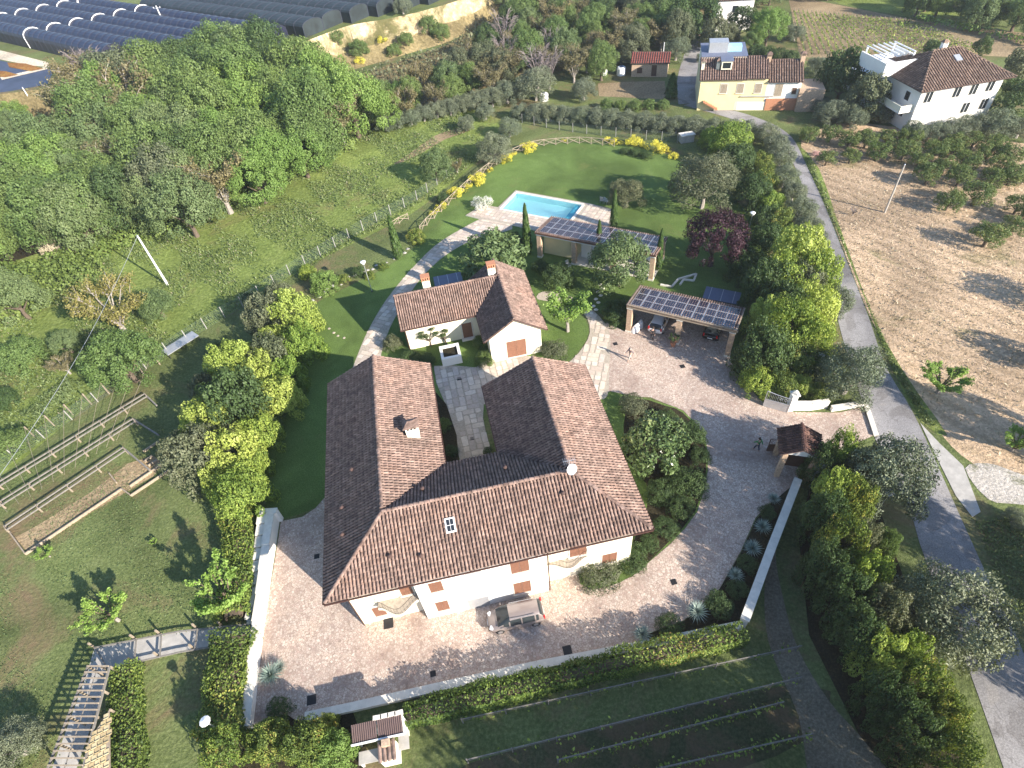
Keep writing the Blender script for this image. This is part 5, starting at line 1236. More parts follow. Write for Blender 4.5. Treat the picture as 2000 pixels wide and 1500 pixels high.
def hedge(name, label, px, wid, hgt, lm, dens=60, leaf=.22, seed=0, kind=None, cat='hedge', noise=.18, core=True, aspect=.6, up=None):
    """clipped or wild hedge along ground points: leaf clumps on an uneven box"""
    rg = np.random.default_rng(seed); P = along(smooth_path([G(*p) for p in px], 5), .25); o = P[0][0]
    n = int(len(P) * .25 * (wid + 2 * hgt) * dens); idx = rg.integers(0, len(P), n)
    c = np.array([[p.x, p.y] for p, a in P]); an = np.array([a for p, a in P])
    s = rg.uniform(-1, 1, n) * (hgt + wid / 2)
    off = np.clip(s, -wid / 2, wid / 2); z = np.where(np.abs(s) > wid / 2, hgt - (np.abs(s) - wid / 2), hgt)
    wob = 1 + noise * np.sin(idx * .31 + seed) * np.sin(idx * .17 + 1) + noise * rg.normal(0, .35, n)
    off = off * wob; z = np.clip(z * wob + rg.normal(0, .06, n), .02, None); z -= np.maximum(0, np.abs(off) - wid * .32) * .5
    j = rg.uniform(-.13, .13, n)
    X = np.stack([c[idx, 0] - np.sin(an[idx]) * off + np.cos(an[idx]) * j - o.x, c[idx, 1] + np.cos(an[idx]) * off + np.sin(an[idx]) * j - o.y, np.maximum(z, .02)], 1)
    Nn = np.stack([-np.sin(an[idx]) * off / wid * 2, np.cos(an[idx]) * off / wid * 2, np.full(n, .7)], 1)
    V, F = leaf_quads(X, Nn, leaf, aspect, rg, .8, up=up)
    tone = .5 + .5 * np.sin(idx * .09 + seed) * np.sin(idx * .041 + 2 * seed)
    me = np_mesh(name, V, F, np.clip(.4 * tone + .6 * rg.random(n), 0, 1), LM[lm])
    if core:
        t = thing(name, label, cat, o)
        place('foliage', me, t)
        m = MB(); Q = [(p - o, a) for p, a in P[::4]]; V = []
        for p, a in Q:
            for q, zz in ((-.30, .0), (-.22, hgt * .62), (.22, hgt * .62), (.30, .0)): V.append((p.x - sin(a) * q * wid, p.y + cos(a) * q * wid, zz))
        m.add(V, [(i * 4 + k, i * 4 + k + 1, i * 4 + k + 5, i * 4 + k + 4) for i in range(len(Q) - 1) for k in range(3)]); m.build('stems', BARK, t); return t
    ob = place(name, me, None, o)
    if kind: ob['kind'] = kind
    else: tag(ob, label, cat)
    return ob
def scatter(name, px, n, leaf, lm, seed, aspect=.3, h=.25, px_poly=True, up=(0, 0, 1.0), clump=0.0):
    poly = [G(*p) for p in px]; rg = np.random.default_rng(seed)
    x0, x1 = min(p.x for p in poly), max(p.x for p in poly); y0, y1 = min(p.y for p in poly), max(p.y for p in poly)
    pts = []
    while len(pts) < n:
        for x, y in zip(rg.uniform(x0, x1, 4000), y0 + (y1 - y0) * rg.random(4000)):
            if clump and (sin(x * .35) * sin(y * .31 + 1) + .5 * sin(x * .9 + y * .7)) < clump - rg.random(): continue
            if inside((x, y), poly): pts.append((x, y, h * rg.uniform(.1, 1)))
            if len(pts) >= n: break
    P = np.array(pts[:n]); V, F = leaf_quads(P, np.tile([0., 0., .4], (n, 1)), leaf, aspect, rg, 1.0, up=up); V[:, 2] = np.maximum(V[:, 2], .01)
    o = place(name, np_mesh(name, V, F, rg.random(n), LM[lm])); o['kind'] = 'stuff'; return o

# ------------------------------------------------------------------ trees and shrubs of the garden
LEFTH = [('khaki', 522, 612, 44, 'grey brown shrub at the head of the left hedge'), ('yellow', 572, 612, 46, 'bright yellow green shrub at the head of the left hedge, nearest the lawn'), ('khaki', 545, 576, 26, 'small dull shrub behind the head of the left hedge'),
  ('yellow', 535, 665, 28, 'small yellow green shrub squeezed between two dull shrubs in the left hedge'), ('lime', 590, 672, 40, 'pale green shrub on the lawn side of the left hedge'), ('khaki', 530, 695, 42, 'dull grey green shrub in the middle of the left hedge'),
  ('yellow', 452, 712, 46, 'yellow green shrub arching over the left end of the left hedge'), ('yellow', 510, 730, 40, 'yellow green shrub behind the largest dark shrub of the left hedge'), ('yellow', 548, 778, 40, 'yellow green shrub next to the house lawn shadow in the left hedge'), ('khaki', 400, 755, 30, 'narrow grey brown shrub at the left end of the left hedge'),
  ('darkshrub', 465, 790, 66, 'largest dark green shrub in the left hedge'), ('lime', 505, 850, 40, 'green shrub below the largest dark shrub in the left hedge'), ('yellow', 408, 828, 48, 'bright yellow shrub above the grey leaved one in the left hedge'), ('yellow', 458, 888, 52, 'brightest yellow shrub near the lower end of the left hedge'),
  ('khaki', 378, 890, 56, 'grey leaved shrub facing the pergola in the left hedge'), ('lime', 470, 968, 52, 'dark lime shrub at the lower end of the left hedge'), ('darkshrub', 430, 690, 20, 'small dark shrub peeking out on the left side of the left hedge')]
LEFTH += [('yellow', 495, 705, 34, 'yellow green shrub in the crook of the left hedge'), ('yellow', 520, 780, 34, 'yellow shrub bordering the house lawn shadow in the left hedge'), ('lime', 560, 730, 36, 'lime shrub joining both halves of the left hedge'), ('khaki', 440, 860, 38, 'dull shrub hidden between yellow ones in the left hedge'), ('yellow', 430, 930, 40, 'yellow shrub just above the dark lime one in the left hedge'), ('lime', 490, 910, 36, 'green shrub on the house side of the brightest yellow one')]
for k, x, y, r, l in LEFTH: T(k, x, y, r * 1.1, l, 'shrub', 'tall mixed hedge left of the house', hs=1.55)
hedge('hedge', 'trimmed green hedge running down beside the stepped white wall', [(470, 1010), (478, 1090), (470, 1150), (462, 1215)], 2.4, 1.7, 'mixed', dens=150, leaf=.2, seed=1)
hedge('hedge', 'trimmed hedge below the walkway on the left of the yard', [(470, 1248), (455, 1310), (448, 1380), (440, 1440)], 2.9, 1.8, 'mixed', dens=150, leaf=.2, seed=2)
hedge('hedge', 'short free standing hedge in the lower left lawn', [(256, 1312), (256, 1380), (258, 1450), (260, 1540)], 1.9, 1.5, 'mixed', dens=150, leaf=.2, seed=3)
hedge('hedge', 'long clipped hedge along the outside of the low bottom wall', [(800, 1405), (900, 1378), (1050, 1342), (1250, 1292), (1380, 1262), (1450, 1245)], 1.4, 1.8, 'mixed', dens=150, leaf=.17, seed=4)
hedge('bramble_thicket', '', [(-60, 560), (60, 540), (170, 500), (290, 455), (400, 410), (520, 355), (600, 320), (680, 275)], 5.0, 1.5, 'bramble', dens=22, leaf=.45, seed=5, kind='stuff', core=False, noise=.4)
hedge('bramble_bank', '', [(-60, 640), (40, 600), (130, 545), (200, 515)], 7.0, 1.6, 'bramble', dens=22, leaf=.4, seed=6, kind='stuff', core=False, noise=.4)
hedge('dry_reeds', '', [(90, 500), (150, 480), (220, 452), (285, 425)], 2.2, 1.5, 'reed', dens=80, leaf=.7, seed=7, kind='stuff', core=False, noise=.3, aspect=.12, up=(0, 0, 1.0))
GARD = [('magnolia', 1282, 860, 66, 'large glossy leaved magnolia beside the right wing of the house'), ('domekhaki', 1236, 790, 30, 'dark rounded shrub at the top of the island right of the house'), ('darkshrub', 1345, 850, 34, 'dark shrub on the drive side of the magnolia'),
  ('dome', 1342, 940, 42, 'low dark clipped shrub mound where the drive bends'), ('dome', 1330, 990, 30, 'lower end of the dark clipped mound at the drive bend'), ('domekhaki', 1172, 1118, 44, 'rounded khaki shrub at the front right corner of the house'), ('dome', 1236, 1090, 34, 'dark shrub between house corner and drive'), ('dome', 1368, 890, 22, 'dark shrub at the outermost point of the island bed'), ('dome', 1300, 815, 24, 'dark shrub at the upper edge of the island bed'), ('dome', 1300, 1030, 28, 'low dark shrub on the lower edge of the island bed'), ('darkshrub', 1290, 960, 30, 'dark shrub just below the magnolia'), ('dome', 1268, 1062, 22, 'small dark shrub near the house corner on the drive edge'),
  ('loquat', 962, 496, 70, 'broad grey green loquat tree behind the guest house'), ('cherry', 1212, 515, 62, 'spreading light green tree in front of the pool house'), ('maple', 1108, 607, 44, 'slender lime green tree on the small round lawn'),
  ('domekhaki', 1082, 682, 28, 'round clipped shrub beside the shuttered gable of the guest house'), ('khaki', 765, 668, 20, 'reddish green round shrub left of the guest house'), ('greenshrub', 945, 700, 20, 'green low shrub along the guest house entrance path'), ('greenshrub', 938, 668, 16, 'small green shrub under the guest house valley'),
  ('dome', 800, 700, 24, 'low dark shrub in front of the guest house wall'), ('dome', 835, 702, 18, 'small dark shrub beside the white planter'), ('greenshrub', 866, 830, 16, 'green shrub in the courtyard bed'), ('dome', 880, 880, 16, 'dark shrub at the inner end of the courtyard'), ('dome', 952, 880, 10, 'small dark shrub under the right wing eave in the courtyard'),
  ('brightshrub', 632, 552, 30, 'bright green clipped bush beside the wire fence'), ('lime', 600, 530, 18, 'yellowish shrub beside the bright clipped bush'), ('mixed', 812, 460, 20, 'variegated shrub at the lower end of the rustic fence'),
  ('bayolive', 1380, 345, 70, 'large grey green tree at the far right of the pool lawn'), ('plum', 1398, 460, 64, 'purple leaved plum tree on the garden lawn'), ('bayolive', 1225, 372, 36, 'dense upright bay tree behind the pool deck'),
  ('darkshrub', 1090, 540, 34, 'dark low shrub between guest house and pool house'), ('darkshrub', 1205, 610, 32, 'dark shrub beside the path left of the carport'), ('dome', 1055, 520, 20, 'dark shrub at the corner of the pool house'), ('darkshrub', 1000, 470, 24, 'dark shrub under the tall cypress by the pool path')]
for k, x, y, r, l in GARD: T(k, x, y, r, l)
def cypress(base, top, rpx, label, kind='cypress'):
    b = G(*base); zz = min(np.linspace(2, 12, 300), key=lambda z: hypot(*(np.array(proj(b + Vector((0, 0, z)))) - np.array(top)))); r = rpx * depth(b) / FPX
    t = thing('cypress_tree', label, 'tree', b); i = len(label) % 2
    place('trunk', STEM, t, (0, 0, 0), None, (.09, .09, zz * .3)); o = place('crown', CR['cypress'][i], t, (0, 0, .15), rnd.uniform(0, 6), (r, r, (zz - .15) / 8.0)); setm(o, LM['cypress'])
cypress((1031, 494), (1028, 398), 9, 'slim cypress at the left corner of the pool house')
cypress((1198, 446), (1200, 371), 8, 'slim cypress at the right end of the pool deck')
cypress((1169, 500), (1170, 430), 8, 'slim cypress in front of the pool house roof')
cypress((1284, 528), (1290, 447), 8, 'slim cypress at the right corner of the pool house')
cypress((780, 505), (762, 420), 10, 'leftmost slim cypress beside the short rustic fence')
cypress((1310, 192), (1310, 142), 12, 'small yellow green cypress beside the ploughed plot')
for i, (x, y, r) in enumerate(((1030, 286, 18), (1001, 300, 9), (990, 309, 14), (958, 331, 8), (930, 348, 19), (914, 362, 9), (893, 375, 20), (862, 402, 15), (845, 416, 8))):
    T('broom', x, y, r, 'yellow flowering broom outside the rustic fence, %s counted from the far end' % OR[i], 'shrub', 'yellow brooms along the rustic fence', hs=rnd.uniform(.65, 1.2))
for i, (x, y, r) in enumerate(((1101, 274, 6), (1186, 272, 8), (1203, 276, 14), (1240, 275, 18), (1258, 283, 10), (1283, 287, 19), (1305, 292, 9), (1316, 303, 12))):
    T('broom', x, y, r, 'yellow broom on the far edge of the pool lawn, %s from the left' % OR[i], 'shrub', 'yellow brooms at the far lawn edge', hs=rnd.uniform(.65, 1.2))
for i, (x, y, r) in enumerate(((1222, 294, 12), (1241, 297, 13), (1263, 302, 14))): T('dome', x, y, r, 'round dark clipped shrub below the far brooms, %s from the left' % OR[i], 'shrub', 'clipped balls on the far lawn edge')
T('broom', 1472, 458, 13, 'yellow broom right of the purple plum'); T('broom', 1452, 428, 9, 'small yellow broom behind the purple plum'); T('white', 944, 396, 23, 'white flowering bush at the left end of the pool')
T('darkshrub', 866, 388, 14, 'dark shrub among the brooms on the rustic fence'); T('brown', 891, 323, 14, 'purplish brown bush outside the rustic fence'); T('cherry', 850, 325, 34, 'loose green shrub tree in the meadow by the wire fence'); T('darkshrub', 700, 530, 14, 'dark plant cluster at the lawn edge by the lamp'); T('mixed', 672, 545, 13, 'small mixed shrub on the lawn edge')
T('mixed', 722, 538, 11, 'low flowering shrub along the lawn edge kerb'); T('mixed', 748, 520, 11, 'small rockery shrub left of the leftmost cypress')
# agaves
for i, (x, y, r, l) in enumerate(((528, 1318, 28, 'large blue grey yucca beside the bottom of the retaining wall'), (544, 1302, 18, 'smaller yucca behind the large one by the retaining wall'), (1255, 1238, 24, 'blue grey yucca near the bottom wall'), (1362, 1194, 26, 'yucca at the lower end of the long planting bed'),
      (1437, 1122, 20, 'yucca halfway up the planting bed'), (1470, 1070, 22, 'yucca with round head beside the long capped wall'), (1490, 1028, 20, 'yucca near the upper end of the planting bed'), (1512, 972, 16, 'uppermost yucca of the planting bed'))):
    p = G(x, y, .5); r_ = r * depth(p) / FPX
    t = thing('yucca_plant', l, 'plant', (p.x, p.y, 0), i, None); place('stem', STEM, t, (0, 0, 0), None, (.09, .09, r_ * .4)); o = place('leaves', AGAVE[i % 2], t, (0, 0, 0), None, r_ * 1.05); setm(o, LM['agave'])
for x, y, r, l in ((1308, 1222, 28, 'dark spreading shrub beside the bottom wall yucca'), (1405, 1180, 30, 'dark shrub in the lower planting bed'), (1460, 1100, 22, 'dark shrub along the capped wall'), (1500, 1000, 18, 'dark shrub at the upper end of the planting bed'), (1440, 1150, 24, 'low dark shrub in the wall corner of the bed')): T('dome', x, y, r, l)
# big mixed hedge right of the carport
RH = [('yellow', 1560, 500, 46, 'yellow green shrub at the far end of the hedge right of the carport'), ('lime', 1600, 540, 40, 'lime shrub on the road side of the hedge right of the carport'), ('lime', 1525, 548, 40, 'lime green shrub behind the carport roof'), ('khaki', 1568, 560, 36, 'dull brown shrub in the middle of the hedge right of the carport'), ('yellow', 1585, 600, 42, 'bright yellow green shrub in the heart of the right hedge'),
  ('yellow', 1500, 618, 36, 'bright yellow green shrub touching the carport roof'), ('lime', 1545, 640, 44, 'lime shrub next to the carport corner'), ('lime', 1592, 660, 36, 'lime shrub near the hedge lamp'), ('darkshrub', 1488, 690, 46, 'dark shrub beside the right column of the carport'), ('mixed', 1545, 700, 46, 'dark mottled shrub above the gate'), ('darkshrub', 1590, 712, 34, 'dark shrub between the hedge lamp and roadside olive'),
  ('lime', 1480, 745, 38, 'dark lime shrub at the drive edge below the carport'), ('mixed', 1525, 752, 34, 'mottled shrub behind the open gate leaf'), ('yellow', 1565, 752, 26, 'yellow green shrub directly behind the white gate pillar'), ('mixed', 1600, 768, 26, 'mottled shrub behind the entrance wall'), ('darkshrub', 1492, 560, 40, 'dark shrub behind the solar carport'), ('darkshrub', 1530, 600, 40, 'dark shrub inside the hedge right of the carport')]
for k, x, y, r, l in RH: T(k, x, y, r * (1.2 if y < 700 else .98), l, 'shrub', 'tall mixed hedge right of the carport', hs=1.75 if y < 700 else 1.2)
UH = [('lime', 1425, 275, 44, 'yellow green hedge shrub at the far corner of the pool lawn'), ('lime', 1390, 268, 26, 'small yellow green shrub at the far corner of the lawn'), ('darkshrub', 1440, 312, 36, 'dark shrub below the far yellow green hedge'), ('mixed', 1488, 318, 24, 'reddish shrub in the hedge along the road'), ('mixed', 1498, 350, 28, 'pale bronze shrub in the hedge along the road'),
  ('darkshrub', 1470, 375, 40, 'dark shrub behind the large grey green lawn tree'), ('lime', 1505, 395, 28, 'green shrub in the middle of the roadside hedge'), ('mixed', 1522, 430, 30, 'mottled shrub near the purple plum in the roadside hedge'), ('darkshrub', 1495, 425, 30, 'dark shrub right of the broom by the plum'), ('darkshrub', 1500, 470, 38, 'dark shrub between the plum and the yellow hedge'), ('lime', 1548, 462, 28, 'lime shrub at the top of the hedge right of the carport'), ('darkshrub', 1455, 520, 40, 'dark shrub on the shaded lawn behind the carport')]
for k, x, y, r, l in UH: T(k, x, y, r, l, 'shrub', 'mixed hedge between lawn and road', hs=1.2)
ROLV = [(1500, 258, 26), (1518, 280, 26), (1526, 303, 30), (1534, 342, 30), (1552, 372, 26), (1567, 405, 32), (1580, 438, 28), (1594, 468, 28)]
for i, (x, y, r) in enumerate(ROLV): T('olive', x, y, r, 'silvery olive between hedge and road, %s counted from the far bend' % OR[i], 'tree', 'olives along the road')
for x, y, r, l in ((1636, 585, 32, 'feathery grey green olive leaning over the road beside the yellow hedge'), (1668, 722, 62, 'round olive tree between gate and road'), (1745, 922, 84, 'large olive tree beside the entrance opposite the concrete apron'), (1868, 1195, 104, 'largest olive tree overhanging the road at the lower right')): T('olive', x, y, r, l, hs=1.35)
# lower right hedge belt
LR = [('lime', 1640, 885, 34, 'lime shrub beside the dark canopy roof'), ('darkshrub', 1600, 910, 30, 'dark shrub behind the canopy pier'), ('khaki', 1672, 920, 30, 'dull shrub in front of the large entrance olive'), ('yellow', 1625, 960, 36, 'yellow green shrub at the upper end of the lower right belt'), ('mixed', 1665, 985, 36, 'mottled shrub near the roadside lamp'), ('darkshrub', 1605, 1015, 40, 'dark shrub above the dirt track, upper one'),
  ('khaki', 1680, 1050, 34, 'pale brown shrub in the lower right belt'), ('mixed', 1640, 1065, 42, 'mottled green shrub in the middle of the lower right belt'), ('greenshrub', 1730, 1062, 24, 'small fresh green shrub near the road in the lower right belt'), ('darkshrub', 1610, 1110, 42, 'dark shrub along the dirt track, second one down'), ('lime', 1690, 1125, 40, 'lime shrub left of the largest olive'), ('darkshrub', 1650, 1170, 46, 'dark shrub along the dirt track, third one down'),
  ('khaki', 1725, 1195, 44, 'dull green shrub left of the largest olive trunk'), ('darkshrub', 1670, 1240, 44, 'dark shrub at the track bend'), ('yellow', 1720, 1285, 46, 'bright yellow green shrub at the lower end of the belt'), ('lime', 1765, 1270, 38, 'lime shrub right of the lowest yellow one'), ('mixed', 1790, 1340, 48, 'mottled shrub in the lowest part of the belt'), ('darkshrub', 1725, 1365, 46, 'dark shrub at the foot of the belt beside the track'), ('mixed', 1835, 1395, 40, 'mottled shrub with reddish tips near the bottom road verge'), ('darkshrub', 1775, 1430, 50, 'dark shrub near the bottom edge of the picture beside the track'), ('mixed', 1850, 1470, 46, 'reddish mottled shrub at the bottom edge beside the road')]
for k, x, y, r, l in LR: T(k, x, y, r * 1.08, l, 'shrub', 'mixed shrub belt between track and road', hs=2.7)
# bottom shrubs
for k, x, y, r, l in (('mixed', 440, 1460, 50, 'mottled shrub at the bottom left below the lamp'), ('mixed', 530, 1450, 44, 'orange tipped shrub in the bottom bed below the large yucca'), ('mixed', 600, 1455, 50, 'mottled shrub in the bottom bed left of the barbecue shed'), ('brightshrub', 655, 1470, 42, 'bright green shrub next to the barbecue shed'), ('dome', 545, 1385, 26, 'dark low shrub below the large yucca'), ('lime', 420, 1390, 20, 'small shrub at the foot of the lower left lamp'), ('mixed', 640, 1415, 24, 'small dark shrub against the bottom wall')): T(k, x, y, r, l, hs=1.7)
T('young', 208, 1195, 46, 'bright young tree on the lower left lawn'); T('young', 432, 1165, 58, 'bright multi stemmed young tree beside the trimmed hedge', hs=1.3); T('young', 88, 1080, 17, 'sapling at the lower corner of the vegetable plot'); T('young', 300, 1058, 9, 'tiny sapling alone on the lower left lawn')
T('olive', 18, 1460, 56, 'olive tree cut off by the lower left corner')
T('roundgreen', 233, 700, 72, 'broad bushy green tree left of the long hedge'); T('ochre', 215, 608, 66, 'sparse yellowish tree in the meadow'); T('cherry', 305, 595, 34, 'feathery green shrub tree right of the yellowish tree'); T('greenshrub', 40, 695, 44, 'green bush by the left edge of the meadow'); T('grey', 122, 665, 28, 'pale grey green small tree left of the broad bushy one')
T('brown', 120, 710, 26, 'brown bare shrub beside the pale grey green small tree'); T('greenshrub', 18, 865, 36, 'green bush at the left edge above the pergola'); T('darkshrub', 8, 780, 26, 'dark bush at the left edge of the meadow'); T('grey', 12, 570, 60, 'pale feathery willow at the left edge of the meadow'); T('darkshrub', 485, 580, 14, 'small dark conifer shrub by the wire fence')
hedge('tall_grass', '', [(60, 820), (110, 780), (150, 750)], 3.2, .6, 'greygreen', dens=40, leaf=.4, seed=9, kind='stuff', core=False, noise=.3, aspect=.2, up=(0, 0, 1.0))
# olives in the rows beyond the meadow
R1 = [(750, 238, 20), (776, 232, 20), (801, 226, 21), (826, 219, 21), (852, 212, 22), (878, 206, 22), (905, 199, 23), (932, 193, 24), (960, 186, 26), (990, 177, 28)]
for i, (x, y, r) in enumerate(R1): T('olive', x, y, r, 'olive in the slanting row above the meadow, %s from the left' % OR[i], 'tree', 'slanting olive row')
R2 = [(1015, 215, 20), (1045, 216, 22), (1075, 218, 22), (1105, 220, 22), (1135, 222, 23), (1165, 226, 23), (1195, 228, 23), (1225, 231, 23), (1257, 234, 23), (1290, 237, 24), (1322, 240, 24), (1355, 243, 24), (1390, 246, 24), (1425, 249, 24), (1460, 252, 24)]
for i, (x, y, r) in enumerate(R2): T('olive', x, y, r, 'olive in the long row behind the wire fence, %s from the left' % OR[i], 'tree', 'long olive row')
for x, y, r, l in ((965, 284, 36, 'large olive standing outside the rustic fence'), (994, 246, 25, 'olive behind the large one outside the rustic fence'), (909, 239, 19, 'lone round olive on the bare strip of the meadow'), (947, 216, 20, 'olive right of the lone round one'), (1045, 160, 42, 'tall olive at the right end of the slanting row'), (1140, 171, 27, 'olive standing alone left of the ploughed plot'), (1215, 106, 20, 'olive left of the red roofed shed'), (1322, 92, 28, 'olive right of the red roofed shed'), (1345, 78, 18, 'small olive beside the side road'), (1372, 110, 12, 'small olive at the corner of the farmhouse'),
    (1625, 215, 32, 'olive in front of the dark pines'), (1668, 226, 28, 'olive right of the one before the pines'), (1600, 198, 20, 'small olive right of the farmhouse terrace'), (1722, 216, 26, 'olive left of the villa'), (1788, 256, 28, 'olive in front of the villa corner'), (1830, 256, 28, 'olive below the bare tree by the villa'), (1866, 250, 28, 'olive in the middle of the villa front'), (1903, 242, 30, 'olive before the right half of the villa'), (1952, 238, 36, 'large olive at the right end of the villa'), (1996, 246, 28, 'olive cut off by the right edge near the villa'), (1555, 62, 20, 'grey olive at the left foot of the vineyard'), (1600, 128, 26, 'grey green tree at the lower left of the vineyard'), (1985, 1010, 24, 'silvery shrub at the right edge below the gravel apron')): T('olive', x, y, r, l)
for k, x, y, r, l in (('pine', 1650, 142, 48, 'dark pine left of the villa, upper one'), ('pinekhaki', 1692, 184, 44, 'dark pine left of the villa, lower one'), ('pine', 1978, 190, 36, 'dark tree right of the villa'), ('pinekhaki', 1992, 130, 34, 'dark tree behind the right end of the villa'), ('pine', 1920, 88, 18, 'dark cedar behind the villa roof'), ('pine', 1820, 98, 20, 'dark bush behind the villa terrace'), ('bare', 1832, 196, 24, 'bare tree against the white villa wall'),
    ('brightround', 1505, 42, 38, 'round bright green tree at the left of the vineyard'), ('pine', 1330, 36, 42, 'dark conifer beside the top houses, left one'), ('pinekhaki', 1400, 62, 30, 'khaki conifer behind the farmhouse'), ('pine', 1370, 30, 36, 'dark conifer beside the top houses, right one'), ('pine', 1290, 20, 30, 'dark conifer at the top of the central wood'), ('green', 1470, 75, 18, 'green tree below the far white house'), ('pine', 1448, 40, 28, 'dark tree hiding most of the far white house'), ('khakitree', 1425, 62, 22, 'dull tree left of the green one below the far white house')): T(k, x, y, r, l)
for i, x in enumerate((1478, 1500, 1522, 1544)): T('darkshrub', x, 100 + i * 4, 18, 'dark hedge shrub behind the farmhouse, %s from the left' % OR[i], 'shrub', 'hedge behind the farmhouse')
for i, (x, y, r) in enumerate(((1185, 203, 14), (1212, 205, 13), (1240, 206, 14), (1268, 203, 14), (1295, 204, 13))): T('greenshrub', x, y, r, 'green vine shrub below the ploughed plot, %s from the left' % OR[i], 'shrub', 'row below the ploughed plot')
# orchard
ORC = [(1582, 262, 20), (1624, 258, 22), (1660, 270, 22), (1694, 268, 24), (1735, 266, 22), (1780, 268, 24), (1617, 306, 20), (1664, 302, 20), (1718, 293, 24), (1770, 290, 26), (1828, 290, 25), (1858, 286, 22), (1892, 310, 25), (1934, 294, 24), (1978, 298, 26), (1817, 337, 28), (1850, 318, 22), (1880, 340, 28), (1955, 318, 26), (1980, 338, 28), (1857, 388, 28), (1912, 376, 32), (1992, 398, 26), (1935, 456, 34), (1980, 440, 27), (1940, 345, 25), (1870, 275, 24), (1946, 281, 24), (1905, 272, 22), (1800, 312, 22), (2030, 330, 30), (2030, 420, 30)]
ORD2 = OR + ['twenty-first', 'twenty-second', 'twenty-third', 'twenty-fourth', 'twenty-fifth', 'twenty-sixth', 'twenty-seventh', 'twenty-eighth', 'twenty-ninth', 'thirtieth', 'thirty-first', 'thirty-second', 'thirty-third', 'thirty-fourth', 'thirty-fifth']
for i, (x, y, r) in enumerate(sorted(ORC)): T('orchard', x, y, r, 'fruit tree in the dry orchard right of the road, %s from the left' % ORD2[i], 'tree', 'orchard trees right of the road', hs=1.1)
T('pink', 1597, 296, 8, 'small pink blossoming bush at the orchard corner') if 'pink' in KIND else None
KIND['pink'] = ('broom', 'pink', 1.2, 0, None, 'flowering_bush'); T('pink', 1596, 298, 9, 'small pink blossoming bush at the orchard corner by the road')
T('young', 1846, 742, 44, 'bright young fruit tree in the dry field near the road', hs=.9); T('young', 1992, 862, 34, 'young tree at the right edge beside the gravel apron'); T('bare', 1668, 412, 9, 'tiny bare sapling in the dry field')
for x, y, r in ((2075, 560, 50), (2095, 690, 50), (2090, 860, 46)): T('orchard', x, y, r, 'orchard tree just beyond the right edge of the picture', 'tree', 'orchard trees outside the frame')
for_sparse = ((20, -3, 14), (26, -7, 15), (14, -7, 14), (32, -11, 15.5), (21, -9, 15))
def off_tree(x, y, hgt, r, label, group, kind='broad', lm='green'):
    t = thing('broadleaf_tree', label, 'tree', (x, y, 0), x, group); place('trunk', TRUNK[0], t, (0, 0, 0), None, (r * .8, r * .8, hgt * .35)); o = place('crown', CR[kind][int(x) % 3], t, (0, 0, hgt * .2), None, (r, r, hgt * .8 / (1.05 if kind == 'orchard' else 1.5))); setm(o, LM[lm])
for x, y, hh, r in ((11, -4, 9, 3.2), (17, -.5, 8.5, 3.0), (21, -5, 10, 3.5), (5, -6, 9, 3.2), (14, -3, 9.5, 3.3), (24, .5, 9, 3), (8, -5, 9, 3.4), (18, -6, 11, 3.5), (20, -11, 13, 4), (10, -10, 12, 4), (2, -8, 10, 3.5), (27, -8, 12, 3.5)): off_tree(x, y, hh, r, 'tall leafy tree just below the bottom edge of the picture', 'trees outside the bottom frame')
for x, y, hh in for_sparse: off_tree(x, y, hh, 4.6, 'tall thin crowned tree further below the bottom edge of the picture', 'thin trees outside the bottom frame', 'orchard', 'khaki')
for x, y, hh, r in ((40, 5, 11, 3.2), (44, 11, 12, 3.6), (51, 24, 9, 3)): off_tree(x, y, hh, r, 'tall leafy tree just beyond the lower right edge of the picture', 'trees outside the lower right frame')
for x, y, hh, r in ((-30, 1.5, 8, 2.6), (-36, 4, 8, 2.6), (-44, 8, 9, 3)): off_tree(x, y, hh, r, 'large tree just beyond the lower left edge of the picture', 'trees outside the lower left frame')

# ------------------------------------------------------------------ woods
def wood(poly, sx, sy, rr_, mix, place_, seed, jitter=.35):
    r = random.Random(seed); xs = [p[0] for p in poly]; ys = [p[1] for p in poly]; y = min(ys); row = row_ = 0
    names = {'green': 'mid green leafy tree', 'darktree': 'dark green leafy tree', 'bright': 'fresh bright green tree', 'grey': 'grey green leafy tree', 'brown': 'brownish budding tree', 'khakitree': 'olive brown leafy tree', 'bare': 'bare grey twigged tree', 'pine': 'dark conifer'}
    while y < max(ys):
        x = min(xs) + (sx / 2 if row % 2 else 0); col_ = 0
        while x < max(xs):
            px, py = x + r.uniform(-jitter, jitter) * sx, y + r.uniform(-jitter, jitter) * sy
            if inside((px, py), poly):
                kinds = mix(px, py, r) if callable(mix) else mix
                kd = r.choice(kinds); col_ += 1; T(kd, px, py, r.uniform(*rr_), '%s, %s from left in the %s row of %s' % (names[kd], ORD2[min(col_ - 1, 34)], ORD2[row_], place_), 'tree', '%ss of %s' % (names[kd], place_), terr=True, hs=r.uniform(.95, 1.25))
            x += sx
        y += sy; row += 1; row_ += 1 if col_ else 0
FL = [(-80, 330), (-60, 250), (60, 290), (100, 200), (112, 140), (140, 100), (250, 112), (350, 92), (450, 66), (520, 60), (590, 115), (625, 150), (690, 190), (698, 235), (650, 272), (560, 312), (470, 345), (380, 385), (300, 400), (220, 412), (120, 436), (0, 470), (-80, 480)]
def mixl(x, y, r):
    if 440 < x < 640 and 150 < y < 300: return ['bright', 'bright', 'bright', 'green']
    if x > 600: return ['grey', 'bright', 'brown']
    if y > 340 and x < 220: return ['green', 'grey', 'bright', 'green']
    if y < 180 and x > 250: return ['green', 'darktree', 'green', 'grey', 'darktree']
    return ['green', 'green', 'grey', 'darktree', 'bright', 'khakitree', 'grey', 'green', 'brown']
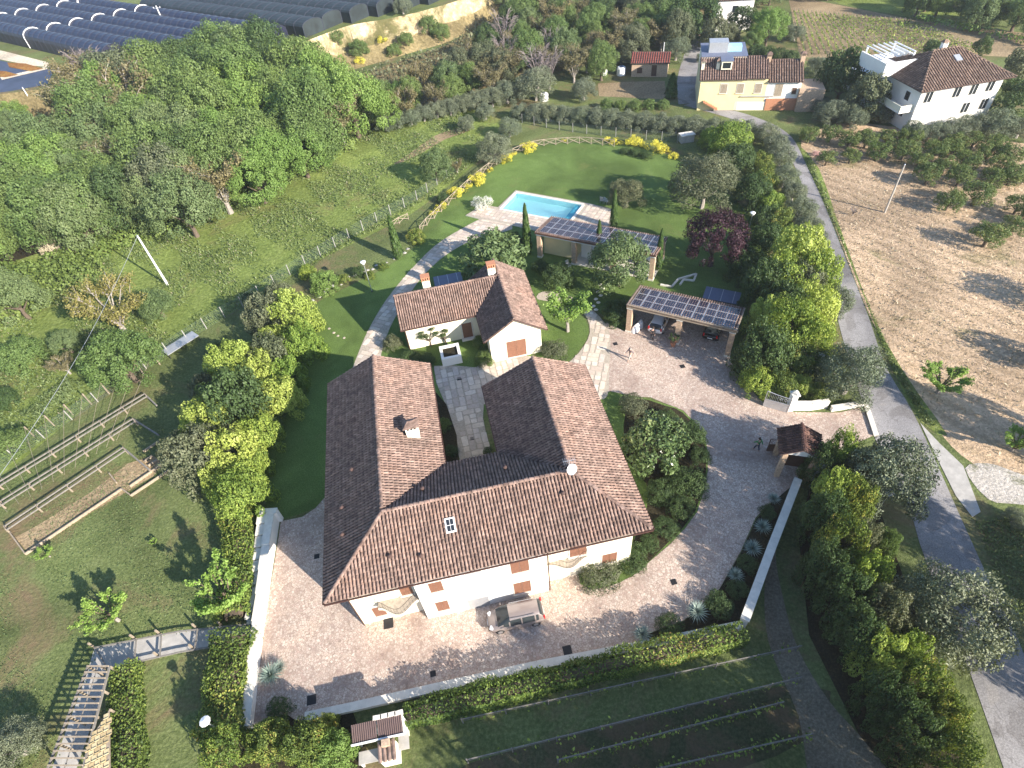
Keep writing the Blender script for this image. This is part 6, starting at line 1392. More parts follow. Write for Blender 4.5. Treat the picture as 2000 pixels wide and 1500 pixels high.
sheet('forest_floor', [(-300, 420), (-60, 250), (100, 215), (300, 200), (480, 170), (600, 150), (700, 190), (705, 245), (560, 322), (380, 395), (220, 445), (0, 520), (-300, 600)], .012, MAT['mulch'])
wood(FL, 60, 40, (50, 72), mixl, 'the meadow wood', 5)
T('bare', 160, 120, 34, 'bare mauve tree in the upper left of the wood', terr=True); T('bare', 200, 145, 28, 'second bare mauve tree just right of the larger one', terr=True); T('bare', 420, 75, 20, 'bare grey tree at the top of the wood beside the net tunnels', terr=True); T('bare', 445, 275, 16, 'grey bare tree inside the wood near its meadow edge', terr=True)
T('ochre', 190, 190, 40, 'yellowish tree in the left part of the wood', terr=True); T('olive', 785, 10, 20, 'grey tree standing alone on top of the clay bank', terr=True)
FC = [(640, 185), (720, 178), (800, 152), (880, 118), (960, 62), (1030, -30), (1290, -40), (1340, 60), (1270, 80), (1190, 112), (1110, 135), (1015, 140), (930, 168), (840, 198), (760, 215), (712, 212)]
def mixc(x, y, r):
    if x < 800: return ['green', 'grey', 'bright', 'green', 'brown']
    if y > 95 or 960 < x < 1230 and y > 40: return ['brown', 'grey', 'khakitree', 'brown', 'bare', 'khakitree', 'green', 'green', 'brown', 'grey']
    return ['darktree', 'green', 'green', 'grey', 'brown', 'khakitree']
sheet('wood_floor', [(600, 160), (720, 140), (880, 85), (980, 20), (1010, -60), (1420, -60), (1400, 60), (1190, 120), (1010, 150), (840, 210), (715, 225), (700, 190)], .012, MAT['bank_grass'])
wood(FC, 38, 24, (26, 36), mixc, 'the central wood', 6)
wood([(1755, -50), (1780, -6), (1860, 12), (1950, 34), (2060, 62), (2060, -50)], 46, 24, (24, 32), ['green', 'darktree', 'green', 'grey'], 'the upper right wood', 8)
wood([(880, -70), (1745, -70), (1745, -40), (1560, -32), (1420, -10), (1290, -14), (1010, -40)], 46, 22, (26, 34), ['green', 'darktree', 'grey'], 'the top edge wood', 9)
wood([(-80, 215), (20, 215), (70, 250), (-60, 250)], 46, 26, (26, 34), ['green', 'grey', 'bright'], 'the farm yard wood', 10)
for i, (x, y) in enumerate(((610, 92), (660, 82), (700, 92), (745, 75), (790, 66), (835, 45), (700, 118), (768, 98), (860, 62))):
    T('broom' if i in (3, 6) else ('greenshrub' if i % 3 else 'khaki'), x, y, 12 + i % 3 * 4, ('yellow broom' if i in (3, 6) else 'scrubby bush') + ' on the clay bank, %s of the bushes there' % OR[i], 'shrub', 'bushes on the clay bank', terr=True)
# ------------------------------------------------------------------ vines
def vine_row(a, b, label, group, wid=.5, hgt=1.1, dens=9, leaf=.38, lm='bright', posts=True, seed=0, step=5.0, cat='vine row', rail=.02):
    rg = np.random.default_rng(seed); a, b = Vector(a), Vector(b); L_ = (b - a).length; d = (b - a) / L_; t = thing('vine_row', label, cat, a, atan2(d.y, d.x), group)
    n = int(L_ * dens); X = np.stack([rg.uniform(0, L_, n), rg.normal(0, wid / 3, n), rg.uniform(.25, 1, n) * hgt], 1)
    V, F = leaf_quads(X, np.tile([0, 0, .5], (n, 1)), leaf, .7, rg, 1.0); place('leaves', np_mesh('leaves', V, F, rg.random(n), LM[lm]), t)
    m = MB()
    for i in range(int(L_ / step) + 1): m.box((i * step, 0, hgt * .6), (.08, .08, hgt * 1.2))
    for z in (.6, 1.0): m.bar((0, 0, z * hgt), (L_, 0, z * hgt), rail if z > .9 else .02)
    m.build('posts', MAT['shaded_grey_wood'], t); return t
va, vb, vc, vd = G(1550, 24), G(1572, 110), G(1775, 44), G(1935, 106)
n = 26
for i in range(n):
    f = i / (n - 1); a = va.lerp(vc, f); b = vb.lerp(vd, f)
    vine_row(a, b, 'low vine row in the hillside vineyard, %s counted from the left' % ORD2[i], 'vine rows of the far vineyard', .16, .7, 8, .32, 'lime', seed=i, step=8)
a, b = G(1790, 42), G(2060, 100); vine_row(a, b, 'bright green vine row along the upper right edge of the vineyard', None, 1.4, 1.5, 14, .6, 'bright', seed=77, step=8)
for i, (p, q) in enumerate((((1100, 1490), (1480, 1392)), ((1330, 1432), (1545, 1375)), ((920, 1500), (1010, 1478)))):
    pass
for i, (p, q, l) in enumerate((((905, 1412), (1560, 1270), 'upper trellis rail row below the clipped hedge'), ((915, 1490), (1560, 1330), 'second trellis row in the shaded lower terrace'), ((1090, 1490), (1525, 1378), 'pale trellis row with sprouting vines at the bottom'), ((1200, 1525), (1580, 1440), 'lowest trellis row at the bottom edge'))):
    vine_row(G(*p), G(*q), l, 'trellis rows below the bottom wall', .5, .9, 22 if i > 1 else 5, .22, 'lime', seed=90 + i, step=3, rail=.06)
# ------------------------------------------------------------------ ground cover
MEAD = [(-200, 700), (150, 480), (300, 410), (560, 330), (690, 262), (740, 235), (900, 225), (960, 290), (860, 375), (700, 470), (540, 560), (390, 650), (200, 770), (90, 860), (-100, 960)]
scatter('meadow_tufts', MEAD, 34000, .36, 'meadowleaf', 1, .35, .35, clump=.35)
scatter('dry_tufts', MEAD, 2500, .35, 'reed', 2, .2, .3, clump=.5)
scatter('lawn_weeds', [(0, 930), (320, 800), (420, 1000), (480, 1220), (200, 1260), (110, 1500), (-150, 1500), (-150, 1000)], 12000, .15, 'meadowleaf', 3, .4, .10, clump=.35)
scatter('field_tufts', [(1575, 300), (1660, 520), (1800, 780), (2000, 930), (2300, 900), (2200, 350), (1700, 260)], 6000, .35, 'reed', 4, .3, .15)
scatter('verge_grass', [(1570, 300), (1592, 330), (1630, 430), (1680, 560), (1740, 690), (1800, 790), (1830, 840), (1800, 820), (1742, 720), (1700, 610), (1655, 500), (1618, 410), (1580, 330)], 1800, .3, 'meadowleaf', 5, .3, .25)
scatter('verge_grass', [(1905, 1020), (1960, 1010), (2060, 1060), (2060, 1300), (1960, 1170)], 2500, .3, 'meadowleaf', 7, .3, .25)
scatter('undergrowth', [(-100, 480), (60, 300), (300, 215), (560, 180), (690, 215), (640, 285), (380, 395), (100, 480)], 9000, .7, 'dark', 8, .6, 1.2)
scatter('undergrowth', [(640, 165), (880, 90), (1000, 0), (1340, 0), (1200, 115), (1010, 150), (760, 222)], 7000, .7, 'khaki', 9, .6, 1.2)
# ------------------------------------------------------------------ pergola and plots at the left
pg = thing('timber_trellis', 'low grey timber trellis of three double beams over the vegetable plot at the left edge', 'trellis', G(130, 900)); po = pg.location.copy()
def seg(par, name, a, b, w, h=None, mat='shaded_grey_wood'):
    return MB().bar(Vector(a) - par.location, Vector(b) - par.location, w, h).build(name, MAT[mat], par)
PH = .6
PAIRS = [((-60, 976), (282, 769), 0, 0), ((-60, 1016), (259, 818), 0, 0), ((8, 1028), (240, 874), 0, 0)]
Lines = []
for a, b, c, d in PAIRS:
    A, B = G(*a, PH), G(*b, PH); dr = (B - A).normalized(); sd = Vector((dr.y, -dr.x, 0)) * .62
    seg(pg, 'beam', A, B, .09, .12); seg(pg, 'beam', A + sd, B + sd, .09, .12); Lines.append((A, B, sd))
    n = max(4, int((B - A).length / 2.4))
    for i in range(n + 1):
        p = A.lerp(B, i / n); seg(pg, 'rung', p + Vector((0, 0, .1)), p + sd + Vector((0, 0, .1)), .07, None, 'wood')
        for q in (p, p + sd): seg(pg, 'post', Vector((q.x, q.y, 0)), q, .11, mat='wood')
for i in range(12):
    f = i / 11
    p, q = Lines[0][0].lerp(Lines[0][1], f), Lines[2][0].lerp(Lines[2][1], f)
    d = (q - p); up_ = Vector((0, 0, 1.15)); seg(pg, 'cross_rail', p - d * .7 + up_, q + up_, .025, mat='wood'); a_ = p - d * .7 + up_; seg(pg, 'tall_post', (a_.x, a_.y, 0), a_, .1, mat='wood')
for a, b in (((282, 769), (306, 792)), ((259, 818), (310, 850)), ((240, 874), (292, 918))): seg(pg, 'end_beam', G(*a, .5), G(*b, .5), .14, .2)
ed = thing('plot_edging', 'low timber edging around the vegetable plot below the pergola', 'edging', G(50, 1082))
for a, b in (((50, 1082), (238, 955)), ((10, 1027), (50, 1082)), ((238, 955), (256, 968)), ((256, 968), (331, 918)), ((240, 876), (296, 920)), ((254, 950), (296, 921)), ((282, 902), (298, 890)), ((290, 910), (308, 898)), ((298, 920), (318, 906)), ((214, 925), (228, 943)), ((310, 862), (280, 882))): seg(ed, 'board', G(*a, .14), G(*b, .14), .10, .28, 'wood')
wf = thing('walkway_frame', 'weathered timber rails and cross bars along the lower left walkway', 'railing', G(350, 1250))
for P in ([(185, 1265), (350, 1233), (480, 1220)], [(235, 1300), (350, 1274), (470, 1254)]):
    Q = [G(*p, .45) for p in P]
    for a, b in zip(Q, Q[1:]): seg(wf, 'rail', a, b, .1)
for a, b in (((186, 1265), (212, 1310)), ((266, 1249), (262, 1293)), ((315, 1240), (312, 1283)), ((386, 1228), (380, 1268)), ((435, 1224), (430, 1262))):
    seg(wf, 'cross_bar', G(*a, .47), G(*b, .47), .1)
    for p in (a, b): seg(wf, 'post', G(*p), G(*p) + Vector((0, 0, .95)), .12, mat='wood')
sp = thing('slatted_pergola', 'slatted timber pergola over the path in the bottom left corner', 'pergola', G(150, 1400)); A, B, C_, D_ = G(172, 1302, 2.0), G(90, 1510, 2.0), G(214, 1302, 2.0), G(160, 1510, 2.0)
seg(sp, 'beam', A, B, .12, .16); seg(sp, 'beam', C_, D_, .12, .16); seg(sp, 'beam', A.lerp(C_, .5) + Vector((0, 0, .1)), B.lerp(D_, .5) + Vector((0, 0, .1)), .06)
for i in range(17):
    f = i / 16; seg(sp, 'slat', A.lerp(B, f) + Vector((0, 0, .14)), C_.lerp(D_, f) + Vector((0, 0, .14)), .08, .11, 'wood')
for i in range(5):
    f = i / 4
    for a, b in ((A, B), (C_, D_)): p = a.lerp(b, f); seg(sp, 'post', (p.x, p.y, 0), p, .12, mat='wood')
# beige tiled canopy at the bottom left
MAT['beige_tile'] = tile_mat('beige_tile', [(.60, .48, .26), (.68, .56, .33), (.55, .43, .24)], .25)
cz = 2.0; A, B = G(172, 1452, cz), G(214, 1386, cz); Cq, Dq = G(216, 1540, cz), G(160, 1540, cz)
tc = thing('tiled_canopy', 'small canopy of beige overlapping tiles in the bottom left corner', 'canopy', (A.x, A.y, 0)); tl = MB().box((0, 0, 0), (.31, .36, .03)); tl.box((0, -.16, .035), (.31, .05, .06)); tlm = [tl.mesh('roof_tile', MAT['beige_tile'])]
for v_ in (.1, .5, .9): m = tlm[0].copy(); m.attributes['v'].data.foreach_set('value', [v_] * len(m.polygons)); tlm.append(m)
poly_ = [A, B, Cq, Dq]; ax = (Cq - B).normalized(); ay = Vector((-ax.y, ax.x, 0)); an_ = atan2(ax.y, ax.x)
for i in range(-6, 22):
    for j in range(-10, 12):
        p = B + ax * (i * .40) + ay * (j * .38 + (.19 if i % 2 else 0)); 
        if inside(p, poly_): o = place('roof_tile', rnd.choice(tlm), tc, (p.x - A.x, p.y - A.y, cz + .06 + .012 * (i % 2)), an_ + pi / 2)
MB().prism([(p.x - A.x, p.y - A.y) for p in poly_], cz - .05, cz + .03).build('deck', MAT['wood'], tc)
for p in (A, B, Cq, Dq): seg(tc, 'post', (p.x, p.y, 0), (p.x, p.y, cz), .12, mat='wood')
# ------------------------------------------------------------------ barbecue shed
sz = 2.1; A, B = G(687, 1449, sz), G(788, 1426, sz); U_ = Frame(A.x, A.y, atan2(B.y - A.y, B.x - A.x)); BL = (B - A).length; bu, bv = U_.uv(G(742, 1404, 2.45)); 
bs = thing('barbecue_shed', 'small lean-to shed with two corrugated brown roof sheets at the bottom of the yard', 'shed', U_.o, U_.phi)
MAT['corrugated'] = plain('corrugated_sheet', (.13, .09, .085), .55, .2, var=.12)
for k in range(2):
    m = MB(); u0, u1 = BL * k / 2 + .03, BL * (k + 1) / 2 - .03; n = 36; sl = (2.45 - sz) / bv
    V = [(u0 + (u1 - u0) * i / n, v, sz + sl * v + .04 * sin(2 * pi * i / 3.0)) for i in range(n + 1) for v in (-.15, bv)]
    m.add(V, [(2 * i, 2 * i + 2, 2 * i + 3, 2 * i + 1) for i in range(n)]); m.build('roof_sheet', MAT['corrugated'], bs)
MB().box((BL / 2, -.2, sz - .08), (BL + .1, .08, .22)).build('fascia', MAT['white_paint'], bs)
MB().box((BL / 2, bv - .1, 1.1), (BL, .2, 2.3)).build('rear_wall', MAT['plaster_white'], bs)
for u in (.1, BL - .1): MB().box((u, bv / 2, .95), (.16, bv - .3, 1.9)).build('side_wall', MAT['plaster_white'], bs)
MB().box((BL * .3, -.75, .85), (BL * .52, .75, .1)).build('worktop', MAT['concrete'], bs)
for u in (BL * .08, BL * .5): MB().box((u, -.75, .4), (.12, .7, .8)).build('worktop_leg', MAT['plaster_white'], bs)
MB().box((BL * .92, -.3, .8), (.7, 1.0, .1)).build('worktop', MAT['concrete'], bs)
for i in range(4): MB().box((BL * (.52 + i * .14), bv + .12, 2.38), (.55, .28, .2), .04 * (i - 1)).build('stone_block', MAT['coping'], bs)
cu, cv = U_.uv(G(768, 1478)); ov = MB().box((cu, cv, .8), (1.1, 1.0, 1.6)).build('oven', MAT['plaster'], bs)
m = MB()
for i in range(4): m.tube([(cu - .45 + i * .3, cv - .62, 1.72), (cu - .45 + i * .3, cv + .55, 1.98)], [.13, .11], 8)
m.build('oven_tiles', MAT['coppi'], ov); MB().box((cu, cv + .35, 1.9), (.5, .4, .8)).build('flue', MAT['brick'], ov)
# ------------------------------------------------------------------ covers and small things on the ground
def drain(x, y, s, label, rz=.12):
    p = G(x, y); t = thing('drain_cover', label, 'drain cover', (p.x, p.y, .026), rz)
    w = s * depth(p) / FPX; MB().box((0, 0, .012), (w, w, .024)).build('frame', MAT['iron'], t)
    m = MB()
    for i in range(6): m.box((0, -w * .38 + i * w * .152, .03), (w * .82, w * .06, .012))
    m.build('grate', MAT['metal_dark'], t)
for x, y, s, l in ((1108, 1270, 17, 'large black drain cover right of the parked minivan'), (846, 1316, 11, 'small black drain cover in the middle of the front yard'), (609, 1367, 18, 'large black drain cover near the large yucca'), (619, 1087, 10, 'small drain cover left of the house'), (1316, 1137, 11, 'small drain cover on the drive bend'), (897, 740, 9, 'small drain cover in the courtyard near the planter'), (922, 857, 8, 'small drain cover deep in the courtyard'), (1333, 716, 9, 'small drain cover in front of the carport'), (1202, 672, 8, 'small drain cover beside the walking person')): drain(x, y, s, l)
p = G(759, 1216); t = thing('door_mat', 'black mat on the paving under the left balcony', 'mat', (p.x, p.y, .03), .1); MB().box((0, 0, .012), (.75, .95, .024)).build('mat', MAT['iron'], t); MB().box((0, 0, .028), (.6, .8, .01)).build('mat_pile', MAT['metal_dark'], t)
# planter with cloud pruned pines
p = G(882, 700); pt_ = thing('planter', 'white square planter filled with dark soil at the courtyard entrance', 'planter', (p.x, p.y, .03), .136)
m = MB(); W_ = 1.9
for x, y, dx, dy in ((0, -W_ / 2, W_ + .3, .3), (0, W_ / 2, W_ + .3, .3), (-W_ / 2, 0, .3, W_ - .3), (W_ / 2, 0, .3, W_ - .3)): m.box((x, y, .55), (dx, dy, 1.1))
m.build('planter_wall', MAT['plaster_white'], pt_); MB().box((0, 0, .45), (W_ - .32, W_ - .32, .9)).build('soil', MAT['mulch'], pt_)
def cloud_tree(x, y, label, n, seed, k=1.0):
    r = random.Random(seed); p = G(x, y); t = thing('cloud_pruned_pine', label, 'tree', (p.x, p.y, 0), seed)
    m = MB(); tips = [(r.uniform(-.8, .8) * k, r.uniform(-.7, .7) * k, r.uniform(1.2, 2.5) * k) for i in range(n)]
    m.tube([(0, 0, 0), (.1, .05, .6), (-.05, .1, 1.1 * k)], (.1, .08, .06), 6)
    for q in tips: m.tube([(.02, .07, .7 * k), (q[0] * .6, q[1] * .6, q[2] * .75), q], (.05, .04, .02), 5)
    m.build('trunk', BARK, t)
    for q in tips: o = place('foliage_pad', CR['dome'][0], t, (q[0], q[1], q[2] - .05), r.uniform(0, 6), (.42 * k, .42 * k, .28 * k)); setm(o, LM['dark'])
cloud_tree(842, 676, 'cloud pruned pine with dark pads before the guest house wall, left one', 6, 1); cloud_tree(872, 672, 'cloud pruned pine beside the planter, right one', 6, 2, .9)
def slab(x, y, w, d, z, rz, label, name, mat, cat):
    p = G(x, y, z); t = thing(name, label, cat, (p.x, p.y, 0), rz)
    MB().box((0, 0, z), (w, d, .08)).build('top', MAT[mat], t)
    for sx in (-1, 1):
        for sy in (-1, 1): MB().box((sx * (w / 2 - .1), sy * (d / 2 - .1), z / 2 - .02), (.08, .08, z - .04)).build('leg', MAT['metal_dark'], t)
    for i in range(3): MB().box((-w / 3 + i * w / 3, 0, z + .05), (.05, d, .025)).build('batten', MAT['galv'], t)
    return t
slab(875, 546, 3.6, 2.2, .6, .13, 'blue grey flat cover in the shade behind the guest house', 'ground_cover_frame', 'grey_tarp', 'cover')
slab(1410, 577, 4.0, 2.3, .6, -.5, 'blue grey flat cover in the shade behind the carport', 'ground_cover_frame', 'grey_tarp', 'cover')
a, b = G(322, 688, .7), G(382, 650, .7); slab(352, 670, (b - a).length, 1.5, .7, atan2(b.y - a.y, b.x - a.x), 'long grey rack by the wire fence in the shaded meadow', 'garden_rack', 'galv', 'rack')
def stone(par, p, s, r, mt='coping'): 
    m = MB(); n = 6; m.add([(p[0] + cos(2 * pi * i / n) * s * r.uniform(.8, 1.1) * k, p[1] + sin(2 * pi * i / n) * s * r.uniform(.7, 1) * k, z) for k, z in ((1, p[2]), (.75, p[2] + s * .3)) for i in range(n)], [tuple(range(n, 2 * n))] + [(i, (i + 1) % n, n + (i + 1) % n, n + i) for i in range(n)]); m.build('stone', MAT[mt], par)
r_ = random.Random(4)
t = thing('stepping_stones', 'scattered white stepping stones on the lawn left of the path', 'stones', G(655, 650)); 
for x, y in ((643, 642), (652, 650), (660, 656), (672, 660)): q = G(x, y, .02) - t.location; stone(t, q, .2, r_, 'mortar')
t = thing('rockery_edge', 'row of rough pale rocks edging the lawn beside the pool path', 'rocks', G(700, 540))
for p, a in along([G(615, 585), G(640, 568), G(690, 540), G(745, 517), G(790, 495), G(805, 480)], .8): q = p + Vector((r_.uniform(-.3, .3), r_.uniform(-.3, .3), .02)) - t.location; stone(t, q, r_.uniform(.16, .34), r_, 'concrete')
t = thing('path_stones', 'line of pale stepping stones between the round path and the pool house', 'stones', G(1165, 590))
for i in range(9): q = G(1155 + i * 2.2 + (i % 2) * 7, 612 - i * 7, .03) - t.location; stone(t, q, .28, r_)
t = thing('stone_edging', 'white L shaped stone edging on the shaded lawn behind the carport', 'edging', G(1320, 555))
for a, b in (((1290, 556), (1312, 560)), ((1312, 560), (1325, 545)), ((1325, 545), (1360, 535)), ((1360, 535), (1355, 548)), ((1355, 548), (1335, 546)), ((1335, 546), (1328, 556))): seg(t, 'edging_stone', G(*a, .1), G(*b, .1), .22, .2, 'coping')
def chair(x, y, rz, label, mat='galv'):
    p = G(x, y); t = thing('garden_chair', label, 'chair', (p.x, p.y, .02), rz)
    MB().box((0, 0, .42), (.55, .55, .06)).build('seat', MAT[mat], t); MB().box((0, .27, .78), (.55, .05, .62), tilt=-.2).build('backrest', MAT[mat], t)
    for sx in (-.24, .24):
        for sy in (-.24, .24): MB().box((sx, sy, .2), (.04, .04, .4)).build('leg', MAT[mat], t)
        MB().box((sx * 1.1, 0, .62), (.05, .5, .04)).build('armrest', MAT[mat], t)
chair(1110, 524, .6, 'grey garden chair at the middle column of the pool house'); chair(1185, 398, 2.0, 'grey chair at the shaded far end of the pool deck'); chair(1176, 396, 2.6, 'second grey chair on the shaded pool deck, further left')
def tank(x, y, s, label):
    p = G(x, y); t = thing('white_tank', label, 'tank', p); MB().lathe([(s, 0), (s, s * 1.4), (s * .8, s * 1.7)], 12).build('body', MAT['white_paint'], t); MB().lathe([(s * .3, s * 1.7), (s * .3, s * 1.9)], 8).build('lid', MAT['grey_tarp'], t)
tank(1213, 146, .9, 'white tank left of the red roofed shed'); tank(1180, 146, .6, 'small white tank further left of the red roofed shed'); tank(1063, 196, .8, 'white tank under the tall olive')
p = G(1340, 276); t = thing('field_box', 'pale concrete box at the right end of the wire fence', 'box', p, .1); MB().box((0, 0, .6), (2.2, 1.2, 1.2)).build('body', MAT['concrete'], t); MB().box((0, 0, 1.24), (2.4, 1.4, .1)).build('lid', MAT['coping'], t)
# potted plant by the middle carport column
p = G(1314, 676); t = thing('potted_plant', 'leafy plant in a terracotta pot at the middle carport column', 'plant', (p.x, p.y, .025)); MB().lathe([(.2, 0), (.32, .5), (.35, .5), (.35, .58), (.28, .56)], 12).build('pot', MAT['terracotta'], t); o = place('leaves', CR['young'][0], t, (0, 0, .5), 1, (.6, .6, .9)); setm(o, LM['greygreen'])
# white cover beside the left column
p = K.w(1.15, .9, .025); t = thing('covered_scooter', 'object draped in a white cover inside the left carport bay', 'scooter', p, K.phi + 1.2)
m = MB(); S_ = [(-.85, .22, .55), (-.6, .32, .85), (-.2, .36, .95), (.25, .3, .9), (.6, .34, 1.2), (.85, .22, .8)]; V = []
for x, hw, z in S_: V += [(x, -hw, 0), (x, -hw * .8, z * .6), (x, 0, z), (x, hw * .8, z * .6), (x, hw, 0)]
m.add(V, [(i * 5 + k, i * 5 + k + 1, i * 5 + k + 6, i * 5 + k + 5) for i in range(5) for k in range(4)] + [(0, 4, 3, 2, 1), (25, 26, 27, 28, 29)]); m.smooth = True; m.build('cover', MAT['white_paint'], t)
for x in (-.6, .6): w = MB().lathe([(.1, -.05), (.24, -.05), (.24, .05), (.1, .05)], 12).build('wheel', MAT['metal_dark'], t); w.location = (x, 0, .24); w.rotation_euler = (pi / 2, 0, 0)

# ------------------------------------------------------------------ cars
def paint(name, col, metal=.5, rough=.3):
    m, nt, b = new_mat(name); b.inputs['Base Color'].default_value = (*col, 1); b.inputs['Metallic'].default_value = metal; b.inputs['Roughness'].default_value = rough; b.inputs['Coat Weight'].default_value = .5; b.inputs['Coat Roughness'].default_value = .08; return m
MAT['tyre'] = plain('tyre', (.02, .02, .02), .9); MAT['rim'] = plain('rim', (.5, .5, .52), .35, .8); MAT['car_glass'] = plain('car_glass', (.035, .042, .045), .12, var=0, spec=.35)
MAT['head'] = plain('headlight', (.75, .77, .8), .1, var=0, spec=.8); MAT['tail'] = plain('taillight', (.45, .02, .02), .2, var=0); MAT['plate'] = plain('plate', (.75, .75, .74), .5, var=0)
def car(name, label, loc, rz, pm, L_=4.3, W_=1.76, Hh=1.62, van=True):
    t = thing(name, label, 'car', loc, rz)
    hw = W_ / 2
    # stations from tail (x<0) to nose: x, bottom z, shoulder z, deck z, half width
    B_ = [(-L_ / 2, .42, .78, .82, .80), (-L_ / 2 + .08, .30, .92, .97, .92), (-L_ / 2 + .35, .24, .98, 1.0, .98), (-.9, .22, .98, 1.0, 1.0), (0, .22, .95, .98, 1.0), (.75, .22, .92, .96, 1.0), (1.15, .24, .88, .97, .99), (L_ / 2 - .45, .26, .76, .86, .95), (L_ / 2 - .12, .30, .62, .72, .86), (L_ / 2, .38, .54, .58, .72)]
    V = []; q = 9
    for x, zb, zs, zd, k in B_:
        h_ = hw * k; V += [(x, -h_ * .86, zb), (x, -h_, zb + .14), (x, -h_, (zb + zs) / 2 + .08), (x, -h_ * .96, zs), (x, 0, zd), (x, h_ * .96, zs), (x, h_, (zb + zs) / 2 + .08), (x, h_, zb + .14), (x, h_ * .86, zb)]
    n = len(B_); m = MB(); m.add(V, [(i * q + k, (i + 1) * q + k, (i + 1) * q + (k + 1) % q, i * q + (k + 1) % q) for i in range(n - 1) for k in range(q)] + [tuple(range(q)), tuple(range((n - 1) * q, n * q))[::-1]])
    m.smooth = True; body = m.build('body', pm, t); md = body.modifiers.new('s', 'SUBSURF'); md.levels = md.render_levels = 1
    # cabin: a smooth shell over the shoulder, cut into roof, pillars and panes
    xa, xr0, xr1, xb = (-L_ / 2 + .05, -L_ / 2 + .42, .45, 1.42) if van else (-L_ / 2 + .30, -1.05, .25, 1.15)
    zs = .93; N_, M_ = 34, 16
    def top(x):
        if x < xr0: f = max(0, (x - xa) / (xr0 - xa)); return zs + (Hh - .04 - zs) * sin(f * pi / 2) ** .75
        if x > xr1: f = max(0, (xb - x) / (xb - xr1)); return zs + (Hh - .02 - zs) * f ** .85
        f = (x - xr0) / (xr1 - xr0); return Hh - .04 + .05 * sin(f * pi)
    X_ = [xa + (xb - xa) * i_ / N_ for i_ in range(N_ + 1)]
    P = []
    for x in X_:
        zt = max(top(x), zs + .001); wb = hw * (.955 - .10 * max(0, (x - .3) / 1.1) ** 2 - .05 * max(0, (-1.2 - x))); row = []
        for k in range(M_ + 1):
            a_ = pi * k / M_; cc_, ss_ = cos(a_), sin(a_)
            hgt = (zt - zs) / (Hh - zs)
            yy = wb * (1 if cc_ > 0 else -1) * abs(cc_) ** .38 * (1 - .20 * hgt * abs(ss_) ** .8); row.append((x, yy, zs + (zt - zs) * abs(ss_) ** .62))
        P.append(row)
    parts = {}
    for a_ in range(N_):
        xm = (X_[a_] + X_[a_ + 1]) / 2
        for k in range(M_):
            side = k < 4 or k >= M_ - 4; low = k in (0, M_ - 1)
            if xm > xr1 + .06 and 3 <= k < M_ - 3: nm = 'windscreen'
            elif xm < xr0 - .05 and 4 <= k < M_ - 4: nm = 'rear_window'
            elif (k < 4 or M_ - 4 <= k) and xa + .45 < xm < xb - .42 and not any(abs(xm - q_) < .06 for q_ in (xr0 + .32, -.42, .50)): nm = 'side_window.L' if k < M_ / 2 else 'side_window.R'
            else: nm = 'cabin'
            parts.setdefault(nm, MB()).add([P[a_][k], P[a_ + 1][k], P[a_ + 1][k + 1], P[a_][k + 1]], [(0, 1, 2, 3)])
    cab = None
    for nm in ['cabin'] + [q_ for q_ in parts if q_ != 'cabin']:
        b_ = parts[nm]; b_.smooth = True; o_ = b_.build(nm.split('.')[0], pm if nm == 'cabin' else MAT['car_glass'], t if nm == 'cabin' else cab)
        bm = bmesh.new(); bm.from_mesh(o_.data); bmesh.ops.remove_doubles(bm, verts=bm.verts[:], dist=1e-4); bmesh.ops.recalc_face_normals(bm, faces=bm.faces[:]); bm.to_mesh(o_.data); bm.free()
        if nm == 'cabin': cab = o_
    tw = hw * .72; zt = Hh - .03
    for sx in (-L_ / 2 + .75, L_ / 2 - .82):
        for sy in (-1, 1):
            w = MB().lathe([(.20, -.09), (.31, -.1), (.325, -.06), (.325, .06), (.31, .1), (.20, .09)], 18).build('wheel', MAT['tyre'], t); w.location = (sx, sy * (hw - .09), .325); w.rotation_euler = (pi / 2, 0, 0)
            MB().lathe([(.19, -.1), (.2, -.095), (.2, .095), (.19, .1), (.04, .108)], 12).build('rim', MAT['rim'], w)
            MB().lathe([(.37, -.02), (.37, .02), (.30, .02)], 18).build('wheel_arch', MAT['metal_dark'], w).location = (0, 0, -.1 * sy * -1 if False else 0)
    for sy in (-1, 1):
        MB().box((L_ / 2 - .24, sy * hw * .62, .66), (.26, .30, .11), -sy * .45).build('headlight', MAT['head'], t)
        MB().box((-L_ / 2 + .05, sy * hw * .80, .98), (.12, .16, .36)).build('taillight', MAT['tail'], t)
        mr = MB().box((.98, sy * (hw + .08), 1.02), (.1, .2, .14)).build('mirror', pm, t)
        MB().bar((.2, sy * hw * 1.0, .86), (.4, sy * hw * 1.0, .86), .03).build('door_handle', MAT['rim'], t)
    MB().box((L_ / 2 - .02, 0, .42), (.06, W_ * .7, .16)).build('grille', MAT['metal_dark'], t)
    MB().box((-L_ / 2 - .012, 0, .62), (.03, .52, .12)).build('number_plate', MAT['plate'], t); MB().box((L_ / 2 + .012, 0, .5), (.03, .5, .11)).build('number_plate', MAT['plate'], t)
    if van:
        for sy in (-1, 1): MB().bar((xr0 + .3, sy * tw * .92, zt + .05), (xr1 - .1, sy * tw * .96, zt + .06), .04).build('roof_rail', MAT['rim'], t)
    return t
a, b = G(1050, 1222), G(974, 1239); hd = (b - a).normalized(); pv = Vector((hd.y, -hd.x, 0)); pv = pv if pv.y > 0 else -pv
cc = (a + b) / 2 + pv * .85
car('silver_minivan', 'silver brown minivan parked in front of the white house wall', (cc.x, cc.y, .025), atan2(hd.y, hd.x), paint('silver_paint', (.29, .24, .22), .3, .3))
inw = Vector((-sin(K.phi), cos(K.phi), 0))
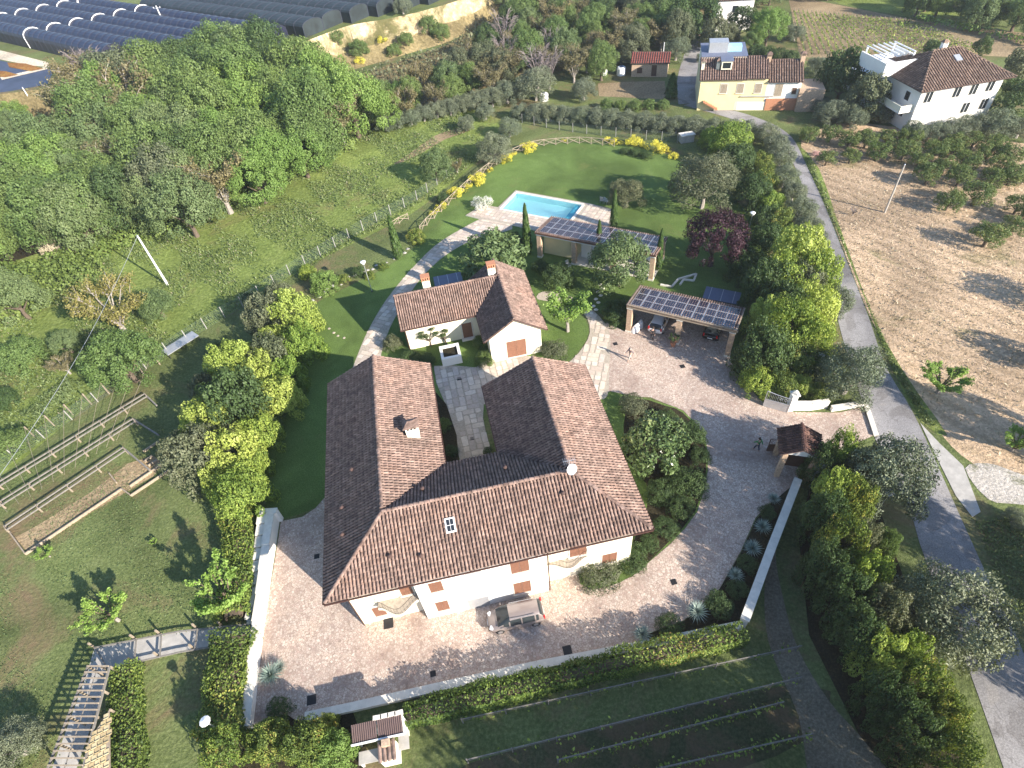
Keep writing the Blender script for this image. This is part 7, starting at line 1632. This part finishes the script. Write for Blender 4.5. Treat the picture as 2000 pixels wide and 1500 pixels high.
p = G(1279, 652) + inw * 1.75; car('white_hatchback', 'white hatchback parked in the left bay of the carport', (p.x, p.y, .025), atan2(inw.y, inw.x) , paint('white_car_paint', (.78, .78, .78), 0, .25), 4.2, 1.74, 1.5, True)
p = G(1384, 670) + inw * 2.2; car('dark_car', 'black car in the shade of the right carport bay', (p.x, p.y, .025), atan2(inw.y, inw.x), paint('black_car_paint', (.012, .012, .014), .2, .2), 4.3, 1.76, 1.42, False)

# ------------------------------------------------------------------ people
SKIN = plain('skin', (.50, .31, .23), .6, var=.08)
def skinned(name, verts, edges, mat, par, sub=1):
    me = bpy.data.meshes.new(name); me.from_pydata([v[:3] for v in verts], edges, []); o = bpy.data.objects.new(name, me); C.objects.link(o)
    md = o.modifiers.new('k', 'SKIN'); sv = me.skin_vertices[0].data
    for i, v in enumerate(verts): sv[i].radius = (v[3], v[4] if len(v) > 4 else v[3]); sv[i].use_root = (i == 0)
    s_ = o.modifiers.new('s', 'SUBSURF'); s_.levels = s_.render_levels = sub
    dg = bpy.context.evaluated_depsgraph_get(); m2 = bpy.data.meshes.new_from_object(o.evaluated_get(dg)); bpy.data.objects.remove(o)
    m2.materials.clear(); m2.materials.append(mat); m2.polygons.foreach_set('use_smooth', [True] * len(m2.polygons))
    ob = bpy.data.objects.new(name, m2); C.objects.link(ob); ob.parent = par; return ob
def person(label, base, rz, stride, arms, top, trousers, hair, k=1.0, lean=.04):
    """standing or walking figure, 1.74 m; x is forward"""
    t = thing('person', label, 'person', base, rz)
    J = {'pel': (0, 0, .96), 'waist': (.0 + lean * .2, 0, 1.12), 'chest': (lean * .6, 0, 1.34), 'neck': (lean, 0, 1.49), 'head0': (lean + .02, 0, 1.57), 'head': (lean + .035, 0, 1.65)}
    f, bk_ = stride, -stride * .85
    legs = {}
    for s, st in ((1, f), (-1, bk_)):
        kx = st * .45 + .05; legs[s] = [(0, s * .10, .90), (kx, s * .105, .50), (st, s * .11, .09 + (.05 if st < -.05 else 0)), (st + .14, s * .125, .03)]
    V = [(*J['pel'], .135, .10), (*J['waist'], .125, .095), (*J['chest'], .155, .105), (*J['neck'], .052, .052), (*J['head0'], .075, .085), (*J['head'], .078, .095), (lean + .04, 0, 1.72, .055, .07)]
    E = [(0, 1), (1, 2), (2, 3), (3, 4), (4, 5), (5, 6)]
    for s in (1, -1):
        b0 = len(V); V += [(*legs[s][0], .085), (*legs[s][1], .06), (*legs[s][2], .043), (*legs[s][3], .04)]; E += [(0, b0), (b0, b0 + 1), (b0 + 1, b0 + 2), (b0 + 2, b0 + 3)]
    hands = {}
    for s in (1, -1):
        sw = arms[0] if s == 1 else arms[1]; bend = arms[2]
        sh = (lean * .8, s * .20, 1.42); el = (lean * .8 + sw * .28, s * .25, 1.15); wr = (el[0] + sw * .12 + bend * .22, s * .24, el[2] - .23 + bend * .2)
        b0 = len(V); V += [(*sh, .055), (*el, .042), (*wr, .03)]; E += [(2, b0), (b0, b0 + 1), (b0 + 1, b0 + 2)]
        d = (Vector(wr) - Vector(el)).normalized(); side = Vector((1, 0, 0)) - d * d.x; side.normalize()
        pm_ = Vector(wr) + d * .08; V.append((*pm_, .036, .018)); E.append((b0 + 2, b0 + 3)); hands[s] = (pm_, d, side)
        for i in range(4):
            o_ = side * (.03 - .02 * i); L1 = (.04, .046, .044, .034)[i]
            c1 = len(V); p1 = pm_ + o_ + d * .03; p2 = p1 + d * L1; p3 = p2 + d * L1 * .7 + Vector((0, -s * .012, 0)); V += [(*p1, .009), (*p2, .0085), (*p3, .007)]; E += [(b0 + 3, c1), (c1, c1 + 1), (c1 + 1, c1 + 2)]
        c1 = len(V); p1 = Vector(wr) + d * .04 + side * .035; p2 = p1 + d * .03 + side * .03; V += [(*p1, .011), (*p2, .009)]; E += [(b0 + 2, c1), (c1, c1 + 1)]
    skinned('body', V, E, SKIN, t)
    hd = Vector(J['head'])
    for sy in (-.03, .03):
        MB().lathe([(.002, 0), (.009, .004), (.002, .008)], 6).build('eye', MAT['metal_dark'], t).location = (hd.x + .085, sy, hd.z + .0)
    MB().add([(hd.x + .08, -.014, hd.z - .04), (hd.x + .08, .014, hd.z - .04), (hd.x + .112, 0, hd.z - .035), (hd.x + .085, 0, hd.z + .005)], [(0, 1, 2), (0, 2, 3), (1, 3, 2), (0, 3, 1)]).build('nose', SKIN, t)
    MB().box((hd.x + .082, 0, hd.z - .07), (.012, .045, .012)).build('mouth', plain('lips', (.35, .12, .10), .6), t)
    for sy in (-1, 1): MB().lathe([(.005, -.03), (.02, -.012), (.022, .015), (.005, .03)], 6).build('ear', SKIN, t).location = (hd.x - .005, sy * .088, hd.z - .01)
    # hair cap
    n1 = skinned('hair', [(hd.x - .02, 0, hd.z + .045, .098, .102), (hd.x - .045, 0, hd.z - .03, .075, .085), (hd.x + .02, 0, hd.z + .075, .075, .08)], [(0, 1), (0, 2)], hair, t, 2)
    # jacket: torso and sleeves
    Vj = [(J['waist'][0], 0, .98, .155, .125), (*J['waist'], .145, .115), (*J['chest'], .172, .122), (J['neck'][0] - .005, 0, 1.465, .07, .065)]; Ej = [(0, 1), (1, 2), (2, 3)]
    for s in (1, -1):
        sw = arms[0] if s == 1 else arms[1]; bend = arms[2]; sh = (lean * .8, s * .20, 1.42); el = (lean * .8 + sw * .28, s * .25, 1.15); wr = (el[0] + sw * .12 + bend * .22, s * .24, el[2] - .21 + bend * .18)
        b0 = len(Vj); Vj += [(*sh, .072), (*el, .056), (*wr, .044)]; Ej += [(2, b0), (b0, b0 + 1), (b0 + 1, b0 + 2)]
    skinned('jacket', Vj, Ej, top, t)
    Vt = [(0, 0, 1.02, .142, .112), (*J['pel'], .145, .115)]; Et = [(0, 1)]
    for s in (1, -1):
        b0 = len(Vt); Vt += [(*legs[s][0], .098), (*legs[s][1], .073), (legs[s][2][0], legs[s][2][1], legs[s][2][2] + .03, .056)]; Et += [(1, b0), (b0, b0 + 1), (b0 + 1, b0 + 2)]
    skinned('trousers', Vt, Et, trousers, t)
    for s in (1, -1): a_ = Vector(legs[s][2]); skinned('shoe', [(a_.x - .04, a_.y, a_.z - .035, .045, .04), (a_.x + .06, a_.y, a_.z - .045, .046, .036), (a_.x + .17, a_.y, a_.z - .052, .04, .028)], [(0, 1), (1, 2)], MAT['metal_dark'], t)
    t.scale = (k,) * 3; return t
CL = {n: plain('cloth_' + n, c, .9, var=.12, scale=9) for n, c in (('grey', (.16, .13, .14)), ('beige', (.50, .46, .42)), ('black', (.018, .017, .02)), ('navy', (.04, .05, .08)), ('green', (.02, .22, .05)), ('hair', (.03, .02, .015)), ('greyhair', (.35, .33, .31)))}
p = G(1230, 703); person('person in grey top and pale trousers walking across the paved drive', (p.x, p.y, .022), radians(200), .26, (-.9, .9, .3), CL['grey'], CL['beige'], CL['greyhair'])
p = G(1273, 664); person('person in black clothes walking behind the white car', (p.x, p.y, .022), radians(75), .2, (.6, -.6, .1), CL['black'], CL['black'], CL['hair'], 1.02)
p = G(1477, 880); person('person in a green top and dark trousers walking in the shade by the gate', (p.x, p.y, .022), radians(110), .24, (.7, -.7, .15), CL['green'], CL['navy'], CL['hair'])

# ------------------------------------------------------------------ haze: thin morning air over the whole valley
hz_ = MB().box((0, 400, 29), (5400, 4400, 60)).build('haze', None, kind='stuff'); hz_.data.materials.clear()
hm = bpy.data.materials.new('haze_air'); hm.use_nodes = True; hn = hm.node_tree; hn.nodes.clear()
ho = hn.nodes.new('ShaderNodeOutputMaterial'); hv = hn.nodes.new('ShaderNodeVolumePrincipled'); hv.inputs['Color'].default_value = (.86, .90, .97, 1); hv.inputs['Density'].default_value = .00028; hv.inputs['Anisotropy'].default_value = .3
hn.links.new(hv.outputs[0], ho.inputs['Volume']); hz_.data.materials.append(hm)
